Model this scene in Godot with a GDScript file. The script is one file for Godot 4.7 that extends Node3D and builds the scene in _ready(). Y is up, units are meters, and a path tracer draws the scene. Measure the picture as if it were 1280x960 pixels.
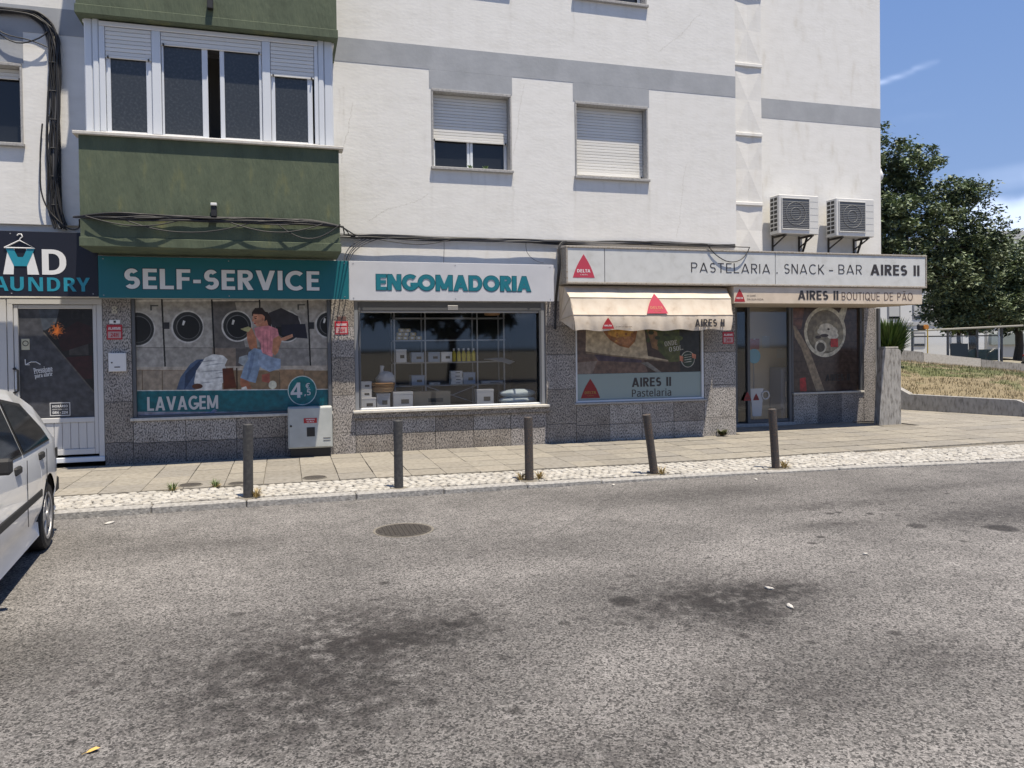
extends Node3D
# A Portuguese street front: laundry, ironing shop and pastry shop on the ground floor of a white block of flats.
# Facade plane z = 0, x to the right, y up, road at y = 0, pavement at about y = 0.1.

var M := {}
var BOXES := {}
var USED := {}
var rng := RandomNumberGenerator.new()
var FONT: SystemFont
var FONT_BOLD: SystemFont
var FONT_SERIF: SystemFont

func _ready() -> void:
	rng.seed = 7
	set_camera()
	set_sky_and_sun()
	set_materials()
	build_ground()
	build_building()
	build_balcony()
	build_shops()
	build_signs()
	build_awning()
	build_shop_goods()
	build_fixtures()
	build_cables()
	build_street()
	build_car()
	build_background()

func set_camera() -> void:
	var cam := Camera3D.new()
	cam.name = "camera"
	add_child(cam)
	var th := deg_to_rad(16.4)
	var pitch := deg_to_rad(0.9)
	var f0 := Vector3(sin(th), 0, -cos(th))
	var r0 := Vector3(cos(th), 0, sin(th))
	var f := f0 * cos(pitch) - Vector3.UP * sin(pitch)
	var u := Vector3.UP * cos(pitch) + f0 * sin(pitch)
	var roll := 0.0125
	var r := r0 * cos(roll) - u * sin(roll)
	u = u * cos(roll) + r0 * sin(roll)
	cam.transform = Transform3D(Basis(r, u, -f), Vector3(0, 1.6, 11.45))
	cam.near = 0.05
	cam.far = 900.0
	cam.keep_aspect = Camera3D.KEEP_HEIGHT
	cam.projection = Camera3D.PROJECTION_FRUSTUM
	cam.size = 0.05 * 960.0 / 961.0
	cam.frustum_offset = Vector2(0, -29.0 * 0.05 / 961.0)
	cam.current = true

func set_sky_and_sun() -> void:
	var sky_mat := ProceduralSkyMaterial.new()
	sky_mat.sky_top_color = Color(0.33, 0.46, 0.68)
	sky_mat.sky_horizon_color = Color(0.55, 0.645, 0.78)
	sky_mat.sky_curve = 0.22
	sky_mat.ground_bottom_color = Color(0.3, 0.29, 0.27)
	sky_mat.ground_horizon_color = Color(0.52, 0.55, 0.58)
	sky_mat.sun_angle_max = 8.0
	sky_mat.sky_energy_multiplier = 1.0
	sky_mat.sky_cover = ImageTexture.create_from_image(cloud_image())
	sky_mat.sky_cover_modulate = Color(1, 1, 1, 1)
	var sky := Sky.new()
	sky.sky_material = sky_mat
	var env := Environment.new()
	env.background_mode = Environment.BG_SKY
	env.sky = sky
	env.tonemap_mode = Environment.TONE_MAPPER_LINEAR
	env.tonemap_exposure = 1.42
	env.sdfgi_enabled = true
	env.ssao_enabled = true
	env.ssil_enabled = true
	var we := WorldEnvironment.new()
	we.name = "world_environment"
	we.environment = env
	add_child(we)
	var sun := DirectionalLight3D.new()
	sun.name = "sun"
	sun.light_energy = 1.6
	sun.light_color = Color(1.0, 0.955, 0.875)
	sun.light_angular_distance = 0.5
	sun.shadow_enabled = true
	add_child(sun)
	sun.look_at_from_position(Vector3(0, 20, 0), Vector3(0, 20, 0) + Vector3(-0.13, -1.0, -0.27), Vector3(0, 0, -1))

func cloud_image() -> Image:
	# soft cumulus and wisps all round the sky, thicker towards the horizon, and one aircraft trail
	var w := 2048
	var h := 1024
	var big := FastNoiseLite.new()
	big.seed = 11
	big.frequency = 1.6
	big.fractal_octaves = 5
	var fine := FastNoiseLite.new()
	fine.seed = 5
	fine.frequency = 6.0
	fine.fractal_octaves = 6
	var im := Image.create(w, h, false, Image.FORMAT_RGBA8)
	im.fill(Color(0.88, 0.89, 0.91, 0.0))
	# banks of cumulus stand over the right hand end of the street and elsewhere round the horizon
	var banks := [Vector3(0.7541, 0.1235, -0.645), Vector3(0.7497, 0.165, -0.62), Vector3(0.72, 0.19, -0.664), Vector3(0.9, 0.12, 0.3), Vector3(0.2, 0.13, 0.97), Vector3(-0.7, 0.14, 0.68), Vector3(-0.97, 0.12, -0.2), Vector3(-0.3, 0.12, -0.94), Vector3(0.86, 0.1, -0.5)]
	var trails := [[Vector3(0.6314, 0.289, -0.72), Vector3(0.6628, 0.2974, -0.6872), 0.0016, 0.55], [Vector3(0.6639, 0.3002, -0.685), Vector3(0.6789, 0.3035, -0.6686), 0.0018, 0.22]]
	for y in range(h / 4, h / 2):
		var el := (0.5 - (y + 0.5) / h) * PI
		for x in w:
			var az := (x + 0.5) / w * TAU - PI / 2
			var d := Vector3(cos(az) * cos(el), sin(el), sin(az) * cos(el))
			var q := Vector3(d.x, d.y * 2.0, d.z)
			var n := big.get_noise_3dv(q) * 0.7 + fine.get_noise_3dv(q) * 0.5
			var lowness := clampf(1.0 - absf(sin(el) - 0.10) / 0.14, 0.0, 1.0)
			var bias := 0.0
			for b in banks:
				bias = maxf(bias, exp(-(1.0 - d.dot(b)) * 300.0))
			var a := smoothstep(0.12, 0.42, n + 0.10 * lowness + 0.46 * bias - 0.13 - 0.5 * smoothstep(0.15, 0.24, sin(el)))
			var wisp := smoothstep(0.02, 0.5, fine.get_noise_3d(q.x * 0.5, q.y * 1.6, q.z * 0.5) + 0.2 * bias) * 0.16
			a = a * 0.6 + wisp * clampf(1.0 - absf(sin(el) - 0.12) / 0.16, 0.0, 1.0)
			for t in trails:
				var axis: Vector3 = t[1] - t[0]
				var s: float = clampf((d - t[0]).dot(axis) / axis.length_squared(), 0.0, 1.0)
				var off: float = d.distance_to(t[0] + axis * s) / t[2]
				if off < 3.0:
					a += t[3] * exp(-off * off) * (1.0 - 0.7 * s)
			im.set_pixel(x, y, Color(0.88, 0.89, 0.91, clampf(a, 0.0, 0.75)))
	return im

# ------------------------------------------------------------------ small helpers
func lin(r: float, g: float, b: float, a := 1.0) -> Color:
	var c := Color(r, g, b).linear_to_srgb()
	c.a = a
	return c

func plain(r: float, g: float, b: float, rough := 0.75, metal := 0.0) -> StandardMaterial3D:
	var m := StandardMaterial3D.new()
	m.albedo_color = lin(r, g, b)
	m.roughness = rough
	m.metallic = metal
	return m

func noise_tex(seed_: int, freq: float, stops: Array, octaves := 4, kind := FastNoiseLite.TYPE_SIMPLEX_SMOOTH, size := 512, ret := -1) -> NoiseTexture2D:
	var n := FastNoiseLite.new()
	n.seed = seed_
	n.frequency = freq
	n.noise_type = kind
	n.fractal_octaves = octaves
	if octaves <= 1:
		n.fractal_type = FastNoiseLite.FRACTAL_NONE
	if ret >= 0:
		n.cellular_return_type = ret
	var t := NoiseTexture2D.new()
	t.width = size
	t.height = size
	t.seamless = true
	t.seamless_blend_skirt = 0.15
	t.noise = n
	if stops.size() > 0:
		var g := Gradient.new()
		var offs := PackedFloat32Array()
		var cols := PackedColorArray()
		for s in stops:
			offs.append(s[0])
			cols.append(s[1])
		g.offsets = offs
		g.colors = cols
		t.color_ramp = g
	return t

func tri_mat(tex: Texture2D, per_metre: float, rough := 0.85, bump: Texture2D = null, bump_cm := 0.0) -> StandardMaterial3D:
	var m := StandardMaterial3D.new()
	m.albedo_texture = tex
	m.uv1_triplanar = true
	m.uv1_world_triplanar = true
	m.uv1_scale = Vector3.ONE * per_metre
	m.roughness = rough
	if bump != null:
		m.heightmap_enabled = true
		m.heightmap_texture = bump
		m.heightmap_scale = bump_cm
	return m

func numbered(called: String) -> String:
	var k: int = USED.get(called, 0)
	USED[called] = k + 1
	return called if k == 0 else "%s_%03d" % [called, k]

func tag(o: Node, label: String, category: String, group := "") -> Node:
	o.set_meta("label", label)
	o.set_meta("category", category)
	if group != "":
		o.set_meta("group", group)
	return o

func thing(called: String, label: String, category: String, at := Vector3.ZERO, turn := 0.0, group := "") -> Node3D:
	var o := Node3D.new()
	o.name = numbered(called)
	add_child(o, true)
	o.position = at
	o.rotation.y = turn
	tag(o, label, category, group)
	return o

func put(parent: Node, called: String, mesh: Mesh, m: Material, at := Vector3.ZERO, rot := Vector3.ZERO) -> MeshInstance3D:
	var o := MeshInstance3D.new()
	o.name = numbered(called) if parent == self else called
	o.mesh = mesh
	o.material_override = m
	o.position = at
	o.rotation = rot
	parent.add_child(o, true)
	return o

func structure(o: Node) -> Node:
	o.set_meta("kind", "structure")
	return o

func stuff(o: Node) -> Node:
	o.set_meta("kind", "stuff")
	return o

func start() -> SurfaceTool:
	var st := SurfaceTool.new()
	st.begin(Mesh.PRIMITIVE_TRIANGLES)
	return st

func tri(st: SurfaceTool, a: Vector3, b: Vector3, c: Vector3, out: Vector3) -> void:
	var n := (b - a).cross(c - a)
	if n.length_squared() < 1e-16:
		return
	n = n.normalized()
	if n.dot(out) > 0:
		st.set_normal(n)
		st.add_vertex(a)
		st.set_normal(n)
		st.add_vertex(c)
		st.set_normal(n)
		st.add_vertex(b)
	else:
		st.set_normal(-n)
		st.add_vertex(a)
		st.set_normal(-n)
		st.add_vertex(b)
		st.set_normal(-n)
		st.add_vertex(c)

func quad(st: SurfaceTool, a: Vector3, b: Vector3, c: Vector3, d: Vector3, out: Vector3) -> void:
	tri(st, a, b, c, out)
	tri(st, a, c, d, out)

func add_box(st: SurfaceTool, lo: Vector3, hi: Vector3) -> void:
	var x0 := lo.x
	var x1 := hi.x
	var y0 := lo.y
	var y1 := hi.y
	var z0 := lo.z
	var z1 := hi.z
	quad(st, Vector3(x0, y0, z1), Vector3(x1, y0, z1), Vector3(x1, y1, z1), Vector3(x0, y1, z1), Vector3.BACK)
	quad(st, Vector3(x0, y0, z0), Vector3(x1, y0, z0), Vector3(x1, y1, z0), Vector3(x0, y1, z0), Vector3.FORWARD)
	quad(st, Vector3(x0, y0, z0), Vector3(x0, y0, z1), Vector3(x0, y1, z1), Vector3(x0, y1, z0), Vector3.LEFT)
	quad(st, Vector3(x1, y0, z0), Vector3(x1, y0, z1), Vector3(x1, y1, z1), Vector3(x1, y1, z0), Vector3.RIGHT)
	quad(st, Vector3(x0, y1, z0), Vector3(x1, y1, z0), Vector3(x1, y1, z1), Vector3(x0, y1, z1), Vector3.UP)
	quad(st, Vector3(x0, y0, z0), Vector3(x1, y0, z0), Vector3(x1, y0, z1), Vector3(x0, y0, z1), Vector3.DOWN)

# a box with chamfered edges, centred on its origin; equal sizes share one mesh
func bevel_box(s: Vector3, b := 0.006) -> ArrayMesh:
	var key := "%.4f %.4f %.4f %.4f" % [s.x, s.y, s.z, b]
	if BOXES.has(key):
		return BOXES[key]
	var st := start()
	var h := s * 0.5
	b = minf(b, minf(h.x, minf(h.y, h.z)) * 0.6)
	var v := func(sx: int, sy: int, sz: int, ax: int) -> Vector3:
		var p := Vector3(sx * (h.x - b), sy * (h.y - b), sz * (h.z - b))
		p[ax] = [sx, sy, sz][ax] * h[ax]
		return p
	for s1 in [-1, 1]:
		quad(st, v.call(s1, -1, -1, 0), v.call(s1, 1, -1, 0), v.call(s1, 1, 1, 0), v.call(s1, -1, 1, 0), Vector3(s1, 0, 0))
		quad(st, v.call(-1, s1, -1, 1), v.call(1, s1, -1, 1), v.call(1, s1, 1, 1), v.call(-1, s1, 1, 1), Vector3(0, s1, 0))
		quad(st, v.call(-1, -1, s1, 2), v.call(1, -1, s1, 2), v.call(1, 1, s1, 2), v.call(-1, 1, s1, 2), Vector3(0, 0, s1))
		for s2 in [-1, 1]:
			quad(st, v.call(s1, s2, -1, 0), v.call(s1, s2, 1, 0), v.call(s1, s2, 1, 1), v.call(s1, s2, -1, 1), Vector3(s1, s2, 0))
			quad(st, v.call(s1, -1, s2, 0), v.call(s1, 1, s2, 0), v.call(s1, 1, s2, 2), v.call(s1, -1, s2, 2), Vector3(s1, 0, s2))
			quad(st, v.call(-1, s1, s2, 1), v.call(1, s1, s2, 1), v.call(1, s1, s2, 2), v.call(-1, s1, s2, 2), Vector3(0, s1, s2))
			for s3 in [-1, 1]:
				tri(st, v.call(s1, s2, s3, 0), v.call(s1, s2, s3, 1), v.call(s1, s2, s3, 2), Vector3(s1, s2, s3))
	var mesh := st.commit()
	BOXES[key] = mesh
	return mesh

func bar(parent: Node, called: String, lo: Vector3, hi: Vector3, m: Material, b := 0.005) -> MeshInstance3D:
	return put(parent, called, bevel_box(hi - lo, b), m, (lo + hi) * 0.5)

# a flat outline in x, y given thickness from z0 to z1
func add_prism(st: SurfaceTool, pts: PackedVector2Array, z0: float, z1: float) -> void:
	var idx := Geometry2D.triangulate_polygon(pts)
	for k in range(0, idx.size(), 3):
		var a := pts[idx[k]]
		var b := pts[idx[k + 1]]
		var c := pts[idx[k + 2]]
		tri(st, Vector3(a.x, a.y, z1), Vector3(b.x, b.y, z1), Vector3(c.x, c.y, z1), Vector3.BACK)
		tri(st, Vector3(a.x, a.y, z0), Vector3(b.x, b.y, z0), Vector3(c.x, c.y, z0), Vector3.FORWARD)
	var cw := 1.0 if Geometry2D.is_polygon_clockwise(pts) else -1.0
	for k in pts.size():
		var a := pts[k]
		var b := pts[(k + 1) % pts.size()]
		var n := Vector3(-(b.y - a.y), b.x - a.x, 0) * cw
		quad(st, Vector3(a.x, a.y, z0), Vector3(b.x, b.y, z0), Vector3(b.x, b.y, z1), Vector3(a.x, a.y, z1), n)

func prism(pts: PackedVector2Array, z0: float, z1: float) -> ArrayMesh:
	var st := start()
	add_prism(st, pts, z0, z1)
	return st.commit()

# a smooth pipe along points; radius one value or one for each point
func add_tube(st: SurfaceTool, pts: Array, radii, sides := 8, caps := true) -> void:
	var n := pts.size()
	var rings := []
	var side := Vector3.ZERO
	for i in n:
		var t: Vector3 = (pts[mini(i + 1, n - 1)] - pts[maxi(i - 1, 0)]).normalized()
		if side == Vector3.ZERO:
			side = t.cross(Vector3.UP if absf(t.y) < 0.9 else Vector3.RIGHT).normalized()
		side = (side - t * side.dot(t)).normalized()
		var up := t.cross(side)
		var r: float = radii[i] if radii is Array else radii
		var ring := []
		for k in sides:
			var a := TAU * k / sides
			var o := side * cos(a) + up * sin(a)
			ring.append([pts[i] + o * r, o])
		rings.append(ring)
	for i in n - 1:
		for k in sides:
			var k2 := (k + 1) % sides
			for v in [rings[i][k], rings[i + 1][k], rings[i + 1][k2], rings[i][k], rings[i + 1][k2], rings[i][k2]]:
				st.set_normal(v[1])
				st.add_vertex(v[0])
	if caps:
		for e in [0, n - 1]:
			var out: Vector3 = (pts[0] - pts[1]) if e == 0 else (pts[n - 1] - pts[n - 2])
			for k in range(1, sides - 1):
				tri(st, rings[e][0][0], rings[e][k][0], rings[e][k + 1][0], out)

func tube(pts: Array, radii, sides := 8) -> ArrayMesh:
	var st := start()
	add_tube(st, pts, radii, sides)
	return st.commit()

# profile of (radius, height) turned about the y axis
func lathe(profile: Array, segs := 20) -> ArrayMesh:
	var st := start()
	for i in profile.size() - 1:
		var p: Vector2 = profile[i]
		var q: Vector2 = profile[i + 1]
		var nn := Vector2(q.y - p.y, p.x - q.x)
		for k in segs:
			var a := TAU * k / segs
			var b := TAU * (k + 1) / segs
			var m := (a + b) * 0.5
			quad(st, Vector3(p.x * cos(a), p.y, p.x * sin(a)), Vector3(q.x * cos(a), q.y, q.x * sin(a)), Vector3(q.x * cos(b), q.y, q.x * sin(b)), Vector3(p.x * cos(b), p.y, p.x * sin(b)), Vector3(nn.x * cos(m), nn.y, nn.x * sin(m)))
	return st.commit()

# an upright wall between two faces with rectangular openings (Rect2 in x, y) and their reveals
func wall_mesh(x0: float, x1: float, y0: float, y1: float, zb: float, zf: float, holes: Array) -> ArrayMesh:
	var st := start()
	var xs := [x0, x1]
	var ys := [y0, y1]
	for h in holes:
		xs.append_array([h.position.x, h.end.x])
		ys.append_array([h.position.y, h.end.y])
	xs.sort()
	ys.sort()
	for i in xs.size() - 1:
		for j in ys.size() - 1:
			if xs[i + 1] - xs[i] < 1e-5 or ys[j + 1] - ys[j] < 1e-5:
				continue
			var c := Vector2((xs[i] + xs[i + 1]) * 0.5, (ys[j] + ys[j + 1]) * 0.5)
			var solid := true
			for h in holes:
				if h.has_point(c):
					solid = false
			if solid:
				for s in [[zf, Vector3.BACK], [zb, Vector3.FORWARD]]:
					quad(st, Vector3(xs[i], ys[j], s[0]), Vector3(xs[i + 1], ys[j], s[0]), Vector3(xs[i + 1], ys[j + 1], s[0]), Vector3(xs[i], ys[j + 1], s[0]), s[1])
	var edges := [[x0, y0, x1, y0, Vector3.DOWN], [x0, y1, x1, y1, Vector3.UP], [x0, y0, x0, y1, Vector3.LEFT], [x1, y0, x1, y1, Vector3.RIGHT]]
	for h in holes:
		var p: Vector2 = h.position
		var q: Vector2 = h.end
		edges.append_array([[p.x, p.y, q.x, p.y, Vector3.UP], [p.x, q.y, q.x, q.y, Vector3.DOWN], [p.x, p.y, p.x, q.y, Vector3.RIGHT], [q.x, p.y, q.x, q.y, Vector3.LEFT]])
	for e in edges:
		quad(st, Vector3(e[0], e[1], zb), Vector3(e[2], e[3], zb), Vector3(e[2], e[3], zf), Vector3(e[0], e[1], zf), e[4])
	return st.commit()

# lettering fitted to a rectangle, standing a few millimetres proud
func letters(parent: Node, s: String, x0: float, x1: float, y0: float, y1: float, z: float, m: Material, font: Font = null, depth := 0.004, called := "lettering") -> MeshInstance3D:
	var t := TextMesh.new()
	t.text = s
	t.font = font if font != null else FONT_BOLD
	t.font_size = 64
	t.pixel_size = 0.01
	t.depth = 0.1
	t.curve_step = 1.0
	var box := t.get_aabb()
	var o := put(parent, called, t, m)
	var k := Vector3((x1 - x0) / box.size.x, (y1 - y0) / box.size.y, depth / maxf(box.size.z, 0.001))
	o.scale = k
	o.position = Vector3(x0 - box.position.x * k.x, y0 - box.position.y * k.y, z - box.position.z * k.z)
	return o

# plain geometric capitals drawn with strokes of thickness T on a unit height; each returns its width
func strip(st: SurfaceTool, pts: Array, T: float, z0: float, z1: float) -> void:
	var L := []
	var R := []
	for i in pts.size():
		var d: Vector2 = (pts[mini(i + 1, pts.size() - 1)] - pts[maxi(i - 1, 0)]).normalized()
		var n := d.orthogonal() * T * 0.5
		L.append(pts[i] + n)
		R.append(pts[i] - n)
	var v := func(p: Vector2, z: float) -> Vector3: return Vector3(p.x, p.y, z)
	for i in pts.size() - 1:
		quad(st, v.call(L[i], z1), v.call(L[i + 1], z1), v.call(R[i + 1], z1), v.call(R[i], z1), Vector3.BACK)
		quad(st, v.call(L[i], z0), v.call(L[i + 1], z0), v.call(L[i + 1], z1), v.call(L[i], z1), v.call(L[i] - pts[i], 0.0))
		quad(st, v.call(R[i], z0), v.call(R[i + 1], z0), v.call(R[i + 1], z1), v.call(R[i], z1), v.call(R[i] - pts[i], 0.0))
	for e in [[0, 1], [pts.size() - 1, pts.size() - 2]]:
		quad(st, v.call(L[e[0]], z0), v.call(R[e[0]], z0), v.call(R[e[0]], z1), v.call(L[e[0]], z1), v.call(pts[e[0]] - pts[e[1]], 0.0))

func arc(cx: float, cy: float, rx: float, ry: float, a0: float, a1: float, n := 16) -> Array:
	var out := []
	for k in n + 1:
		var a := deg_to_rad(lerpf(a0, a1, k / float(n)))
		out.append(Vector2(cx + cos(a) * rx, cy + sin(a) * ry))
	return out

func glyph(ch: String, T: float) -> Array:
	var key := "glyph %s %.3f" % [ch, T]
	if BOXES.has(key):
		return BOXES[key]
	var st := start()
	var w := 0.6
	var H := T * 0.86
	var h := T * 0.5
	var box := func(x0: float, y0: float, x1: float, y1: float, k: int) -> void:
		add_box(st, Vector3(x0, y0, 0.0), Vector3(x1, y1, 1.0 + k * 0.06))
	var slant := func(x0: float, x1: float, y0: float, y1: float, t: float, k: int) -> void:
		add_prism(st, PackedVector2Array([Vector2(x0 - t * 0.5, y0), Vector2(x0 + t * 0.5, y0), Vector2(x1 + t * 0.5, y1), Vector2(x1 - t * 0.5, y1)]), 0.0, 1.0 + k * 0.06)
	match ch:
		"I":
			w = T
			box.call(0, 0, T, 1, 0)
		"L", "E", "F":
			w = 0.46 + T * 0.4
			box.call(0, 0, T, 1, 0)
			if ch != "F":
				box.call(T, 0, w, H, 0)
			if ch != "L":
				box.call(T, 1 - H, w, 1, 0)
				box.call(T, 0.52 - H * 0.5, w * 0.93, 0.52 + H * 0.5, 0)
		"T":
			w = 0.52 + T * 0.4
			box.call(w * 0.5 - h, 0, w * 0.5 + h, 1 - H, 0)
			box.call(0, 1 - H, w, 1, 0)
		"A", "Ã", "V":
			w = 0.66 + T * 0.7
			var t := T * 1.08
			var y0 := 0.0 if ch != "V" else 1.0
			slant.call(t * 0.5, w * 0.5, y0, 1.0 - y0, t, 0)
			slant.call(w - t * 0.5, w * 0.5, y0, 1.0 - y0, t, 1)
			if ch != "V":
				box.call(w * 0.22, 0.2, w * 0.78, 0.2 + H * 0.9, 2)
			if ch == "Ã":
				strip(st, [Vector2(w * 0.22, 1.13), Vector2(w * 0.34, 1.19), Vector2(w * 0.5, 1.16), Vector2(w * 0.66, 1.13), Vector2(w * 0.78, 1.19)], H * 0.8, 0.0, 1.0)
		"M":
			w = 0.72 + T * 1.0
			box.call(0, 0, T, 1, 0)
			box.call(w - T, 0, w, 1, 0)
			slant.call(w * 0.5, T * 0.55, 0.08, 1.0, T * 1.05, 1)
			slant.call(w * 0.5, w - T * 0.55, 0.08, 1.0, T * 1.05, 2)
		"N":
			w = 0.54 + T * 0.9
			box.call(0, 0, T, 1, 0)
			box.call(w - T, 0, w, 1, 0)
			slant.call(w - T * 0.55, T * 0.55, 0.0, 1.0, T * 1.1, 1)
		"K":
			w = 0.55 + T * 0.5
			box.call(0, 0, T, 1, 0)
			slant.call(T * 0.8, w - T * 0.6, 0.40, 1.0, T * 1.25, 1)
			slant.call(w - T * 0.6, T * 1.4, 0.0, 0.60, T * 1.25, 2)
		"O", "Q":
			w = 0.74 + T * 0.9
			strip(st, arc(w * 0.5, 0.5, w * 0.5 - h, 0.5 - h + 0.012, 0, 360, 36), T, 0.0, 1.0)
			if ch == "Q":
				slant.call(w - T * 0.3, w * 0.6, -0.06, 0.26, T * 1.1, 1)
		"C", "G":
			w = 0.66 + T * 0.7
			var rx := w * 0.56 - h
			strip(st, arc(w * 0.56, 0.5, rx, 0.5 - h + 0.012, 48, 312 if ch == "C" else 335, 28), T, 0.0, 1.0)
			if ch == "G":
				box.call(w * 0.56, 0.5 - H, w * 0.56 + rx + h * 0.9, 0.5, 1)
				box.call(w * 0.56 + rx - h * 1.1, 0.22, w * 0.56 + rx + h * 0.9, 0.5 - H, 2)
		"D":
			w = 0.62 + T * 0.7
			box.call(0, 0, T, 1, 0)
			var r := w * 0.52
			box.call(T, 0, w - r, H, 0)
			box.call(T, 1 - H, w - r, 1, 0)
			strip(st, arc(w - r, 0.5, r - h, 0.5 - H * 0.5, -90, 90, 18), T * 0.93, 0.0, 1.0)
		"P", "R", "B":
			w = 0.50 + T * 0.65
			box.call(0, 0, T, 1, 0)
			var yb := 0.44
			var ry := (1.0 - yb) * 0.5
			box.call(T, 1 - H, w * 0.55, 1, 0)
			box.call(T, yb, w * 0.55, yb + H, 0)
			strip(st, arc(w * 0.55, yb + ry, w * 0.45 - h, ry - H * 0.5, -90, 90, 14), T * 0.93, 0.0, 1.0)
			if ch == "R":
				slant.call(w - T * 0.5, w * 0.48, 0.0, yb + 0.02, T * 1.12, 1)
			if ch == "B":
				box.call(T, 0, w * 0.55, H, 0)
				strip(st, arc(w * 0.55, (yb + H) * 0.5, w * 0.48 - h, (yb + H) * 0.5 - H * 0.5, -90, 90, 14), T * 0.93, 0.0, 1.06)
		"U":
			w = 0.54 + T * 0.8
			var ry2 := w * 0.5
			box.call(0, ry2, T, 1, 0)
			box.call(w - T, ry2, w, 1, 0)
			strip(st, arc(w * 0.5, ry2, w * 0.5 - h, ry2 - h, 180, 360, 18), T, 0.0, 1.0)
		"S":
			w = 0.46 + T * 0.75
			var r1 := 0.265 - h * 0.5 + h * 0.02
			var pts := arc(w * 0.5, 1.0 - h - r1, w * 0.44 - h, r1, 35, 90, 5)
			pts.append_array(arc(w * 0.5, 1.0 - h - r1, w * 0.46 - h, r1, 105, 235, 9))
			pts.append_array(arc(w * 0.5, h + r1, w * 0.5 - h, r1, 55, -90, 10))
			pts.append_array(arc(w * 0.5, h + r1, w * 0.48 - h, r1, -105, -145, 4))
			strip(st, pts, T, 0.0, 1.0)
		"-":
			w = 0.3
			box.call(0.0, 0.40 - H * 0.5, w, 0.40 + H * 0.5, 0)
		".":
			w = T
			box.call(0, 0, T, T, 0)
		_:
			w = 0.3
	var out := [w, st.commit()]
	BOXES[key] = out
	return out

# a word of such capitals fitted to a width and height, every letter a piece of its own
func capitals(parent: Node, s: String, x0: float, x1: float, y0: float, y1: float, z: float, m: Material, T := 0.2, gap := 0.09, depth := 0.004, called := "letter", grow := 0.0) -> void:
	var total := 0.0
	for ch in s:
		total += (0.34 if ch == " " else glyph(ch, T)[0]) + gap
	total -= gap
	var k := (x1 - x0) / total
	var x := x0
	for ch in s:
		if ch == " ":
			x += (0.34 + gap) * k
			continue
		var g := glyph(ch, T)
		var o := put(parent, called, g[1], m, Vector3(x - grow, y0 - grow, z))
		o.scale = Vector3((g[0] * k + 2.0 * grow) / g[0], y1 - y0 + 2.0 * grow, depth)
		x += (g[0] + gap) * k

# a sheet carrying a printed picture
func print_sheet(parent: Node, called: String, x0: float, x1: float, y0: float, y1: float, z: float, m: Material) -> MeshInstance3D:
	var st := start()
	var P := [Vector3(x0, y0, z), Vector3(x1, y0, z), Vector3(x1, y1, z), Vector3(x0, y1, z)]
	var U := [Vector2(0, 1), Vector2(1, 1), Vector2(1, 0), Vector2(0, 0)]
	for k in [0, 2, 1, 0, 3, 2]:
		st.set_normal(Vector3.BACK)
		st.set_uv(U[k])
		st.add_vertex(P[k])
	st.set_uv(Vector2(0.01, 0.01))
	add_box(st, Vector3(x0, y0, z - 0.003), Vector3(x1, y1, z - 0.001))
	return put(parent, called, st.commit(), m)

func picture_mat(im: Image, rough := 0.35) -> StandardMaterial3D:
	var m := StandardMaterial3D.new()
	m.albedo_texture = ImageTexture.create_from_image(im)
	m.roughness = rough
	return m

# painting of flat prints
func paint_poly(im: Image, pts: Array, c: Color) -> void:
	var lo := 1e9
	var hi := -1e9
	for p in pts:
		lo = minf(lo, p.y)
		hi = maxf(hi, p.y)
	for y in range(maxi(0, int(floor(lo))), mini(im.get_height(), int(ceil(hi)) + 1)):
		var yy := y + 0.5
		var xs := []
		for k in pts.size():
			var a: Vector2 = pts[k]
			var b: Vector2 = pts[(k + 1) % pts.size()]
			if (a.y <= yy) != (b.y <= yy):
				xs.append(a.x + (yy - a.y) / (b.y - a.y) * (b.x - a.x))
		xs.sort()
		for k in range(0, xs.size() - 1, 2):
			var xa := maxi(0, int(round(xs[k])))
			var xb := mini(im.get_width(), int(round(xs[k + 1])))
			if xb > xa:
				im.fill_rect(Rect2i(xa, y, xb - xa, 1), c)

func paint_oval(im: Image, c: Vector2, rx: float, ry: float, col: Color) -> void:
	var pts := []
	for k in 40:
		pts.append(c + Vector2(cos(TAU * k / 40) * rx, sin(TAU * k / 40) * ry))
	paint_poly(im, pts, col)

func paint_line(im: Image, pts: Array, wdt: float, col: Color) -> void:
	for k in pts.size() - 1:
		var a: Vector2 = pts[k]
		var b: Vector2 = pts[k + 1]
		var n := (b - a).normalized().orthogonal() * wdt * 0.5
		paint_poly(im, [a + n, b + n, b - n, a - n], col)

func grain(im: Image, amount: float, seed_: int, tone := 1.0, soft := 2.6, contrast := 1.0) -> void:
	# the print is a photograph: soft edges, then uneven ink
	var size := im.get_size()
	im.resize(int(size.x / soft), int(size.y / soft), Image.INTERPOLATE_LANCZOS)
	im.resize(size.x, size.y, Image.INTERPOLATE_CUBIC)
	im.adjust_bcs(1.0, contrast, 1.08)
	var n := FastNoiseLite.new()
	n.seed = seed_
	n.frequency = 0.02
	n.fractal_octaves = 5
	for y in im.get_height():
		for x in im.get_width():
			var c := im.get_pixel(x, y)
			var k := tone * (1.0 + n.get_noise_2d(x, y) * amount)
			im.set_pixel(x, y, Color(c.r * k, c.g * k, c.b * k, c.a))

# height of the pavement; it falls gently to the kerb, which is nearly flush to the right
func kerb_z(x: float) -> float:
	var e := clampf(x - 3.0, 0.0, 9.0)
	return 3.1 + 0.011 * e * e + maxf(0.0, x - 12.0) * 0.19

func kerb_h(x: float) -> float:
	return 0.075 - 0.042 * smoothstep(0.0, 6.0, x)

func pave_y(x: float, z: float) -> float:
	return lerpf(0.1, kerb_h(x), clampf(z / kerb_z(x), 0.0, 1.0))

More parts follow.
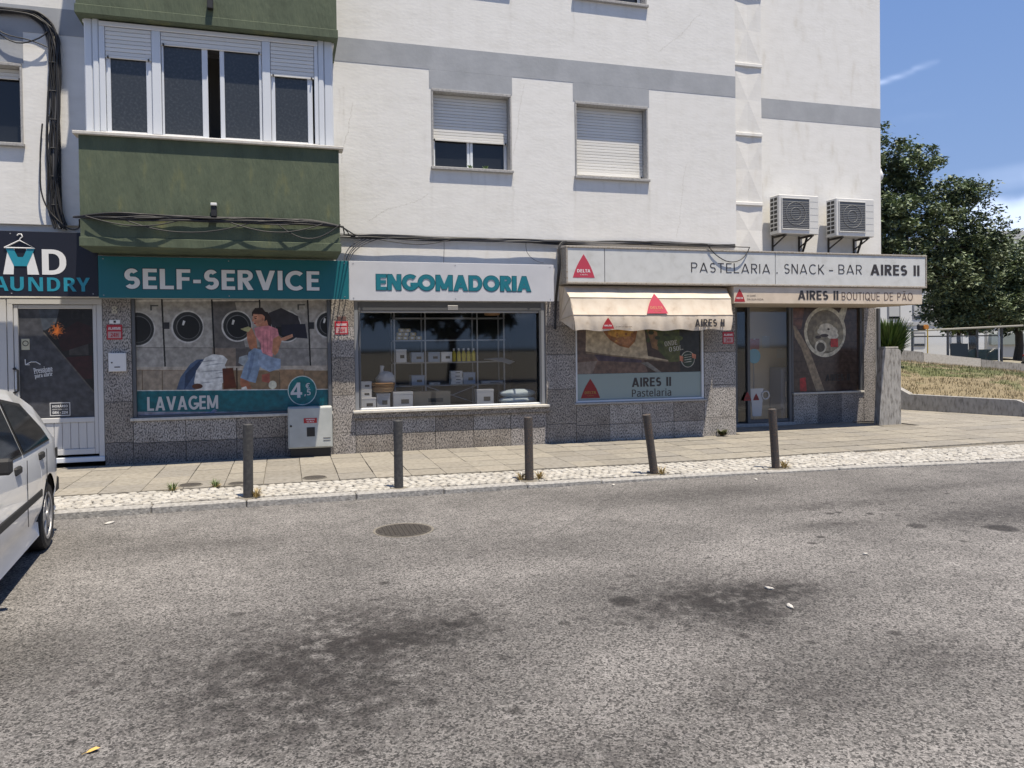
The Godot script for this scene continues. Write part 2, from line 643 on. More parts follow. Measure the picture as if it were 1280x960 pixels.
# ------------------------------------------------------------------ materials
# a second, coarser pattern multiplied over a material
func over(m: StandardMaterial3D, tex: Texture2D, per_metre: Vector3) -> void:
	m.detail_enabled = true
	m.detail_blend_mode = BaseMaterial3D.BLEND_MODE_MUL
	m.detail_albedo = tex
	m.detail_uv_layer = BaseMaterial3D.DETAIL_UV_2
	m.uv2_triplanar = true
	m.uv2_world_triplanar = true
	m.uv2_scale = per_metre

func set_materials() -> void:
	FONT = SystemFont.new()
	FONT.font_names = PackedStringArray(["Droid Sans"])
	FONT_BOLD = SystemFont.new()
	FONT_BOLD.font_names = PackedStringArray(["Droid Sans"])
	FONT_BOLD.font_weight = 700
	FONT_SERIF = SystemFont.new()
	FONT_SERIF.font_names = PackedStringArray(["Droid Serif"])
	FONT_SERIF.font_weight = 700
	var stucco_bump := noise_tex(21, 0.045, [], 5)
	# painted render: nearly white, blotched by repaints and weather
	var st := noise_tex(3, 0.006, [[0.0, lin(0.68, 0.67, 0.642)], [0.35, lin(0.715, 0.707, 0.684)], [0.6, lin(0.73, 0.722, 0.70)], [1.0, lin(0.75, 0.742, 0.722)]], 6, FastNoiseLite.TYPE_SIMPLEX_SMOOTH, 1024)
	M.stucco = tri_mat(st, 0.45, 0.92, stucco_bump, 0.09)
	var streak := noise_tex(8, 0.012, [[0.0, lin(0.86, 0.84, 0.80)], [0.22, lin(0.965, 0.96, 0.95)], [0.4, lin(1, 1, 1)], [1, lin(1, 1, 1)]], 5)
	over(M.stucco, streak, Vector3(0.5, 0.16, 0.5))
	M.stucco.uv1_scale = Vector3(0.35, 0.8, 0.35)
	var bt := noise_tex(5, 0.008, [[0.0, lin(0.30, 0.315, 0.335)], [0.5, lin(0.335, 0.35, 0.375)], [1.0, lin(0.37, 0.385, 0.41)]], 5)
	M.band = tri_mat(bt, 0.5, 0.92, stucco_bump, 0.1)
	var gt := noise_tex(9, 0.007, [[0.0, lin(0.062, 0.08, 0.05)], [0.45, lin(0.08, 0.103, 0.065)], [0.72, lin(0.09, 0.112, 0.07)], [1.0, lin(0.14, 0.148, 0.07)]], 5)
	M.green = tri_mat(gt, 0.6, 0.85, stucco_bump, 0.4)
	M.green.uv1_scale = Vector3(0.8, 0.25, 0.8)
	# granite: pale ground, dark elongated flecks
	var fleck := noise_tex(14, 0.04, [[0.0, lin(0.05, 0.05, 0.055)], [0.34, lin(0.12, 0.118, 0.118)], [0.46, lin(0.32, 0.305, 0.29)], [0.6, lin(0.45, 0.43, 0.41)], [1.0, lin(0.6, 0.58, 0.55)]], 4)
	M.granite = tri_mat(fleck, 1.0, 0.6)
	M.granite.albedo_color = lin(0.95, 0.95, 0.95)
	M.granite.uv1_scale = Vector3(2.3, 1.25, 2.3)
	var blot := noise_tex(17, 0.01, [[0.0, lin(0.66, 0.63, 0.6)], [0.5, lin(0.9, 0.88, 0.86)], [1, lin(1, 0.98, 0.95)]], 4)
	over(M.granite, blot, Vector3(0.6, 0.4, 0.6))
	M.granite_b = M.granite.duplicate()
	M.granite_b.uv1_offset = Vector3(0.37, 0.61, 0.2)
	M.granite_b.albedo_color = lin(0.84, 0.83, 0.84)
	M.granite_c = M.granite.duplicate()
	M.granite_c.uv1_offset = Vector3(0.71, 0.23, 0.5)
	M.granite_c.albedo_color = lin(0.72, 0.69, 0.655)
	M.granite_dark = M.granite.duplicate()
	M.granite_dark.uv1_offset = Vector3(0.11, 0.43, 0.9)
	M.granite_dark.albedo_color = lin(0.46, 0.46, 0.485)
	M.stone = tri_mat(noise_tex(31, 0.03, [[0, lin(0.42, 0.4, 0.36)], [0.5, lin(0.52, 0.5, 0.46)], [1, lin(0.6, 0.58, 0.54)]], 5), 0.8, 0.8)
	M.trim_stone = tri_mat(noise_tex(32, 0.04, [[0, lin(0.25, 0.245, 0.24)], [0.5, lin(0.34, 0.335, 0.33)], [1, lin(0.42, 0.41, 0.4)]], 4), 1.0, 0.85)
	var conc := noise_tex(33, 0.02, [[0.0, lin(0.10, 0.092, 0.083)], [0.25, lin(0.22, 0.21, 0.198)], [0.42, lin(0.30, 0.29, 0.275)], [0.7, lin(0.345, 0.335, 0.32)], [1, lin(0.41, 0.395, 0.37)]], 6, FastNoiseLite.TYPE_SIMPLEX_SMOOTH, 1024)
	M.concrete = tri_mat(conc, 0.9, 0.95, stucco_bump, 0.5)
	M.concrete.uv1_scale = Vector3(0.7, 0.22, 0.7)
	M.kerb = tri_mat(noise_tex(34, 0.03, [[0, lin(0.15, 0.145, 0.14)], [0.45, lin(0.30, 0.29, 0.275)], [1, lin(0.44, 0.43, 0.41)]], 6), 1.2, 0.9, stucco_bump, 0.4)
	M.slabs = []
	var slab_noise := noise_tex(41, 0.025, [[0, lin(0.62, 0.6, 0.56)], [0.4, lin(0.85, 0.84, 0.82)], [1, lin(1, 1, 1)]], 6)
	for c in [[0.27, 0.25, 0.217], [0.29, 0.27, 0.234], [0.245, 0.228, 0.20], [0.305, 0.282, 0.243], [0.258, 0.242, 0.217]]:
		var m := tri_mat(slab_noise, 0.9, 0.92, stucco_bump, 0.35)
		m.albedo_color = lin(c[0], c[1], c[2])
		M.slabs.append(m)
	M.cobbles = []
	for c in [[0.48, 0.465, 0.435], [0.525, 0.51, 0.48], [0.43, 0.415, 0.385], [0.47, 0.448, 0.41], [0.39, 0.375, 0.35]]:
		var m := tri_mat(slab_noise, 3.0, 0.7)
		m.albedo_color = lin(c[0], c[1], c[2])
		M.cobbles.append(m)
	M.joint = tri_mat(noise_tex(43, 0.05, [[0, lin(0.11, 0.10, 0.085)], [1, lin(0.25, 0.228, 0.19)]], 4), 1.5, 0.98)
	M.white_paint = plain(0.68, 0.68, 0.68, 0.35)
	M.alu = plain(0.62, 0.65, 0.69, 0.4)
	M.alu_shaded = plain(0.22, 0.23, 0.25, 0.4)  # darker aluminium: shade on the ironing window's side frames, put into the colour
	M.alu_dark = plain(0.10, 0.105, 0.115, 0.45, 0.2)
	M.door_white = plain(0.52, 0.52, 0.52, 0.4)
	M.slat = plain(0.70, 0.69, 0.66, 0.5)
	M.slat_b = plain(0.66, 0.65, 0.62, 0.5)
	M.dark_glass = plain(0.018, 0.02, 0.024, 0.06)
	M.glass_reflection_tint = tri_mat(noise_tex(66, 0.05, [[0, lin(0.034, 0.038, 0.042)], [0.6, lin(0.044, 0.048, 0.052)], [1, lin(0.07, 0.075, 0.08)]], 6), 0.9, 0.12)  # lighter mottling paints reflections into the colour of the balcony panes
	M.black = plain(0.015, 0.015, 0.016, 0.5)
	M.rubber = plain(0.02, 0.02, 0.021, 0.7)
	M.cable = plain(0.016, 0.016, 0.018, 0.55)
	M.cable_grey = plain(0.10, 0.10, 0.105, 0.55)
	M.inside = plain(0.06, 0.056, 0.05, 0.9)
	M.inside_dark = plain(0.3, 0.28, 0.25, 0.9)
	M.navy = plain(0.005, 0.007, 0.018, 0.5)
	M.teal = plain(0.008, 0.125, 0.152, 0.35)
	M.teal_text = plain(0.012, 0.155, 0.20, 0.4)
	M.cyan_text = plain(0.02, 0.24, 0.33, 0.4)
	M.outline = plain(0.005, 0.06, 0.08, 0.4)
	M.sign_white = tri_mat(noise_tex(51, 0.01, [[0, lin(0.50, 0.505, 0.53)], [1, lin(0.56, 0.565, 0.59)]], 4), 0.5, 0.35)
	M.text_white = plain(0.72, 0.72, 0.72, 0.45)
	M.sign_grey = tri_mat(noise_tex(52, 0.012, [[0, lin(0.50, 0.50, 0.475)], [0.4, lin(0.575, 0.58, 0.565)], [1, lin(0.62, 0.625, 0.61)]], 6), 0.7, 0.35)
	M.sign_trim = tri_mat(noise_tex(53, 0.03, [[0, lin(0.16, 0.10, 0.06)], [0.4, lin(0.30, 0.27, 0.23)], [1, lin(0.40, 0.38, 0.35)]], 5), 1.5, 0.7)
	M.beige_sign = tri_mat(noise_tex(54, 0.012, [[0, lin(0.56, 0.47, 0.37)], [1, lin(0.66, 0.56, 0.45)]], 5), 0.7, 0.5)
	M.soffit = plain(0.45, 0.38, 0.30, 0.8)
	M.text_dark = plain(0.035, 0.03, 0.03, 0.5)
	M.text_brown = plain(0.10, 0.06, 0.045, 0.5)
	M.red = plain(0.36, 0.025, 0.03, 0.45)
	M.red_faded = plain(0.46, 0.045, 0.08, 0.5)
	M.red_dark = plain(0.22, 0.012, 0.014, 0.45)
	var cloth := noise_tex(61, 0.01, [[0, lin(0.42, 0.34, 0.26)], [0.25, lin(0.57, 0.485, 0.39)], [0.6, lin(0.62, 0.54, 0.445)], [1, lin(0.66, 0.58, 0.485)]], 6)
	M.canvas = tri_mat(cloth, 0.9, 0.9, stucco_bump, 0.08)
	M.canvas.backlight_enabled = true
	M.canvas.backlight = Color(0.12, 0.09, 0.06)
	M.rust = tri_mat(noise_tex(62, 0.04, [[0, lin(0.03, 0.028, 0.028)], [0.5, lin(0.055, 0.05, 0.047)], [0.68, lin(0.075, 0.06, 0.05)], [0.8, lin(0.16, 0.085, 0.05)], [1, lin(0.2, 0.12, 0.07)]], 5), 2.0, 0.7)
	M.bollard = tri_mat(noise_tex(63, 0.03, [[0, lin(0.028, 0.028, 0.029)], [0.55, lin(0.05, 0.05, 0.051)], [1, lin(0.09, 0.085, 0.08)]], 5), 1.4, 0.65)
	M.iron = tri_mat(noise_tex(64, 0.04, [[0, lin(0.028, 0.025, 0.023)], [0.5, lin(0.05, 0.044, 0.039)], [1, lin(0.09, 0.077, 0.065)]], 5), 2.0, 0.75)
	M.ac_white = plain(0.6, 0.6, 0.585, 0.45)
	M.ac_grey = plain(0.12, 0.125, 0.13, 0.5)
	M.box_grey = tri_mat(noise_tex(65, 0.01, [[0, lin(0.36, 0.38, 0.37)], [1, lin(0.44, 0.46, 0.45)]], 4), 0.8, 0.55)
	M.pane = StandardMaterial3D.new()
	M.pane.transparency = BaseMaterial3D.TRANSPARENCY_ALPHA
	M.pane.albedo_color = Color(0.1, 0.12, 0.13, 0.03)
	M.pane.roughness = 0.03
	M.pane.metallic_specular = 0.5
	M.car_paint = plain(0.84, 0.85, 0.85, 0.3)
	M.car_paint.clearcoat_enabled = true
	M.car_paint.clearcoat = 1.0
	M.car_paint.clearcoat_roughness = 0.04
	M.car_dark = plain(0.02, 0.022, 0.027, 0.3)
	M.car_dark.clearcoat_enabled = true
	M.car_dark.clearcoat = 1.0
	M.car_glass = plain(0.012, 0.014, 0.014, 0.05)
	M.silver = plain(0.34, 0.34, 0.35, 0.45, 0.5)
	M.wood = plain(0.2, 0.12, 0.06, 0.7)
	M.leaf_mat = StandardMaterial3D.new()
	M.leaf_mat.vertex_color_use_as_albedo = true
	M.leaf_mat.roughness = 0.6
	M.leaf_mat.backlight_enabled = true
	M.leaf_mat.backlight = Color(0.3, 0.34, 0.16)
	M.bark = tri_mat(noise_tex(71, 0.03, [[0, lin(0.03, 0.025, 0.02)], [1, lin(0.11, 0.09, 0.07)]], 5), 0.6, 0.95)

# ------------------------------------------------------------------ ground
func sheet(x0: float, x1: float, z0: float, z1: float, y: float, uv_box := Rect2(0, 0, 1, 1), tile := 1.0) -> ArrayMesh:
	var st := start()
	var P := [Vector3(x0, y, z0), Vector3(x1, y, z0), Vector3(x1, y, z1), Vector3(x0, y, z1)]
	for k in [0, 1, 2, 0, 2, 3]:
		var p: Vector3 = P[k]
		st.set_normal(Vector3.UP)
		st.set_uv(Vector2((p.x - uv_box.position.x) / uv_box.size.x, (p.z - uv_box.position.y) / uv_box.size.y))
		st.set_uv2(Vector2(p.x, p.z) * tile)
		st.add_vertex(p)
	return st.commit()

func road_image() -> Image:
	# worn surface, 16 m by 8.5 m of it, with oil stains, drips and patches where the street has them
	var w := 1024
	var h := 544
	var soft := FastNoiseLite.new()
	soft.seed = 3
	soft.frequency = 0.5
	soft.fractal_octaves = 4
	var rag := FastNoiseLite.new()
	rag.seed = 12
	rag.frequency = 2.6
	rag.fractal_octaves = 5
	# x, z, radius x, radius z, strength
	var oil := [[0.15, 7.35, 1.0, 0.85, 0.45], [0.1, 7.5, 0.65, 0.5, 0.4], [0.72, 7.2, 0.42, 0.14, 0.75], [0.35, 7.2, 0.4, 0.14, 0.6], [0.55, 6.75, 0.7, 0.35, 0.3], [0.05, 8.1, 0.7, 0.4, 0.3], [0.95, 7.05, 0.2, 0.07, 0.7],
		[2.5, 7.2, 0.8, 0.65, 0.5], [2.75, 7.1, 0.5, 0.2, 0.7], [2.6, 7.35, 0.3, 0.22, 0.55], [3.1, 7.15, 0.3, 0.14, 0.5], [2.15, 8.4, 0.6, 0.4, 0.35], [1.0, 8.7, 0.8, 0.3, 0.25], [3.2, 8.3, 0.45, 0.35, 0.3],
		[6.2, 5.9, 1.2, 0.4, 0.38], [5.2, 5.0, 1.1, 0.26, 0.32], [6.9, 4.6, 1.4, 0.24, 0.3], [4.6, 5.7, 0.4, 0.14, 0.35], [-0.6, 4.6, 0.9, 0.3, 0.2], [4.4, 4.0, 1.8, 0.45, 0.28], [-1.6, 7.0, 0.9, 0.6, 0.22], [1.5, 5.6, 1.2, 0.35, 0.18], [-1.2, 8.6, 0.8, 0.5, 0.2], [3.9, 9.0, 0.7, 0.5, 0.25], [8.0, 5.4, 1.4, 0.3, 0.3]]
	var spots := [[2.03, 7.04, 0.105, 1.0], [1.98, 7.32, 0.045, 0.7], [1.98, 7.48, 0.03, 0.7], [4.25, 6.05, 0.05, 0.8], [4.05, 6.2, 0.04, 0.7], [5.3, 6.0, 0.09, 0.7], [6.5, 6.3, 0.09, 0.6], [5.87, 6.29, 0.13, 0.9], [0.05, 7.9, 0.05, 0.9], [0.95, 7.05, 0.045, 0.9], [1.06, 6.95, 0.035, 0.9], [1.15, 7.25, 0.028, 0.8], [-0.3, 6.5, 0.06, 0.6], [2.05, 6.75, 0.04, 0.6], [-0.35, 7.6, 0.06, 0.7], [2.4, 7.75, 0.05, 0.7], [2.65, 7.62, 0.05, 0.6], [6.1, 5.7, 0.1, 0.4], [0.62, 6.15, 0.03, 0.6], [3.05, 6.3, 0.03, 0.5]]
	var drops := RandomNumberGenerator.new()
	drops.seed = 44
	for k in 150:
		# drips scattered round the two parking bays
		var c: Array = [[0.3, 7.2], [2.6, 7.2], [5.8, 5.6], [0.2, 7.6]][k % 4]
		spots.append([c[0] + drops.randfn() * 0.55, c[1] + drops.randfn() * 0.4, drops.randf_range(0.012, 0.04), drops.randf_range(0.35, 0.9)])
	var im := Image.create(w, h, false, Image.FORMAT_RGB8)
	var speck := FastNoiseLite.new()
	speck.seed = 77
	speck.frequency = 9.0
	speck.fractal_octaves = 3
	var dirt := PackedFloat32Array()
	dirt.resize(w * h)
	for o in oil:
		var i0 := maxi(0, int((o[0] - o[2] * 1.8 + 6.0) / 16.0 * w))
		var i1 := mini(w, int((o[0] + o[2] * 1.8 + 6.0) / 16.0 * w))
		var j0 := maxi(0, int((o[1] - o[3] * 1.8 - 3.0) / 8.5 * h))
		var j1 := mini(h, int((o[1] + o[3] * 1.8 - 3.0) / 8.5 * h))
		for j in range(j0, j1):
			for i in range(i0, i1):
				var x := -6.0 + 16.0 * (i + 0.5) / w
				var z := 3.0 + 8.5 * (j + 0.5) / h
				var dx: float = (x - o[0]) / o[2]
				var dz: float = (z - o[1]) / o[3]
				dirt[j * w + i] += 1.0 * o[4] * exp(-(dx * dx + dz * dz) * 1.3) * clampf(0.9 + rag.get_noise_2d(x, z) * 0.8 + speck.get_noise_2d(x, z) * 1.1, 0.15, 1.9)
	for o in spots:
		var i0 := maxi(0, int((o[0] - o[2] * 1.6 + 6.0) / 16.0 * w))
		var i1 := mini(w, int((o[0] + o[2] * 1.6 + 6.0) / 16.0 * w) + 1)
		var j0 := maxi(0, int((o[1] - o[2] * 1.6 - 3.0) / 8.5 * h))
		var j1 := mini(h, int((o[1] + o[2] * 1.6 - 3.0) / 8.5 * h) + 1)
		for j in range(j0, j1):
			for i in range(i0, i1):
				var x := -6.0 + 16.0 * (i + 0.5) / w
				var z := 3.0 + 8.5 * (j + 0.5) / h
				var dd: float = Vector2(x - o[0], z - o[1]).length() / o[2]
				dirt[j * w + i] = maxf(dirt[j * w + i], o[3] * (1.0 - smoothstep(0.6, 1.2, dd + rag.get_noise_2d(x, z) * 0.5)))
	for j in h:
		var z := 3.0 + 8.5 * (j + 0.5) / h
		for i in w:
			var x := -6.0 + 16.0 * (i + 0.5) / w
			var s := soft.get_noise_2d(x, z)
			var r := rag.get_noise_2d(x, z)
			# a resurfaced strip with a ragged edge running out from the kerb
			var edge := x - 4.1 + (z - 3.0) * 0.85 + r * 0.12
			var patch := 0.93 if edge > 0.0 and z < 6.0 else 1.0
			if absf(edge) < 0.03 and z < 5.2:
				patch = 0.78
			var k := (1.0 + s * 0.34 + r * 0.22 + speck.get_noise_2d(x, z) * 0.12) * patch
			var dk := 0.92 * (1.0 - exp(-2.2 * dirt[j * w + i]))
			im.set_pixel(i, j, lin(0.288 * k * (1.0 - dk * 0.988), 0.280 * k * (1.0 - dk), 0.276 * k * (1.0 - dk)))
	return im

func aggregate_image() -> Image:
	# crushed stone of mixed colours and sizes: each cell one stone, dark binder between
	var S := 1024
	var val := FastNoiseLite.new()
	val.seed = 5
	val.noise_type = FastNoiseLite.TYPE_CELLULAR
	val.frequency = 0.075
	val.fractal_type = FastNoiseLite.FRACTAL_NONE
	val.cellular_return_type = FastNoiseLite.RETURN_CELL_VALUE
	var edge := val.duplicate()
	edge.cellular_return_type = FastNoiseLite.RETURN_DISTANCE2_DIV
	var small := val.duplicate()
	small.frequency = 0.16
	small.seed = 9
	var a: Image = val.get_seamless_image(S, S, false, false, 0.1, false)
	var b: Image = edge.get_seamless_image(S, S, false, false, 0.1, false)
	var c: Image = small.get_seamless_image(S, S, false, false, 0.1, false)
	a.convert(Image.FORMAT_L8)
	b.convert(Image.FORMAT_L8)
	c.convert(Image.FORMAT_L8)
	var da := a.get_data()
	var db := b.get_data()
	var dc := c.get_data()
	var out := PackedByteArray()
	out.resize(S * S * 3)
	for k in S * S:
		var t := da[k] / 255.0
		var u := dc[k] / 255.0
		var v := 0.18 + 0.52 * t * t + 0.30 * u
		if u > 0.86:
			v = 0.95
		if t < 0.22:
			v *= 0.5
		if db[k] > 200:
			v *= 0.4
		v = clampf(v, 0.03, 1.0)
		var g := pow(v, 0.4545) * 255.0
		out[k * 3] = int(g)
		out[k * 3 + 1] = int(g * 0.99)
		out[k * 3 + 2] = int(g * 0.98)
	return Image.create_from_data(S, S, false, Image.FORMAT_RGB8, out)

func build_ground() -> void:
	# the broad ground out to the horizon
	var gm := tri_mat(noise_tex(81, 0.02, [[0, lin(0.12, 0.11, 0.09)], [1, lin(0.24, 0.22, 0.18)]], 5), 0.1, 0.95)
	structure(put(self, "ground", sheet(-400, 400, -400, 400, -0.06), gm))
	# asphalt: stones of many sizes set in dark binder
	var agg := ImageTexture.create_from_image(aggregate_image())
	var rm := StandardMaterial3D.new()
	rm.albedo_texture = ImageTexture.create_from_image(road_image())
	rm.roughness = 0.9
	rm.detail_enabled = true
	rm.detail_blend_mode = BaseMaterial3D.BLEND_MODE_MUL
	rm.detail_albedo = agg
	rm.detail_uv_layer = BaseMaterial3D.DETAIL_UV_2
	var box := Rect2(-6, 3, 16, 8.5)
	structure(put(self, "road", sheet(-6, 10, 3.0, 11.5, 0.0, box, 1.3), rm))
	var rm2 := rm.duplicate()
	rm2.albedo_texture = noise_tex(83, 0.01, [[0, lin(0.27, 0.26, 0.25)], [1, lin(0.36, 0.345, 0.335)]], 5)
	var far := Rect2(-40, 3, 8, 8)
	structure(put(self, "road", sheet(-60, -6, 3.0, 11.5, 0.0, far, 1.3), rm2))
	structure(put(self, "road", sheet(10, 60, 3.0, 11.5, 0.0, far, 1.3), rm2))
	structure(put(self, "road", sheet(-60, 60, 11.5, 30, 0.0, far, 1.3), rm2))
	# pavement: bed, paving slabs, strip of limestone setts, kerb stones
	var bed := start()
	var xs := []
	for k in 60:
		xs.append(-7.0 + k * 0.5)
	for k in xs.size() - 1:
		var a: float = xs[k]
		var b: float = xs[k + 1]
		for seg in [[-4.0, 0.0], [0.0, 1.0]]:
			var za: float = seg[0] if seg[0] < 0 else 0.0
			var zb0: float = 0.0 if seg[1] == 0.0 else kerb_z(a) - 0.12
			var zb1: float = 0.0 if seg[1] == 0.0 else kerb_z(b) - 0.12
			quad(bed, Vector3(a, pave_y(a, za) - 0.022, za), Vector3(b, pave_y(b, za) - 0.022, za), Vector3(b, pave_y(b, zb1) - 0.022, zb1), Vector3(a, pave_y(a, zb0) - 0.022, zb0), Vector3.UP)
	var pv := Node3D.new()
	pv.name = "pavement"
	add_child(pv)
	structure(pv)
	put(pv, "bed", bed.commit(), M.joint)
	var sz := 0.43
	var zones := [[-5.0, 13.7, 0.02, 2.16], [7.4, 11.2, -0.98, 0.0], [11.2, 14.6, -3.2, 0.0]]
	for zn in zones:
		var nz := int(round((zn[3] - zn[2]) / sz))
		var dz: float = (zn[3] - zn[2]) / nz
		var nx := int((zn[1] - zn[0]) / sz)
		for i in nx:
			for j in nz:
				var x: float = zn[0] + (i + 0.5) * sz
				var z: float = zn[2] + (j + 0.5) * dz
				if x > 10.62 and z < 0.0 and z > -1.3 and x < 11.3:
					continue
				var g := 0.006 if rng.randf() < 0.8 else 0.012
				var o := put(pv, "paving_slab", bevel_box(Vector3(sz - g, 0.03, dz - 0.007), 0.004), M.slabs[rng.randi() % M.slabs.size()], Vector3(x, pave_y(x, z) - 0.015 + rng.randf_range(-0.002, 0.002), z))
				o.rotation = Vector3(rng.randf_range(-0.004, 0.012), rng.randf_range(-0.006, 0.006), rng.randf_range(-0.004, 0.004))
	# setts: uneven limestone cubes laid on the slant
	var shapes := []
	for v in 10:
		var pts := PackedVector2Array()
		var hx := rng.randf_range(0.034, 0.041)
		var hz := rng.randf_range(0.028, 0.034)
		for c in [[-1, -1], [0.1, -1.08], [1, -1], [1.06, 0], [1, 1], [0, 1.07], [-1, 1], [-1.06, -0.1]]:
			pts.append(Vector2(c[0] * hx, c[1] * hz) + Vector2(rng.randf_range(-0.006, 0.006), rng.randf_range(-0.006, 0.006)))
		shapes.append(pts)
	var setts := []
	for sh in shapes:
		var st := start()
		add_sett(st, sh, Transform3D.IDENTITY)
		setts.append(st.commit())
	var rest := [start(), start(), start(), start(), start()]
	var near := []
	var row := 0
	var z := 2.2
	while z < 3.9:
		var x := -5.0 + (row % 2) * 0.05
		while x < 14.0:
			var inner: float = 2.2 + (0.0 if x < 6.5 else 0.06 * minf(x - 6.5, 4.0))
			if z > inner and z < kerb_z(x) - 0.16:
				near.append([x + rng.randf_range(-0.008, 0.008), z + rng.randf_range(-0.008, 0.008)])
			x += 0.088 + rng.randf_range(-0.004, 0.007)
		z += 0.077
		row += 1
	near.sort_custom(func(a, b): return Vector2(a[0] - 1.2, a[1] - 11.45).length() < Vector2(b[0] - 1.2, b[1] - 11.45).length())
	for k in near.size():
		var p := Vector3(near[k][0], pave_y(near[k][0], near[k][1]) - 0.006 + rng.randf_range(-0.004, 0.003), near[k][1])
		var turn := 0.5 + rng.randf_range(-0.25, 0.25)
		var mi := rng.randi() % 5
		if k < 290:
			var o := put(pv, "sett", setts[rng.randi() % 10], M.cobbles[mi], p)
			o.rotation = Vector3(rng.randf_range(-0.05, 0.05), turn, rng.randf_range(-0.05, 0.05))
		else:
			add_sett(rest[mi], shapes[rng.randi() % 10], Transform3D(Basis.from_euler(Vector3(rng.randf_range(-0.05, 0.05), turn, rng.randf_range(-0.05, 0.05))), p))
	for mi in 5:
		stuff(put(pv, "distant_setts", rest[mi].commit(), M.cobbles[mi]))
	var kx := -5.3
	while kx < 14.0:
		var len := rng.randf_range(0.85, 1.15)
		var a := Vector3(kx, 0, kerb_z(kx) - 0.065)
		var b := Vector3(kx + len, 0, kerb_z(kx + len) - 0.065)
		var top := kerb_h(kx + len * 0.5)
		var o := put(pv, "kerb_stone", bevel_box(Vector3((b - a).length() - 0.008, 0.2, 0.13), 0.014), M.kerb, (a + b) * 0.5 + Vector3(0, top - 0.1 + rng.randf_range(-0.003, 0.003), rng.randf_range(-0.004, 0.004)))
		o.rotation.y = -atan2(b.z - a.z, b.x - a.x)
		kx += len

func add_sett(st: SurfaceTool, pts: PackedVector2Array, t: Transform3D) -> void:
	var n := pts.size()
	for k in n:
		var a := pts[k]
		var b := pts[(k + 1) % n]
		var ta := t * Vector3(a.x * 0.86, 0.008, a.y * 0.86)
		var tb := t * Vector3(b.x * 0.86, 0.008, b.y * 0.86)
		var ba := t * Vector3(a.x, -0.02, a.y)
		var bb := t * Vector3(b.x, -0.02, b.y)
		var ma := t * Vector3(a.x, 0.0, a.y)
		var mb := t * Vector3(b.x, 0.0, b.y)
		var out := t.basis * Vector3(a.x + b.x, 0, a.y + b.y)
		tri(st, t * Vector3(0, 0.011, 0), ta, tb, t.basis.y)
		quad(st, ta, tb, mb, ma, out + t.basis.y * 0.05)
		quad(st, ma, mb, bb, ba, out)

# ------------------------------------------------------------------ the block of flats
var HOUSE: Node3D

func slat_curtain(parent: Node, x0: float, x1: float, y_top: float, y_bot: float, z: float, h := 0.047) -> void:
	# a roller shutter of separate slats, ending in a heavier bottom bar
	var y := y_top
	var k := 0
	while y - h > y_bot + 0.01:
		put(parent, "slat", bevel_box(Vector3(x1 - x0, h - 0.004, 0.014), 0.005), M.slat if k % 3 else M.slat_b, Vector3((x0 + x1) * 0.5, y - h * 0.5, z + rng.randf_range(-0.001, 0.001)))
		y -= h
		k += 1
	put(parent, "bottom_bar", bevel_box(Vector3(x1 - x0, y - y_bot, 0.02), 0.004), M.slat, Vector3((x0 + x1) * 0.5, (y + y_bot) * 0.5, z))
	for s in [x0 + 0.03, x1 - 0.03]:
		put(parent, "stopper", bevel_box(Vector3(0.018, 0.03, 0.03), 0.004), M.black, Vector3(s, y_bot + 0.005, z + 0.02))

func flat_window(x0: float, x1: float, y0: float, y1: float, shutter_to: float) -> Node3D:
	# stone surround, roller shutter and aluminium sashes set back in the wall
	var w := Node3D.new()
	w.name = "window"
	HOUSE.add_child(w, true)
	var t := 0.035
	bar(w, "surround", Vector3(x0 - 0.002, y1 - t, -0.12), Vector3(x1 + 0.002, y1 + 0.004, 0.065), M.trim_stone, 0.004)
	bar(w, "surround", Vector3(x0 - 0.004, y0, -0.12), Vector3(x0 + t - 0.01, y1 - t - 0.001, 0.063), M.trim_stone, 0.004)
	bar(w, "surround", Vector3(x1 - t + 0.01, y0, -0.12), Vector3(x1 + 0.004, y1 - t - 0.001, 0.063), M.trim_stone, 0.004)
	bar(w, "sill", Vector3(x0 - 0.02, y0 - 0.045, -0.12), Vector3(x1 + 0.02, y0 - 0.001, 0.105), M.trim_stone, 0.006)
	var a := x0 + 0.03
	var b := x1 - 0.03
	var mid := (a + b) * 0.5
	var zf := -0.13
	bar(w, "frame", Vector3(a, y0 + 0.001, zf - 0.04), Vector3(b, y0 + 0.045, zf + 0.02), M.white_paint)
	bar(w, "frame", Vector3(a, y1 - 0.08, zf - 0.04), Vector3(b, y1 - 0.036, zf + 0.02), M.white_paint)
	bar(w, "frame", Vector3(a, y0 + 0.046, zf - 0.04), Vector3(a + 0.045, y1 - 0.081, zf + 0.02), M.alu)
	bar(w, "frame", Vector3(b - 0.045, y0 + 0.046, zf - 0.04), Vector3(b, y1 - 0.081, zf + 0.02), M.alu)
	bar(w, "sash_stile", Vector3(mid - 0.045, y0 + 0.046, zf - 0.03), Vector3(mid - 0.003, y1 - 0.081, zf + 0.01), M.alu)
	bar(w, "sash_stile", Vector3(mid + 0.003, y0 + 0.046, zf - 0.02), Vector3(mid + 0.045, y1 - 0.081, zf + 0.015), M.alu)
	bar(w, "pane", Vector3(a + 0.046, y0 + 0.046, zf - 0.022), Vector3(mid - 0.046, y1 - 0.081, zf - 0.014), M.dark_glass, 0.001)
	bar(w, "pane", Vector3(mid + 0.046, y0 + 0.046, zf - 0.012), Vector3(b - 0.046, y1 - 0.081, zf - 0.004), M.dark_glass, 0.001)
	slat_curtain(w, x0 + 0.03, x1 - 0.03, y1 - 0.037, shutter_to, -0.085)
	return w

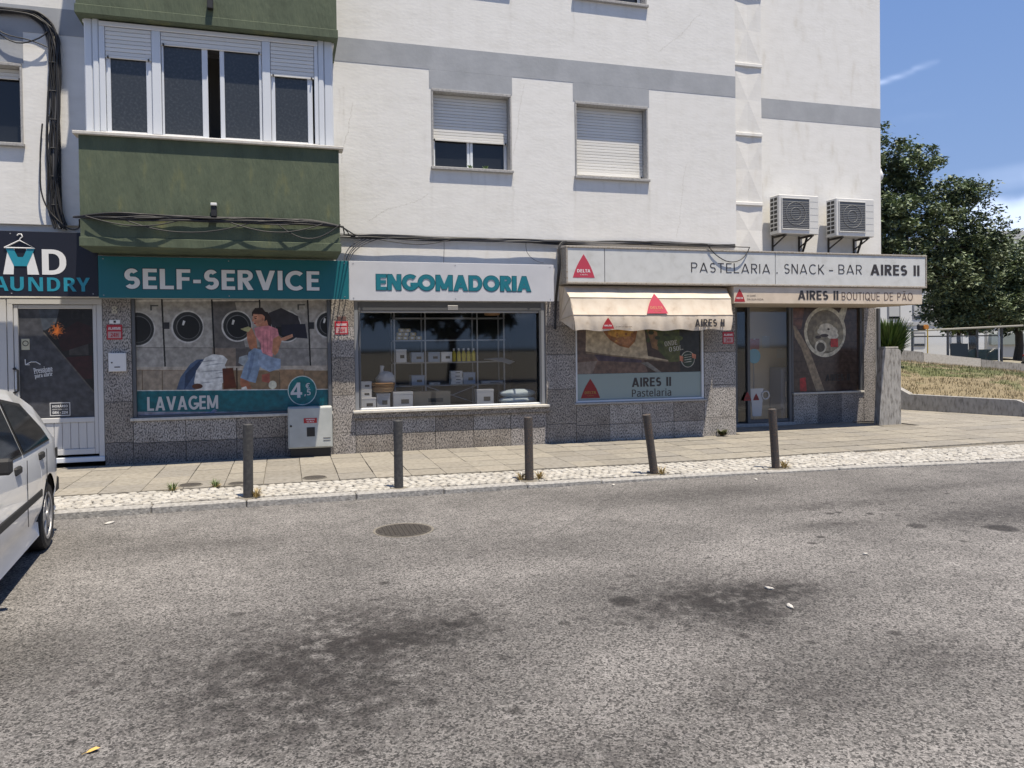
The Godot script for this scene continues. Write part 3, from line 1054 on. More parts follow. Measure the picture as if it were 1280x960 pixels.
func with_uv2(mesh: ArrayMesh, box: Rect2) -> ArrayMesh:
	var arr := mesh.surface_get_arrays(0)
	var uv := PackedVector2Array()
	for p in arr[Mesh.ARRAY_VERTEX]:
		uv.append(Vector2((p.x - box.position.x) / box.size.x, 1.0 - (p.y - box.position.y) / box.size.y))
	arr[Mesh.ARRAY_TEX_UV2] = uv
	arr[Mesh.ARRAY_TEX_UV] = uv
	var out := ArrayMesh.new()
	out.add_surface_from_arrays(Mesh.PRIMITIVE_TRIANGLES, arr)
	return out

func wall_stains() -> Image:
	# rain runs below the sills, repainted patches, hairline cracks and rust marks on the painted render
	var W := 1633
	var H := 610
	var im := Image.create(W, H, false, Image.FORMAT_RGB8)
	var r := RandomNumberGenerator.new()
	r.seed = 20
	var n := FastNoiseLite.new()
	n.seed = 6
	n.frequency = 0.02
	n.fractal_octaves = 5
	var run := FastNoiseLite.new()
	run.seed = 15
	run.frequency = 0.09
	run.fractal_octaves = 3
	var k := PackedFloat32Array()
	k.resize(W * H)
	for y in H:
		for x in W:
			k[y * W + x] = 1.0 - 0.045 * maxf(0.0, n.get_noise_2d(x * 0.6, y * 1.4)) - 0.03 * maxf(0.0, run.get_noise_2d(x, y * 0.06))
	# patches rolled over in a slightly different white
	for p in [[2.10, 3.42, 3.3, 4.28, 0.985], [4.40, 5.74, 3.3, 4.26, 0.975], [0.72, 2.08, 3.3, 5.76, 0.985], [3.44, 4.38, 3.9, 5.76, 1.012], [5.8, 7.3, 4.5, 5.76, 0.99]]:
		for y in range(int((9.4 - p[3]) * 100), int((9.4 - p[2]) * 100)):
			for x in range(int((p[0] + 9.0) * 100), int((p[1] + 9.0) * 100)):
				if x >= 0 and x < W and y >= 0 and y < H:
					k[y * W + x] *= p[4]
	# runs: x, top, length, half width, strength
	var runs := []
	for w in [[2.15, 3.39, 4.29], [4.44, 5.70, 4.27], [4.44, 5.70, 7.08], [2.15, 3.39, 7.08], [-4.47, -3.22, 4.29]]:
		for e in [w[0] - 0.01, w[1] + 0.01]:
			runs.append([e, w[2], r.randf_range(0.5, 0.95), 0.02, r.randf_range(0.12, 0.2)])
		for q in 7:
			runs.append([r.randf_range(w[0], w[1]), w[2], r.randf_range(0.15, 0.7), r.randf_range(0.01, 0.03), r.randf_range(0.04, 0.1)])
	for q in 40:
		runs.append([r.randf_range(0.8, 7.2), r.randf_range(3.4, 6.6), r.randf_range(0.2, 0.8), r.randf_range(0.008, 0.025), r.randf_range(0.02, 0.06)])
	for q in 14:
		runs.append([0.75 + r.randf() * 0.12, r.randf_range(3.6, 5.6), r.randf_range(0.3, 0.9), 0.015, r.randf_range(0.06, 0.14)])
	for q in runs:
		var cx := int((q[0] + 9.0) * 100)
		var y0 := int((9.4 - q[1]) * 100)
		var y1 := y0 + int(q[2] * 100)
		var hw := maxi(1, int(q[3] * 250))
		for y in range(maxi(0, y0), mini(H, y1)):
			var t: float = (y - y0) / float(y1 - y0)
			var drift := run.get_noise_2d(q[0] * 300.0, y * 0.3) * 3.0
			for x in range(cx - hw - 3, cx + hw + 4):
				if x >= 0 and x < W:
					var off: float = (x - cx - drift) / (q[3] * 100.0)
					k[y * W + x] *= 1.0 - q[4] * exp(-off * off) * (1.0 - t) * (0.7 + run.get_noise_2d(x * 2.0, y) * 0.8)
	# hairline cracks
	for c in [[1.2, 3.5, 0.9, 0.4], [3.6, 5.7, -0.2, -1.1], [6.2, 3.4, 0.3, 1.2], [5.9, 6.4, 0.8, 0.7], [1.0, 5.2, -0.1, -0.9]]:
		var p := Vector2(c[0], c[1])
		for s in 160:
			p += Vector2(c[2], c[3]) / 160.0 + Vector2(r.randf_range(-0.006, 0.006), r.randf_range(-0.004, 0.004))
			var x := int((p.x + 9.0) * 100)
			var y := int((9.4 - p.y) * 100)
			if x >= 0 and x < W and y >= 0 and y < H:
				k[y * W + x] *= 0.88
	for y in H:
		for x in W:
			var v := clampf(k[y * W + x], 0.0, 1.0)
			im.set_pixel(x, y, lin(v, pow(v, 1.05), pow(v, 1.2)))
	return im

func build_building() -> void:
	HOUSE = thing("apartment_building", "white block of flats with grey paint bands and granite clad shop fronts", "building")
	var left_win := Rect2(-4.47, 4.34, 1.25, 1.03)
	var w1 := Rect2(2.15, 4.34, 1.24, 1.16)
	var w2 := Rect2(4.44, 4.32, 1.26, 1.17)
	var w3 := Rect2(4.44, 7.13, 1.26, 1.17)
	var w4 := Rect2(2.15, 7.13, 1.24, 1.17)
	var face = M.stucco.duplicate()
	face.detail_albedo = ImageTexture.create_from_image(wall_stains())
	face.uv2_triplanar = false
	face.uv2_world_triplanar = false
	face.uv2_scale = Vector3.ONE
	put(HOUSE, "upper_wall", with_uv2(wall_mesh(-9.0, 7.33, 3.3, 9.4, -0.35, 0.05, [left_win, w1, w2, w3, w4]), Rect2(-9.0, 3.3, 16.33, 6.1)), face)
	# ground floor: render above the shop fronts, with openings
	var shop := [Rect2(-9.0, 0.0, 6.65, 2.34), Rect2(-2.0, 0.70, 2.64, 1.645), Rect2(0.97, 0.70, 2.96, 1.62), Rect2(4.43, 0.71, 2.30, 1.60)]
	put(HOUSE, "lower_wall", wall_mesh(-9.0, 7.33, 0.0, 3.3, -0.35, -0.03, [Rect2(-3.47, 0.0, 1.12, 2.34), shop[1], shop[2], shop[3]]), M.trim_stone)
	var st := start()
	add_box(st, Vector3(-9.0, 2.345, -0.028), Vector3(7.328, 3.298, 0.0))
	put(HOUSE, "render_strip", st.commit(), M.stucco)
	# set-back end bay
	put(HOUSE, "end_wall", wall_mesh(8.32, 11.24, 2.6, 9.4, -1.35, -1.0, []), M.stucco)
	st = start()
	add_box(st, Vector3(11.0, 0.05, -9.0), Vector3(11.238, 2.598, -1.06))
	add_box(st, Vector3(10.95, 2.602, -9.0), Vector3(11.237, 9.39, -1.352))
	add_box(st, Vector3(7.0, 0.05, -1.34), Vector3(7.33, 9.39, -0.352))
	put(HOUSE, "side_wall", st.commit(), M.stucco)
	st = start()
	add_box(st, Vector3(-9.0, 0.0, -9.3), Vector3(11.24, 9.4, -9.002))
	add_box(st, Vector3(-9.25, 0.0, -9.0), Vector3(-9.002, 9.4, 0.05))
	put(HOUSE, "rear_wall", st.commit(), M.stucco)
	st = start()
	add_box(st, Vector3(-9.3, 9.402, -9.4), Vector3(7.4, 9.65, 0.1))
	add_box(st, Vector3(7.401, 9.402, -9.4), Vector3(11.3, 9.65, -0.95))
	put(HOUSE, "roof", st.commit(), M.concrete)
	st = start()
	add_box(st, Vector3(-9.0, 3.0, -9.0), Vector3(10.94, 3.2, -0.352))
	put(HOUSE, "floor_slab", st.commit(), M.inside)
	# precast strip with crossed ribs between the bays
	st = start()
	add_box(st, Vector3(7.332, 2.6, -1.34), Vector3(8.318, 9.39, -0.665))
	put(HOUSE, "panel_backing", st.commit(), M.stucco)
	var pm = M.stucco.duplicate()
	pm.albedo_color = lin(0.97, 0.97, 0.97)
	var levels := [3.2, 4.15, 5.39, 6.63, 7.87, 9.1]
	for k in levels.size() - 1:
		var y0: float = levels[k] + 0.03
		var y1: float = levels[k + 1] - 0.03
		# a shallow four-sided relief: the diagonals stand proud, the facets dip between them
		var xa := 7.74
		var xb := 8.315
		var c := Vector3((xa + xb) * 0.5, (y0 + y1) * 0.5, -0.640)
		var cs := [Vector3(xa, y0, -0.640), Vector3(xb, y0, -0.640), Vector3(xb, y1, -0.640), Vector3(xa, y1, -0.640)]
		var ps := start()
		for e in 4:
			var p: Vector3 = cs[e]
			var q: Vector3 = cs[(e + 1) % 4]
			var m := (p + q) * 0.5 + Vector3(0, 0, -0.013)
			tri(ps, p, c, m, Vector3.BACK)
			tri(ps, q, c, m, Vector3.BACK)
		put(HOUSE, "relief_panel", ps.commit(), pm)
		bar(HOUSE, "panel_ledge", Vector3(7.34, levels[k + 1] - 0.028, -0.664), Vector3(8.318, levels[k + 1] + 0.028, -0.612), M.stucco, 0.006)
	# painted bands
	st = start()
	for r in [[0.66, 7.331, 5.785, 6.13], [2.12, 3.41, 5.506, 5.784], [4.41, 5.73, 5.496, 5.784], [-9.0, -2.2, 5.785, 6.13], [-4.6, -3.20, 5.38, 5.784]]:
		add_box(st, Vector3(r[0], r[2], 0.051), Vector3(r[1], r[3], 0.054))
	put(HOUSE, "painted_band", st.commit(), M.band)
	st = start()
	add_box(st, Vector3(8.32, 5.84, -0.999), Vector3(11.238, 6.2, -0.996))
	put(HOUSE, "painted_band", st.commit(), M.band)
	flat_window(2.15, 3.39, 4.34, 5.50, 4.77)
	flat_window(4.44, 5.70, 4.32, 5.49, 4.37)
	flat_window(4.44, 5.70, 7.13, 8.30, 7.6)
	flat_window(2.15, 3.39, 7.13, 8.30, 7.4)
	flat_window(-4.47, -3.22, 4.34, 5.37, 5.2)
	# small plants on the sill of the half open window
	for x in [2.74, 2.98]:
		var pot := thing("sill_plant", "small green plant on the half shuttered window's sill, %s one" % ("left hand" if x < 2.8 else "right hand"), "plant", Vector3(x, 4.342, 0.03), 0, "plants on the window sill")
		leaf_tuft(pot, "leaves", 26, 0.07, 0.06, 0.02, Color(0.10, 0.17, 0.06))
	granite_fronts()

func leaf_tuft(parent: Node, called: String, n: int, spread: float, tall: float, w: float, c: Color) -> MeshInstance3D:
	var st := start()
	for k in n:
		var a := rng.randf() * TAU
		var out := Vector3(cos(a), 0, sin(a))
		var foot := out * spread * 0.25 * rng.randf()
		var tip := out * spread * rng.randf_range(0.4, 1.0) + Vector3(0, tall * rng.randf_range(0.4, 1.0), 0)
		var mid := (foot + tip) * 0.5 + Vector3(0, tall * 0.15, 0)
		var side := out.cross(Vector3.UP) * w * 0.5
		var v := rng.randf_range(0.7, 1.3)
		st.set_color(Color(c.r * v, c.g * v, c.b * v))
		tri(st, foot, mid - side, mid + side, Vector3(0, 1, 0.3))
		tri(st, tip, mid - side, mid + side, Vector3(0, 1, 0.3))
	return put(parent, called, st.commit(), M.leaf_mat)

func granite_field(x0: float, x1: float, y0: float, y1: float, zf: float, cols: int, rows: Array, low_dark := true) -> void:
	var mats := [M.granite, M.granite_b, M.granite_c]
	var w := (x1 - x0) / cols
	var cuts := [y0]
	cuts.append_array(rows)
	cuts.append(y1)
	for j in cuts.size() - 1:
		for i in cols:
			var s := Vector3(w - 0.007, cuts[j + 1] - cuts[j] - 0.007, 0.029)
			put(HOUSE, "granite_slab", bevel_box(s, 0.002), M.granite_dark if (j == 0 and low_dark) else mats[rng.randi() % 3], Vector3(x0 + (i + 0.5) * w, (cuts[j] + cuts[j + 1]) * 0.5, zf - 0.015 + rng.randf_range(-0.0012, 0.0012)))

func granite_fronts() -> void:
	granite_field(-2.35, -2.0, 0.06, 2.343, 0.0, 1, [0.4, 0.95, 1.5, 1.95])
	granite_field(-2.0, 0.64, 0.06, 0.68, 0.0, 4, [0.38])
	granite_field(0.64, 0.97, 0.06, 2.343, 0.0, 1, [0.4, 0.95, 1.5, 1.95], false)
	granite_field(0.97, 3.93, 0.06, 0.60, 0.0, 5, [0.36], false)
	granite_field(3.93, 4.43, 0.06, 2.343, 0.0, 1, [0.4, 0.95, 1.5, 1.95], false)
	granite_field(4.43, 6.73, 0.06, 0.69, 0.0, 4, [0.36], false)
	granite_field(6.73, 7.332, 0.06, 2.343, 0.0, 1, [0.4, 0.95, 1.5, 1.95], false)
	# return of the pier into the set-back shop
	var st := start()
	add_box(st, Vector3(7.33, 0.05, -1.0), Vector3(7.345, 2.6, -0.03))
	put(HOUSE, "pier_return", st.commit(), M.granite)

# ------------------------------------------------------------------ glazed balconies
func glazed_bay(b: Node3D, y0: float, y1: float, shutters: Array) -> void:
	var z := 0.85
	# white lining above, corner posts in folded aluminium
	bar(b, "head_panel", Vector3(-2.34, y1 - 0.13, 0.056), Vector3(0.69, y1 - 0.001, z - 0.04), M.white_paint)
	for c in [[-2.32, -2.23], [-2.225, -2.155], [0.475, 0.55], [0.555, 0.66]]:
		bar(b, "corner_post", Vector3(c[0], y0, z - 0.09), Vector3(c[1], y1 - 0.002, z - (0.0 if c[0] > -2.3 and c[0] < 0.5 else 0.015)), M.alu, 0.012)
	for s in [-2.33, 0.655]:
		bar(b, "side_panel", Vector3(s, y0, 0.06), Vector3(s + 0.02, y1 - 0.14, z - 0.095), M.alu)
	bar(b, "top_rail", Vector3(-2.15, y1 - 0.175, z - 0.06), Vector3(0.472, y1 - 0.115, z + 0.012), M.white_paint)
	bar(b, "bottom_rail", Vector3(-2.15, y0, z - 0.06), Vector3(0.472, y0 + 0.05, z + 0.01), M.white_paint)
	for p in [[-2.15, -2.085], [-1.555, -1.45], [-0.235, -0.13], [0.425, 0.472]]:
		bar(b, "post", Vector3(p[0], y0 + 0.051, z - 0.06), Vector3(p[1], y1 - 0.176, z + 0.01), M.alu, 0.006)
	var bays := [[-2.085, -1.555], [-1.45, -0.235], [-0.13, 0.425]]
	for k in 3:
		slat_curtain(b, bays[k][0] + 0.004, bays[k][1] - 0.004, y1 - 0.18, shutters[k], z - 0.005, 0.05)
	var yb := y0 + 0.051
	var yt := y1 - 0.18
	# sashes: stiles and panes
	for s in [[-2.08, -2.03], [-1.625, -1.56], [-1.445, -1.42], [-0.97, -0.90], [-0.755, -0.70], [-0.275, -0.24], [-0.125, -0.075], [0.335, 0.40]]:
		bar(b, "sash_stile", Vector3(s[0], yb, z - 0.05), Vector3(s[1], yt, z - 0.016), M.alu)
	for g in [[-2.03, -1.625], [-1.42, -0.97], [-0.70, -0.275], [-0.075, 0.335]]:
		bar(b, "pane", Vector3(g[0] + 0.001, yb + 0.02, z - 0.04), Vector3(g[1] - 0.001, yt, z - 0.034), M.glass_reflection_tint, 0.001)
		bar(b, "sash_rail", Vector3(g[0] + 0.001, yb, z - 0.048), Vector3(g[1] - 0.001, yb + 0.019, z - 0.018), M.white_paint, 0.003)
	# what shows through the gap: the inner wall and a blue bin
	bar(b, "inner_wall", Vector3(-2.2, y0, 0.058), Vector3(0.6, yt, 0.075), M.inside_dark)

func build_balcony() -> void:
	for k in 2:
		var dy := 2.82 * k
		var b := Node3D.new()
		b.name = "balcony"
		HOUSE.add_child(b, true)
		var st := start()
		# hollow parapet: front, two sides, floor
		add_box(st, Vector3(-2.37, 3.03 + dy, 0.88), Vector3(0.72, 4.265 + dy, 0.98))
		add_box(st, Vector3(-2.37, 3.03 + dy, 0.052), Vector3(-2.27, 4.265 + dy, 0.879))
		add_box(st, Vector3(0.62, 3.03 + dy, 0.052), Vector3(0.72, 4.265 + dy, 0.879))
		put(b, "parapet", st.commit(), M.green)
		bar(b, "floor_edge", Vector3(-2.385, 2.915 + dy, 0.052), Vector3(0.735, 3.028 + dy, 0.992), M.green, 0.006)
		bar(b, "sill", Vector3(-2.43, 4.266 + dy, 0.8), Vector3(0.78, 4.305 + dy, 1.03), M.stone, 0.006)
		glazed_bay(b, 4.306 + dy, 5.832 + dy, [5.27 + dy, 5.485 + dy, 5.215 + dy])
	var top := Node3D.new()
	top.name = "balcony"
	HOUSE.add_child(top, true)
	bar(top, "roof_slab", Vector3(-2.4, 8.56, 0.052), Vector3(0.75, 8.8, 1.0), M.green)
	# little drain spouts through the parapets
	for y in [3.32, 5.93]:
		bar(top, "drain_spout", Vector3(-0.875, y, 0.981), Vector3(-0.805, y + 0.13, 1.06), M.black)
	var lamp := thing("sensor_box", "small black box with a white top mounted low on the green parapet", "sensor", Vector3(-0.84, 3.40, 1.0))
	put(lamp, "cap", bevel_box(Vector3(0.075, 0.035, 0.07), 0.006), M.white_paint, Vector3(0, 0.07, 0.04))

# ------------------------------------------------------------------ shop fronts
func laundry_poster() -> Image:
	# painted in the layout of the print: W by H with u to the right and v down
	var W := 1180
	var H := 720
	var im := Image.create(W, H, false, Image.FORMAT_RGB8)
	var P := func(x: float, y: float) -> Vector2:
		var u := (x - 42.0) / 1185.0
		return Vector2(u * W, (y - (20.0 + 15.0 * u)) / (720.0 - 77.0 * u) * H)
	var poly := func(a: Array, c: Color) -> void:
		var pts := []
		for k in range(0, a.size(), 2):
			pts.append(P.call(a[k], a[k + 1]))
		paint_poly(im, pts, c)
	var oval := func(x: float, y: float, rx: float, ry: float, c: Color) -> void:
		paint_oval(im, P.call(x, y), rx, ry * 1.05, c)
	im.fill(lin(0.30, 0.29, 0.27))
	# machine fronts
	var tones := [lin(0.40, 0.385, 0.36), lin(0.36, 0.345, 0.32), lin(0.155, 0.145, 0.14), lin(0.30, 0.285, 0.27), lin(0.36, 0.34, 0.315)]
	var edges := [20, 195, 492, 790, 1100, 1260]
	for k in 5:
		poly.call([edges[k], 0, edges[k + 1], 0, edges[k + 1] + 10, 440, edges[k] + 12, 440], tones[k])
		poly.call([edges[k], 0, edges[k + 1], 0, edges[k + 1], 22, edges[k], 22], lin(0.06, 0.06, 0.065))
		poly.call([edges[k], 28, edges[k + 1], 28, edges[k + 1], 38, edges[k], 38], lin(0.5, 0.49, 0.47))
		poly.call([edges[k] + 10, 318, edges[k + 1] + 6, 318, edges[k + 1] + 6, 322, edges[k] + 10, 322], lin(0.19, 0.18, 0.17))
		poly.call([edges[k] + 10, 322, edges[k + 1] + 6, 322, edges[k + 1] + 6, 436, edges[k] + 10, 436], tones[k].darkened(0.06))
	poly.call([640, 45, 790, 45, 790, 315, 700, 315], lin(0.33, 0.31, 0.29))
	poly.call([495, 322, 640, 322, 640, 436, 495, 436], lin(0.25, 0.21, 0.18))
	poly.call([930, 45, 1090, 45, 1090, 110, 930, 110], lin(0.34, 0.33, 0.31))
	for c in [[50, 205, 105], [348, 192, 98], [650, 188, 96], [960, 190, 100], [1235, 180, 86]]:
		oval.call(c[0], c[1], c[2], c[2], lin(0.50, 0.49, 0.47))
		oval.call(c[0] + 2, c[1], c[2] - 9, c[2] - 9, lin(0.05, 0.05, 0.05))
		oval.call(c[0] + 4, c[1] + 2, c[2] - 26, c[2] - 26, lin(0.16, 0.16, 0.16))
		oval.call(c[0] + 5, c[1] + 3, c[2] - 31, c[2] - 31, lin(0.022, 0.022, 0.024))
		poly.call([c[0] - 26, c[1] - 40, c[0] - 12, c[1] - 34, c[0] - 22, c[1] - 8, c[0] - 34, c[1] - 10], lin(0.6, 0.6, 0.58))
	for x in [222, 1125]:
		poly.call([x - 14, 165, x + 18, 165, x + 18, 205, x - 14, 205], lin(0.05, 0.05, 0.055))
	for x in [152, 1060]:
		poly.call([x - 24, 58, x + 24, 58, x + 24, 92, x - 24, 92], lin(0.1, 0.1, 0.1))
		poly.call([x - 14, 66, x + 26, 66, x + 26, 92, x - 14, 92], lin(0.36, 0.35, 0.33))
	for x in [197, 497, 793, 1102]:
		poly.call([x - 4, 20, x + 5, 20, x + 17, 436, x + 8, 436], lin(0.02, 0.02, 0.02))
	# bench
	poly.call([40, 440, 1240, 420, 1240, 462, 40, 462], lin(0.42, 0.38, 0.33))
	poly.call([40, 458, 1240, 450, 1240, 585, 40, 600], lin(0.25, 0.185, 0.13))
	poly.call([40, 462, 480, 458, 480, 590, 40, 600], lin(0.31, 0.27, 0.22))
	poly.call([912, 448, 1068, 445, 1068, 560, 912, 565], lin(0.30, 0.21, 0.14))
	for x in [72, 190, 912, 1070]:
		poly.call([x, 462, x + 4, 462, x + 4, 590, x, 590], lin(0.14, 0.11, 0.08))
	poly.call([640, 440, 648, 440, 648, 570, 640, 570], lin(0.06, 0.04, 0.03))
	# heap of washing
	poly.call([270, 590, 300, 500, 360, 420, 400, 392, 462, 388, 440, 470, 400, 540, 380, 590], lin(0.10, 0.14, 0.21))
	poly.call([330, 480, 420, 395, 445, 395, 360, 520, 320, 580], lin(0.05, 0.075, 0.13))
	poly.call([395, 460, 450, 380, 500, 358, 560, 365, 588, 390, 570, 425, 590, 470, 580, 515, 552, 535, 552, 588, 400, 590, 380, 530], lin(0.62, 0.62, 0.61))
	for c in [[470, 400, 60, 4], [520, 418, 55, 4], [490, 460, 80, 4], [530, 500, 50, 4], [460, 530, 60, 4], [470, 425, 30, 3], [540, 470, 40, 3]]:
		poly.call([c[0] - c[2], c[1] + 8, c[0], c[1] + c[3], c[0] + c[2], c[1] - 5, c[0], c[1] - c[3]], lin(0.36, 0.37, 0.38))
	poly.call([555, 445, 620, 440, 640, 560, 560, 570], lin(0.13, 0.05, 0.03))
	oval.call(400, 555, 32, 16, lin(0.12, 0.06, 0.04))
	# seated customer reading: hair, face, shirt, arms, jeans, shoes
	poly.call([850, 110, 930, 80, 1040, 130, 1050, 200, 870, 190], lin(0.06, 0.055, 0.06))
	poly.call([930, 180, 1085, 175, 1098, 262, 1000, 255, 930, 240], lin(0.035, 0.035, 0.05))
	poly.call([745, 105, 765, 80, 810, 78, 835, 110, 832, 175, 800, 190, 780, 150, 745, 125], lin(0.05, 0.035, 0.03))
	poly.call([752, 115, 810, 118, 826, 130, 822, 170, 800, 188, 775, 192, 758, 170, 748, 145], lin(0.48, 0.27, 0.19))
	# face turned to the left: brow, eye, nose, mouth, ear
	poly.call([756, 132, 776, 129, 776, 133, 757, 136], lin(0.10, 0.05, 0.035))
	poly.call([760, 140, 774, 139, 772, 145, 762, 145], lin(0.06, 0.035, 0.03))
	poly.call([748, 142, 744, 158, 752, 161, 756, 150], lin(0.40, 0.21, 0.14))
	poly.call([754, 170, 770, 168, 768, 174, 757, 175], lin(0.30, 0.07, 0.07))
	poly.call([806, 138, 816, 138, 814, 156, 806, 154], lin(0.40, 0.20, 0.14))
	poly.call([815, 100, 845, 105, 868, 150, 862, 230, 846, 235, 842, 170, 826, 135], lin(0.05, 0.035, 0.03))
	poly.call([800, 175, 838, 150, 850, 195, 790, 205], lin(0.42, 0.22, 0.15))
	poly.call([710, 215, 740, 195, 770, 260, 775, 320, 760, 345, 725, 320, 712, 270], lin(0.40, 0.21, 0.14))
	poly.call([757, 200, 800, 190, 850, 185, 905, 205, 915, 250, 880, 290, 870, 375, 800, 345, 795, 290, 765, 245], lin(0.56, 0.27, 0.29))
	for x in [810, 835, 858]:
		poly.call([x, 215, x + 4, 215, x + 6, 345, x + 2, 345], lin(0.42, 0.19, 0.21))
	poly.call([875, 265, 912, 245, 935, 262, 905, 345, 885, 365, 868, 345], lin(0.44, 0.24, 0.16))
	poly.call([920, 262, 1000, 235, 1005, 252, 955, 275, 925, 275], lin(0.52, 0.30, 0.21))
	poly.call([670, 205, 720, 190, 740, 200, 720, 225, 690, 215], lin(0.40, 0.38, 0.22))
	poly.call([665, 500, 720, 345, 755, 320, 800, 330, 815, 370, 790, 430, 760, 530, 715, 520], lin(0.25, 0.31, 0.40))
	poly.call([790, 345, 870, 375, 922, 385, 920, 440, 850, 462, 800, 440, 775, 420], lin(0.29, 0.35, 0.44))
	poly.call([660, 375, 710, 360, 718, 385, 690, 430, 655, 410], lin(0.33, 0.36, 0.38))
	poly.call([735, 350, 760, 340, 745, 420, 715, 510, 705, 505], lin(0.18, 0.23, 0.31))
	poly.call([665, 500, 715, 520, 735, 560, 690, 575, 665, 545], lin(0.35, 0.17, 0.11))
	poly.call([670, 560, 700, 550, 712, 578, 672, 580], lin(0.6, 0.58, 0.54))
	poly.call([800, 480, 850, 470, 850, 530, 800, 520], lin(0.32, 0.13, 0.10))
	oval.call(868, 540, 26, 26, lin(0.56, 0.55, 0.46))
	# price band
	poly.call([40, 588, 1240, 562, 1240, 700, 40, 716], lin(0.012, 0.14, 0.165))
	poly.call([40, 583, 1240, 557, 1240, 563, 40, 589], lin(0.55, 0.55, 0.53))
	poly.call([40, 716, 1240, 692, 1240, 760, 40, 760], lin(0.30, 0.30, 0.34))
	poly.call([360, 730, 480, 708, 500, 690, 520, 700, 470, 735], lin(0.16, 0.2, 0.3))
	oval.call(1058, 570, 94, 92, lin(0.5, 0.55, 0.53))
	oval.call(1058, 570, 88, 86, lin(0.015, 0.17, 0.18))
	grain(im, 0.22, 4, 0.9, 2.6, 1.3)
	return im

func pastry_poster() -> Image:
	var W := 900
	var H := 460
	var im := Image.create(W, H, false, Image.FORMAT_RGB8)
	im.fill(lin(0.055, 0.038, 0.028))
	var P := func(x: float, y: float) -> Vector2:
		return Vector2((x - 42.0) / 1168.0 * W, (y + 90.0) / 515.0 * H)
	var poly := func(a: Array, c: Color) -> void:
		var pts := []
		for k in range(0, a.size(), 2):
			pts.append(P.call(a[k], a[k + 1]))
		paint_poly(im, pts, c)
	poly.call([42, -100, 300, -100, 300, 420, 42, 420], lin(0.105, 0.075, 0.062))
	poly.call([42, 300, 660, 320, 700, 430, 42, 430], lin(0.13, 0.088, 0.07))
	poly.call([42, 340, 230, 330, 180, 430, 42, 430], lin(0.19, 0.15, 0.13))
	poly.call([200, 280, 640, 330, 640, 350, 240, 330], lin(0.06, 0.045, 0.06))
	poly.call([125, 260, 135, -100, 640, -100, 700, 300, 960, 345, 420, 300], lin(0.40, 0.335, 0.245))
	poly.call([125, 265, 900, 340, 900, 350, 125, 275], lin(0.17, 0.13, 0.09))
	# pie with a browned rim
	poly.call([270, -100, 610, -100, 600, 120, 580, 190, 520, 240, 440, 225, 350, 180, 290, 120], lin(0.24, 0.11, 0.045))
	poly.call([295, -100, 590, -100, 575, 110, 540, 150, 420, 165, 330, 140], lin(0.42, 0.235, 0.06))
	poly.call([360, 165, 540, 150, 575, 170, 515, 225, 440, 210], lin(0.33, 0.17, 0.09))
	for k in 60:
		var q: Vector2 = P.call(rng.randf_range(310, 570), rng.randf_range(-60, 190))
		paint_oval(im, q, rng.randf_range(4, 12), rng.randf_range(3, 8), [lin(0.30, 0.14, 0.05), lin(0.48, 0.29, 0.1), lin(0.22, 0.1, 0.05)][k % 3])
	# dark leaves to the right
	poly.call([640, -100, 1000, -100, 1010, 60, 990, 350, 880, 330, 800, 260, 720, 180, 650, 60], lin(0.055, 0.065, 0.022))
	poly.call([690, 90, 790, 120, 800, 260, 740, 240], lin(0.19, 0.11, 0.055))
	poly.call([830, 200, 1000, 180, 1060, 340, 900, 350], lin(0.08, 0.085, 0.03))
	poly.call([1000, -100, 1215, -100, 1215, 425, 1010, 425], lin(0.022, 0.022, 0.02))
	for k in 26:
		var q: Vector2 = P.call(rng.randf_range(660, 1000), rng.randf_range(-80, 280))
		paint_oval(im, q, rng.randf_range(10, 34), rng.randf_range(6, 18), [lin(0.05, 0.065, 0.02), lin(0.08, 0.1, 0.03), lin(0.035, 0.042, 0.016)][k % 3])
	poly.call([630, 350, 700, 345, 830, 425, 780, 425], lin(0.16, 0.15, 0.14))
	# round crest with a ribbon
	paint_oval(im, P.call(1085, 330), 52, 56, lin(0.42, 0.4, 0.36))
	paint_oval(im, P.call(1085, 330), 47, 51, lin(0.03, 0.045, 0.03))
	for k in 4:
		paint_line(im, [P.call(1050, 300 + k * 18), P.call(1120, 292 + k * 18)], 4.0, lin(0.45, 0.42, 0.38))
	for s in [[1005, 300, 1040, 350], [1125, 285, 1165, 330]]:
		poly.call([s[0], s[1], s[2], s[1] + 10, s[2], s[3], s[0], s[3] - 10], lin(0.4, 0.16, 0.10))
	grain(im, 0.3, 9, 1.0)
	return im

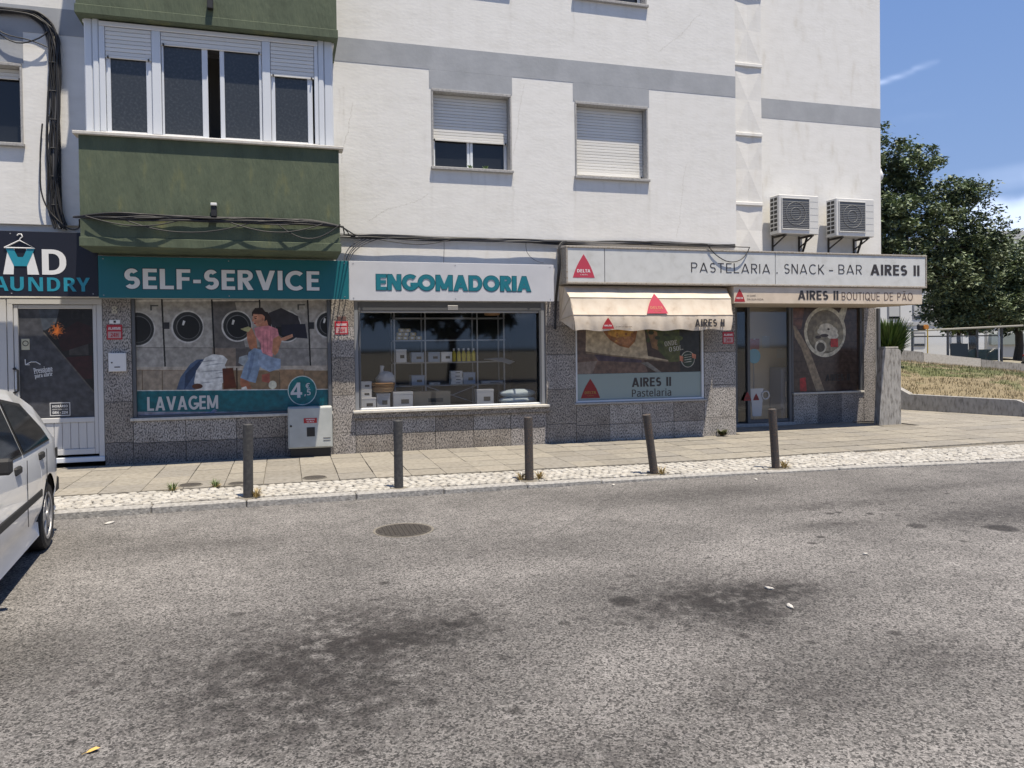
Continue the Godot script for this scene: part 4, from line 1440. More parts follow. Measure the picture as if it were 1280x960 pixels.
func coffee_poster() -> Image:
	# a cup seen from above on dark boards
	var W := 640
	var H := 680
	var im := Image.create(W, H, false, Image.FORMAT_RGB8)
	im.fill(lin(0.05, 0.036, 0.03))
	var P := func(x: float, y: float) -> Vector2:
		return Vector2((x - 9.18) / 1.6 * W, (2.37 - y) / 1.65 * H)
	paint_poly(im, [P.call(9.18, 2.4), P.call(9.5, 2.4), P.call(9.4, 1.9), P.call(9.18, 1.9)], lin(0.11, 0.06, 0.045))
	for k in 8:
		paint_line(im, [P.call(9.18, 2.3 - k * 0.2), P.call(10.8, 2.26 - k * 0.2)], 3.0, lin(0.025, 0.02, 0.018))
	paint_poly(im, [P.call(9.21, 1.98), P.call(9.28, 1.95), P.call(9.60, 1.5), P.call(9.95, 0.73), P.call(9.75, 0.73), P.call(9.40, 1.55), P.call(9.25, 1.75)], lin(0.19, 0.15, 0.11))
	paint_poly(im, [P.call(10.28, 2.16), P.call(10.4, 2.36), P.call(10.52, 2.32), P.call(10.42, 2.05)], lin(0.36, 0.34, 0.28))
	paint_oval(im, P.call(9.97, 1.85), 0.50 / 1.6 * W, 0.48 / 1.65 * H, lin(0.40, 0.38, 0.32))
	paint_oval(im, P.call(9.97, 1.85), 0.43 / 1.6 * W, 0.41 / 1.65 * H, lin(0.10, 0.09, 0.07))
	paint_oval(im, P.call(9.97, 1.87), 0.42 / 1.6 * W, 0.38 / 1.65 * H, lin(0.14, 0.12, 0.09))
	paint_oval(im, P.call(10.05, 1.78), 0.36 / 1.6 * W, 0.30 / 1.65 * H, lin(0.19, 0.17, 0.13))
	for q in [[10.0, 1.93, 0.17, 0.08], [10.1, 1.86, 0.17, 0.09], [9.9, 1.86, 0.12, 0.07], [10.15, 1.78, 0.14, 0.07]]:
		paint_oval(im, P.call(q[0], q[1]), q[2] / 1.6 * W, q[3] / 1.65 * H, lin(0.42, 0.41, 0.38))
	for q in [[9.95, 1.78, 0.1, 0.03], [10.05, 1.9, 0.03, 0.02], [9.8, 1.75, 0.07, 0.03], [10.12, 1.63, 0.05, 0.05]]:
		paint_oval(im, P.call(q[0], q[1]), q[2] / 1.6 * W, q[3] / 1.65 * H, lin(0.04, 0.03, 0.025))
	paint_oval(im, P.call(9.86, 1.57), 0.14 / 1.6 * W, 0.13 / 1.65 * H, lin(0.42, 0.40, 0.35))
	paint_oval(im, P.call(9.86, 1.56), 0.10 / 1.6 * W, 0.09 / 1.65 * H, lin(0.06, 0.05, 0.04))
	paint_poly(im, [P.call(10.1, 1.72), P.call(10.28, 1.72), P.call(10.28, 1.56), P.call(10.1, 1.56)], lin(0.28, 0.03, 0.025))
	paint_poly(im, [P.call(9.36, 0.98), P.call(9.50, 1.0), P.call(9.52, 0.74), P.call(9.36, 0.74)], lin(0.24, 0.02, 0.025))
	grain(im, 0.3, 14, 1.1)
	return im

func door_film() -> Image:
	# frosted film below a slanting edge, dark shop above it
	var W := 360
	var H := 590
	var im := Image.create(W, H, false, Image.FORMAT_RGB8)
	im.fill(lin(0.014, 0.013, 0.014))
	var P := func(x: float, y: float) -> Vector2:
		return Vector2((x - 95.0) / 415.0 * W, (y - 62.0) / 600.0 * H)
	var poly := func(a: Array, c: Color) -> void:
		var pts := []
		for k in range(0, a.size(), 2):
			pts.append(P.call(a[k], a[k + 1]))
		paint_poly(im, pts, c)
	poly.call([340, 330, 500, 320, 500, 450, 430, 450], lin(0.04, 0.012, 0.015))
	poly.call([370, 255, 480, 250, 480, 318, 370, 318], lin(0.05, 0.048, 0.046))
	poly.call([300, 200, 420, 130, 500, 160, 500, 250, 330, 300], lin(0.028, 0.01, 0.012))
	poly.call([180, 62, 320, 62, 300, 140, 240, 180, 180, 170], lin(0.075, 0.09, 0.11))
	poly.call([95, 62, 205, 62, 230, 195, 520, 545, 520, 665, 95, 665], lin(0.075, 0.078, 0.085))
	poly.call([224, 190, 234, 190, 524, 540, 518, 545], lin(0.12, 0.11, 0.10))
	for k in 70:
		var a := rng.randf() * TAU
		var r := sqrt(rng.randf()) * 46.0
		paint_oval(im, P.call(305 + cos(a) * r, 180 + sin(a) * r * 1.05), 3.2, 3.2, lin(0.36, 0.12, 0.035) if r < 30 else lin(0.24, 0.10, 0.05))
	poly.call([283, 150, 300, 165, 310, 140, 318, 168, 338, 160, 326, 182, 340, 200, 315, 198, 305, 220, 298, 196, 275, 200, 290, 182], lin(0.46, 0.13, 0.03))
	grain(im, 0.3, 21, 0.88)
	return im

func delta_shape(x: float, y0: float, w: float, h: float) -> PackedVector2Array:
	# a tall triangle with gently bowed sides
	var pts := PackedVector2Array()
	for k in 7:
		var t := k / 6.0
		pts.append(Vector2(x - w * 0.5 * (1.0 - t) - sin(t * PI) * w * 0.055, y0 + h * t))
	for k in range(1, 7):
		var t := 1.0 - k / 6.0
		pts.append(Vector2(x + w * 0.5 * (1.0 - t) + sin(t * PI) * w * 0.055, y0 + h * t))
	return pts

func emblem(parent: Node, x: float, y0: float, w: float, h: float, z: float, m: Material, tm: Material) -> void:
	var o := put(parent, "emblem", prism(delta_shape(x, y0, w, h), z, z + 0.003), m)
	letters(o, "DELTA", x - w * 0.3, x + w * 0.3, y0 + h * 0.22, y0 + h * 0.36, z + 0.003, tm, null, 0.002)
	if w > 0.25:
		letters(o, "CAFÉS", x - w * 0.17, x + w * 0.17, y0 + h * 0.10, y0 + h * 0.16, z + 0.003, tm, FONT, 0.002)

func shop_part(called: String) -> Node3D:
	var o := Node3D.new()
	o.name = called
	HOUSE.add_child(o, true)
	return o

func build_shops() -> void:
	# --- laundry door
	var d := shop_part("door")
	bar(d, "frame", Vector3(-3.47, 2.262, -0.10), Vector3(-2.352, 2.338, -0.005), M.door_white)
	bar(d, "frame", Vector3(-3.47, 0.225, -0.10), Vector3(-3.405, 2.261, -0.005), M.door_white)
	bar(d, "frame", Vector3(-2.42, 0.225, -0.10), Vector3(-2.352, 2.261, -0.005), M.door_white)
	bar(d, "threshold", Vector3(-3.47, 0.16, -0.10), Vector3(-2.352, 0.224, 0.02), M.alu)
	bar(d, "leaf_frame", Vector3(-3.40, 0.26, -0.08), Vector3(-3.352, 2.255, -0.02), M.door_white)
	bar(d, "leaf_frame", Vector3(-2.472, 0.26, -0.08), Vector3(-2.424, 2.255, -0.02), M.door_white)
	bar(d, "leaf_frame", Vector3(-3.351, 2.205, -0.08), Vector3(-2.473, 2.255, -0.02), M.door_white)
	bar(d, "leaf_frame", Vector3(-3.351, 0.69, -0.08), Vector3(-2.473, 0.755, -0.02), M.door_white)
	bar(d, "leaf_frame", Vector3(-3.351, 0.26, -0.08), Vector3(-2.473, 0.335, -0.02), M.door_white)
	for k in 9:
		bar(d, "panel_board", Vector3(-3.35 + k * 0.0974, 0.336, -0.07), Vector3(-3.35 + k * 0.0974 + 0.094, 0.689, -0.035), M.door_white, 0.006)
	var dp := print_sheet(d, "printed_film", -3.351, -2.473, 0.756, 2.204, -0.055, picture_mat(door_film(), 0.3))
	letters(d, "Be", -2.76, -2.50, 2.07, 2.19, -0.053, M.black, FONT_SERIF, 0.003, "film_text")
	var t1 := letters(d, "Pressione", -3.19, -2.97, 1.36, 1.44, -0.053, M.text_white, FONT_SERIF, 0.003, "film_text")
	var t2 := letters(d, "para abrir", -3.18, -2.97, 1.29, 1.36, -0.053, M.text_white, FONT_SERIF, 0.003, "film_text")
	t1.rotation.z = 0.13
	t2.rotation.z = 0.13
	put(d, "film_arrow", tube([Vector3(-3.11, 1.47, -0.052), Vector3(-3.16, 1.505, -0.052), Vector3(-3.22, 1.505, -0.052), Vector3(-3.28, 1.47, -0.052)], 0.006, 5), M.text_white)
	put(d, "film_arrow", tube([Vector3(-3.285, 1.54, -0.052), Vector3(-3.283, 1.468, -0.052), Vector3(-3.235, 1.468, -0.052)], 0.006, 5), M.text_white)
	for e in [[-3.01, -2.77, 0.95, 0.958], [-3.01, -2.77, 0.783, 0.791], [-3.01, -3.003, 0.791, 0.95], [-2.777, -2.77, 0.791, 0.95]]:
		bar(d, "hours_frame", Vector3(e[0], e[2], -0.054), Vector3(e[1], e[3], -0.051), M.text_white, 0.0005)
	letters(d, "HORÁRIO", -2.98, -2.80, 0.895, 0.935, -0.053, M.text_white, null, 0.002, "film_text")
	letters(d, "ABERTO TODOS OS DIAS", -2.985, -2.795, 0.86, 0.876, -0.053, M.text_white, FONT, 0.002, "film_text")
	letters(d, "08H - 22H", -2.98, -2.80, 0.81, 0.845, -0.053, M.text_white, null, 0.002, "film_text")
	bar(d, "notice", Vector3(-3.325, 1.665, -0.054), Vector3(-3.23, 1.81, -0.05), plain(0.5, 0.48, 0.36, 0.6), 0.001)
	put(d, "notice_symbol", tube_ring(Vector3(-3.277, 1.75, -0.049), 0.032, 0.005), M.text_dark)
	put(d, "handle", tube([Vector3(-3.39, 1.42, -0.02), Vector3(-3.39, 1.42, 0.05), Vector3(-3.34, 1.40, 0.06), Vector3(-3.34, 1.13, 0.06), Vector3(-3.39, 1.11, 0.05), Vector3(-3.39, 1.11, -0.02)], 0.014, 8), M.black)
	bar(d, "lock_plate", Vector3(-3.398, 1.15, -0.019), Vector3(-3.358, 1.38, -0.012), M.alu, 0.003)
	# fixed white panel left of the door
	bar(HOUSE, "side_light", Vector3(-4.6, 0.2, -0.028), Vector3(-3.48, 2.338, -0.006), M.door_white)
	# --- laundry window with printed picture
	var w := shop_part("shop_window")
	bar(w, "frame", Vector3(-2.0, 0.722, -0.10), Vector3(-1.955, 2.343, -0.01), M.alu_dark)
	bar(w, "frame", Vector3(0.585, 0.722, -0.10), Vector3(0.638, 2.343, -0.01), M.alu_dark)
	bar(w, "frame", Vector3(-1.954, 0.722, -0.10), Vector3(0.584, 0.75, -0.02), M.alu_dark)
	bar(w, "sill", Vector3(-2.03, 0.68, -0.10), Vector3(0.645, 0.721, 0.03), M.stone)
	print_sheet(w, "printed_film", -1.954, 0.584, 0.751, 2.343, -0.06, picture_mat(laundry_poster(), 0.3))
	capitals(w, "LAVAGEM", -1.83, -0.92, 0.81, 1.0, -0.059, plain(0.5, 0.5, 0.5, 0.4), 0.19, 0.1, 0.003, "film_letter")
	letters(w, "4", 0.06, 0.22, 0.93, 1.15, -0.059, plain(0.55, 0.55, 0.55, 0.4), null, 0.003, "film_text")
	letters(w, "€", 0.27, 0.33, 1.06, 1.14, -0.059, plain(0.5, 0.5, 0.5, 0.4), null, 0.003, "film_text")
	letters(w, ",5", 0.25, 0.34, 0.95, 1.05, -0.059, plain(0.5, 0.5, 0.5, 0.4), null, 0.003, "film_text")
	# --- ironing shop window
	w = shop_part("shop_window")
	bar(w, "frame", Vector3(0.972, 0.722, -0.16), Vector3(1.03, 2.318, -0.04), M.alu_shaded)
	bar(w, "frame", Vector3(3.865, 0.722, -0.16), Vector3(3.928, 2.318, -0.04), M.alu_shaded)
	bar(w, "frame", Vector3(1.031, 0.722, -0.16), Vector3(3.864, 0.748, -0.05), M.alu)
	bar(w, "shutter_box", Vector3(1.031, 2.19, -0.16), Vector3(3.864, 2.318, -0.03), M.alu_dark)
	bar(w, "shutter_guide", Vector3(1.032, 0.749, -0.06), Vector3(1.062, 2.189, -0.03), M.alu_dark)
	bar(w, "shutter_guide", Vector3(3.833, 0.749, -0.06), Vector3(3.863, 2.189, -0.03), M.alu_dark)
	bar(w, "shutter_bar", Vector3(1.064, 2.158, -0.07), Vector3(3.831, 2.188, -0.045), M.silver)
	bar(w, "lock_plate", Vector3(2.37, 2.20, -0.029), Vector3(2.53, 2.27, -0.018), M.silver)
	bar(w, "sill", Vector3(0.93, 0.685, -0.16), Vector3(3.96, 0.721, 0.09), M.stone)
	bar(w, "sill_apron", Vector3(0.935, 0.604, -0.028), Vector3(3.955, 0.684, 0.05), M.granite_c)
	bar(w, "pane", Vector3(1.063, 0.749, -0.115), Vector3(3.832, 2.157, -0.107), M.pane, 0.001)
	# room behind it
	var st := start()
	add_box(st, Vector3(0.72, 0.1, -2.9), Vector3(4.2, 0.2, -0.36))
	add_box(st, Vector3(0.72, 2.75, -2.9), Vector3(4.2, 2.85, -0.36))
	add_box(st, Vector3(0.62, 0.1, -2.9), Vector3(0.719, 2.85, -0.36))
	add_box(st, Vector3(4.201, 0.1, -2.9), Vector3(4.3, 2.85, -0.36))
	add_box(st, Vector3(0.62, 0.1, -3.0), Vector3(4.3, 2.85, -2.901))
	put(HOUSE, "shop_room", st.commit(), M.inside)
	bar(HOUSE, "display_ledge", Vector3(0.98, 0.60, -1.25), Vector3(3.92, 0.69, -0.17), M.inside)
	# --- pastry shop window under the awning
	w = shop_part("shop_window")
	bar(w, "frame", Vector3(4.43, 0.722, -0.10), Vector3(4.46, 2.308, -0.012), M.alu)
	bar(w, "frame", Vector3(6.69, 0.722, -0.10), Vector3(6.728, 2.308, -0.012), M.alu)
	bar(w, "frame", Vector3(4.461, 0.722, -0.10), Vector3(6.689, 0.755, -0.012), M.alu)
	bar(w, "sill", Vector3(4.40, 0.69, -0.10), Vector3(6.76, 0.721, 0.03), M.trim_stone)
	bar(w, "lower_panel", Vector3(4.461, 0.756, -0.07), Vector3(6.689, 1.178, -0.045), plain(0.25, 0.31, 0.305, 0.4), 0.003)
	print_sheet(w, "printed_film", 4.461, 6.689, 1.18, 2.308, -0.05, picture_mat(pastry_poster(), 0.25))
	capitals(w, "AIRES II", 5.42, 6.13, 0.95, 1.10, -0.044, M.text_dark, 0.2, 0.12, 0.003, "film_letter")
	letters(w, "Pastelaria", 5.42, 6.13, 0.785, 0.915, -0.044, M.text_dark, FONT, 0.003, "film_text")
	emblem(w, 4.69, 0.79, 0.33, 0.31, -0.044, M.red_dark, plain(0.3, 0.18, 0.03, 0.5))
	letters(w, "ONDE", 6.02, 6.25, 1.62, 1.70, -0.049, plain(0.45, 0.45, 0.42, 0.5), FONT_SERIF, 0.002, "film_text").rotation.z = 0.12
	letters(w, "O SOL.", 6.10, 6.36, 1.53, 1.61, -0.049, plain(0.45, 0.45, 0.42, 0.5), FONT_SERIF, 0.002, "film_text").rotation.z = 0.12
	# --- set-back pastry shop: door and window
	d = shop_part("door")
	for x in [7.95, 8.22, 9.12]:
		bar(d, "frame", Vector3(x, 0.16, -1.08), Vector3(x + 0.06, 2.38, -1.0), M.alu_dark)
	bar(d, "threshold", Vector3(7.35, 0.06, -1.1), Vector3(9.2, 0.155, -0.93), M.trim_stone)
	bar(d, "side_panel", Vector3(7.35, 0.16, -1.07), Vector3(7.949, 2.55, -1.02), M.alu)
	bar(d, "leaf_rail", Vector3(8.281, 0.16, -1.06), Vector3(9.119, 0.22, -1.02), M.alu_dark)
	bar(d, "pane", Vector3(8.011, 0.161, -1.045), Vector3(8.219, 2.379, -1.038), M.pane, 0.001)
	bar(d, "pane", Vector3(8.281, 0.221, -1.045), Vector3(9.119, 2.379, -1.038), M.pane, 0.001)
	var mg := start()
	add_prism(mg, PackedVector2Array([Vector2(8.30, 0.80), Vector2(8.58, 0.80), Vector2(8.53, 0.28), Vector2(8.34, 0.28)]), -1.036, -1.033)
	put(d, "cup_sticker", mg.commit(), plain(0.5, 0.5, 0.5, 0.5))
	put(d, "cup_sticker_handle", tube_ring(Vector3(8.62, 0.67, -1.03), 0.075, 0.017), plain(0.5, 0.5, 0.5, 0.5))
	emblem(d, 8.21, 0.58, 0.16, 0.17, -1.0, M.red_dark, M.text_dark)
	emblem(d, 8.42, 0.58, 0.13, 0.13, -1.033, M.red_dark, M.text_dark)
	w = shop_part("shop_window")
	bar(w, "frame", Vector3(9.185, 0.70, -1.08), Vector3(9.22, 2.38, -1.0), M.alu_dark)
	bar(w, "frame", Vector3(10.74, 0.70, -1.08), Vector3(10.79, 2.38, -1.0), M.alu_dark)
	bar(w, "sill", Vector3(9.185, 0.665, -1.08), Vector3(10.80, 0.699, -0.95), M.stone)
	print_sheet(w, "printed_film", 9.221, 10.739, 0.70, 2.38, -1.05, picture_mat(coffee_poster(), 0.2))
	capitals(w, "AIRES II", 9.97, 10.53, 0.90, 1.03, -1.049, M.black, 0.2, 0.12, 0.003, "film_letter")
	for i in 3:
		put(HOUSE, "granite_slab", bevel_box(Vector3(0.536, 0.56, 0.03), 0.002), [M.granite, M.granite_dark, M.granite_b][i], Vector3(9.47 + i * 0.54, 0.382, -0.995))
	for j in 4:
		put(HOUSE, "granite_slab", bevel_box(Vector3(0.28, 0.56, 0.03), 0.002), M.granite_b, Vector3(10.94, 0.382 + j * 0.565, -0.985))
	st = start()
	add_box(st, Vector3(9.2, 0.05, -1.2), Vector3(11.09, 0.664, -1.012))
	add_box(st, Vector3(10.795, 0.665, -1.2), Vector3(11.09, 2.59, -1.002))
	add_box(st, Vector3(7.346, 2.385, -1.2), Vector3(10.79, 2.59, -1.01))
	put(HOUSE, "front_backing", st.commit(), M.trim_stone)
	put(HOUSE, "drain_pipe", tube([Vector3(11.12, 0.08, -0.95), Vector3(11.12, 2.3, -0.95)], 0.04, 10), M.alu_dark)
	st = start()
	add_box(st, Vector3(7.346, 0.05, -4.0), Vector3(10.99, 0.155, -1.11))
	add_box(st, Vector3(7.346, 2.60, -4.0), Vector3(10.99, 2.7, -1.36))
	add_box(st, Vector3(7.346, 0.05, -4.1), Vector3(10.99, 2.7, -4.001))
	put(HOUSE, "shop_room", st.commit(), M.inside)
	bar(HOUSE, "shop_partition", Vector3(8.72, 0.156, -1.75), Vector3(10.9, 2.59, -1.7), plain(0.6, 0.52, 0.40, 0.8))

func tube_ring(c: Vector3, r: float, t: float) -> ArrayMesh:
	var pts := []
	for k in 21:
		pts.append(c + Vector3(cos(TAU * k / 20) * r, sin(TAU * k / 20) * r, 0))
	return tube(pts, t, 5)

# ------------------------------------------------------------------ signs
func board(called: String, label: String, x0: float, x1: float, y0: float, y1: float, z: float, m: Material) -> Node3D:
	var t := thing(called, label, "sign", Vector3(0, 0, 0), 0, "shop signs")
	bar(t, "panel", Vector3(x0, y0, z - 0.02), Vector3(x1, y1, z), m, 0.003)
	for x in [x0 + 0.25, x1 - 0.25]:
		bar(t, "bracket", Vector3(x - 0.015, (y0 + y1) * 0.5 - 0.015, 0.002), Vector3(x + 0.015, (y0 + y1) * 0.5 + 0.015, z - 0.021), M.silver)
	for x in [x0 + 0.06, (x0 + x1) * 0.5, x1 - 0.06]:
		for y in [y0 + 0.035, y1 - 0.035]:
			put(t, "screw", lathe([Vector2(0.008, 0), Vector2(0.008, 0.004), Vector2(0, 0.005)], 8), M.silver, Vector3(x, y, z), Vector3(PI / 2, 0, 0))
	return t

func build_signs() -> void:
	var z := 0.32
	var t := board("laundry_sign", "navy sign reading MD LAUNDRY with a coat hanger above the glass door", -4.3, -2.325, 2.345, 3.17, z, M.navy)
	# M made of two white legs and a teal shirt collar under a hanger
	put(t, "letter_leg", prism(PackedVector2Array([Vector2(-3.40, 2.62), Vector2(-3.345, 2.93), Vector2(-3.27, 2.95), Vector2(-3.285, 2.62)]), z, z + 0.004), M.text_white)
	put(t, "letter_leg", prism(PackedVector2Array([Vector2(-3.13, 2.62), Vector2(-3.14, 2.95), Vector2(-3.07, 2.93), Vector2(-3.0, 2.62)]), z, z + 0.004), M.text_white)
	var collar := start()
	add_prism(collar, PackedVector2Array([Vector2(-3.37, 2.955), Vector2(-3.285, 2.955), Vector2(-3.235, 2.84), Vector2(-3.205, 2.84), Vector2(-3.205, 2.725), Vector2(-3.275, 2.725)]), z + 0.004, z + 0.007)
	add_prism(collar, PackedVector2Array([Vector2(-3.04, 2.955), Vector2(-3.125, 2.955), Vector2(-3.175, 2.84), Vector2(-3.2045, 2.84), Vector2(-3.2045, 2.725), Vector2(-3.135, 2.725)]), z + 0.004, z + 0.007)
	put(t, "letter_collar", collar.commit(), M.cyan_text)
	put(t, "hanger", tube([Vector3(-3.38, 2.955, z + 0.008), Vector3(-3.21, 3.05, z + 0.008), Vector3(-3.04, 2.955, z + 0.008), Vector3(-3.38, 2.955, z + 0.008)], 0.009, 6), M.text_white)
	put(t, "hanger_hook", tube([Vector3(-3.21, 3.05, z + 0.008), Vector3(-3.20, 3.075, z + 0.008), Vector3(-3.175, 3.10, z + 0.008), Vector3(-3.19, 3.13, z + 0.008), Vector3(-3.22, 3.13, z + 0.008), Vector3(-3.235, 3.11, z + 0.008)], 0.008, 6), M.text_white)
	letters(t, "D", -2.965, -2.69, 2.622, 2.945, z, M.text_white)
	letters(t, "LAUNDRY", -3.64, -2.42, 2.41, 2.59, z, M.cyan_text)
	t = board("self_service_sign", "teal sign reading SELF-SERVICE in white capitals under the balcony", -2.322, 0.878, 2.33, 2.875, z, M.teal)
	capitals(t, "SELF-SERVICE", -2.02, 0.47, 2.45, 2.718, z, M.outline, 0.2, 0.11, 0.003, "letter_outline", 0.012)
	capitals(t, "SELF-SERVICE", -2.02, 0.47, 2.45, 2.718, z + 0.004, M.text_white, 0.2, 0.11, 0.003)
	t = board("ironing_sign", "white sign reading ENGOMADORIA in teal capitals above the stocked window", 0.881, 3.96, 2.315, 2.875, z, M.sign_white)
	capitals(t, "ENGOMADORIA", 1.262, 3.588, 2.466, 2.69, z, M.outline, 0.25, 0.07, 0.003, "letter_outline", 0.008)
	capitals(t, "ENGOMADORIA", 1.262, 3.588, 2.466, 2.69, z + 0.004, M.teal_text, 0.25, 0.07, 0.003)
	# long light box of the pastry shop
	z = 0.4
	t = thing("pastry_sign", "long pale grey sign reading PASTELARIA SNACK-BAR AIRES II with a red triangle", "sign", Vector3.ZERO, 0, "shop signs")
	for p in [[4.16, 4.765], [4.775, 7.835], [7.845, 10.93]]:
		bar(t, "panel", Vector3(p[0], 2.615, z - 0.02), Vector3(p[1], 3.135, z), M.sign_grey, 0.003)
	bar(t, "top_trim", Vector3(4.13, 3.136, 0.0), Vector3(10.96, 3.165, z + 0.012), M.sign_trim)
	bar(t, "bottom_trim", Vector3(4.13, 2.585, 0.0), Vector3(10.96, 2.614, z + 0.012), M.sign_trim)
	for x in [4.13, 10.931]:
		bar(t, "end_cap", Vector3(x, 2.615, 0.0), Vector3(x + 0.029, 3.135, z + 0.01), M.sign_trim)
	var st := start()
	add_box(st, Vector3(7.346, 2.586, -0.99), Vector3(10.955, 3.16, -0.001))
	add_box(st, Vector3(4.16, 2.615, 0.001), Vector3(10.93, 3.135, z - 0.021))
	put(t, "casing", st.commit(), M.sign_trim)
	capitals(t, "PASTELARIA", 6.27, 7.735, 2.795, 2.95, z, M.text_dark, 0.085, 0.2)
	capitals(t, ".", 7.86, 7.882, 2.797, 2.99, z, M.text_dark, 0.1)
	capitals(t, "SNACK", 8.01, 8.80, 2.80, 2.962, z, M.text_dark, 0.085, 0.2)
	capitals(t, "-", 8.90, 8.98, 2.80, 2.965, z, M.text_dark, 0.1)
	capitals(t, "BAR", 9.09, 9.57, 2.81, 2.97, z, M.text_dark, 0.085, 0.2)
	capitals(t, "AIRES II", 9.75, 10.80, 2.80, 2.985, z, M.text_dark, 0.21, 0.12)
	emblem(t, 4.42, 2.68, 0.36, 0.36, z, M.red_faded, M.text_white)
	# beige fascia and soffit over the set-back shop
	t = thing("bakery_fascia", "beige fascia reading AIRES II BOUTIQUE DE PÃO over the set back door", "sign", Vector3.ZERO, 0, "shop signs")
	bar(t, "panel", Vector3(7.06, 2.30, 0.34), Vector3(10.88, 2.58, 0.38), M.beige_sign, 0.004)
	bar(t, "end_panel", Vector3(10.85, 2.30, -0.94), Vector3(10.88, 2.58, 0.339), M.beige_sign, 0.004)
	bar(t, "soffit", Vector3(7.36, 2.31, -0.94), Vector3(10.849, 2.33, 0.339), M.soffit, 0.003)
	bar(t, "end_panel", Vector3(7.06, 2.30, 0.005), Vector3(7.09, 2.58, 0.339), M.beige_sign, 0.004)
	capitals(t, "AIRES II", 8.29, 9.10, 2.365, 2.52, 0.38, M.text_dark, 0.2, 0.12)
	capitals(t, "BOUTIQUE DE PÃO", 9.17, 10.67, 2.365, 2.50, 0.38, M.text_brown, 0.09, 0.2)
	emblem(t, 7.17, 2.325, 0.2, 0.21, 0.38, M.red, M.text_white)
	letters(t, "O CAFÉ", 7.31, 7.47, 2.41, 2.445, 0.38, M.text_brown, FONT, 0.002)
	letters(t, "DA SUA VIDA", 7.31, 7.62, 2.35, 2.38, 0.38, M.text_brown, FONT, 0.002)

# ------------------------------------------------------------------ awning
func build_awning() -> void:
	var t := thing("awning", "beige fabric awning with a red triangle over the pastry window", "awning", Vector3.ZERO)
	# ribs from the wall to the hem, (y, z) and the two ends
	var prof := [[2.575, 0.03, 4.15, 7.05], [2.55, 0.26, 4.15, 7.0], [2.37, 0.50, 4.15, 6.93], [2.10, 0.60, 4.165, 6.90]]
	var names := ["top_panel", "slope_panel", "front_panel"]
	for k in 3:
		var a: Array = prof[k]
		var b: Array = prof[k + 1]
		var st := start()
		var n := 24
		for i in n:
			for j in 4:
				var p := []
				for c in [[i, j], [i + 1, j], [i + 1, j + 1], [i, j + 1]]:
					var u: float = c[0] / float(n)
					var v: float = c[1] / 4.0
					var y := lerpf(a[0], b[0], v)
					var zz := lerpf(a[1], b[1], v) - 0.012 * sin(PI * v) * (1.0 + 0.4 * sin(u * 23.0))
					p.append(Vector3(lerpf(lerpf(a[2], b[2], v), lerpf(a[3], b[3], v), u), y, zz))
				quad(st, p[0], p[1], p[2], p[3], Vector3(0, 0.5, 1))
		st.index()
		st.generate_normals()
		put(t, names[k], st.commit(), M.canvas)
		put(t, "seam", tube([Vector3(b[2], b[0], b[1] + 0.003), Vector3((b[2] + b[3]) * 0.5, b[0] - 0.006, b[1] + 0.002), Vector3(b[3], b[0], b[1] + 0.003)], 0.006, 6), M.soffit)
	# hanging hem with a wavy, slightly gathered edge
	var hem := start()
	var m := 60
	var q := []
	for i in m + 1:
		var u := i / float(m)
		var x := lerpf(4.165, 6.90, u)
		var sway := 0.012 * sin(u * 41.0) + 0.008 * sin(u * 97.0 + 1.0)
		q.append([Vector3(x, 2.098, 0.60), Vector3(x + 0.03 * (0.5 - u), 1.99, 0.615 + sway * 0.4), Vector3(x + 0.06 * (0.5 - u), 1.862 + 0.012 * sin(u * 31.0), 0.60 + sway)])
	for i in m:
		for j in 2:
			quad(hem, q[i][j], q[i + 1][j], q[i + 1][j + 1], q[i][j + 1], Vector3.BACK)
	hem.index()
	hem.generate_normals()
	put(t, "hem", hem.commit(), M.canvas)
	# fan shaped ends
	for s in [2, 3]:
		var e := start()
		var pivot := Vector3(prof[0][s], 2.04, 0.03)
		var outp := Vector3.LEFT if s == 2 else Vector3.RIGHT
		var ring := []
		for k in 4:
			ring.append(Vector3(prof[k][s], prof[k][0], prof[k][1]))
		ring.append(Vector3(lerpf(prof[3][s], 5.5, 0.01), 1.862, 0.60))
		for k in 4:
			var mid: Vector3 = (ring[k] + ring[k + 1]) * 0.5 - outp * 0.012
			tri(e, pivot, ring[k], mid, outp)
			tri(e, pivot, mid, ring[k + 1], outp)
		put(t, "end_panel", e.commit(), M.canvas)
		for k in [1, 2, 3]:
			put(t, "rib", tube([pivot, ring[k]], 0.008, 6), M.soffit)
	bar(t, "valance_bar", Vector3(4.2, 2.085, 0.575), Vector3(6.88, 2.105, 0.592), M.alu)
	# printed marks: triangle on the slope, small triangle and name on the hem
	var mark := Node3D.new()
	mark.name = "emblem_print"
	t.add_child(mark)
	var ang := atan2(0.10, 0.27)
	emblem(mark, 0.0, 0.0, 0.36, 0.34, 0.012, M.red_faded, plain(0.5, 0.2, 0.1, 0.6))
	mark.position = Vector3(5.56, 2.115, 0.60)
	mark.rotation.x = -ang
	emblem(t, 4.72, 1.885, 0.2, 0.17, 0.622, M.red, M.text_white)
	letters(t, "O CAFÉ DA SUA VIDA", 4.85, 5.12, 1.905, 1.93, 0.625, M.text_brown, FONT, 0.002)
	capitals(t, "AIRES II", 6.20, 6.73, 1.91, 2.03, 0.628, M.text_dark, 0.2, 0.14, 0.003)

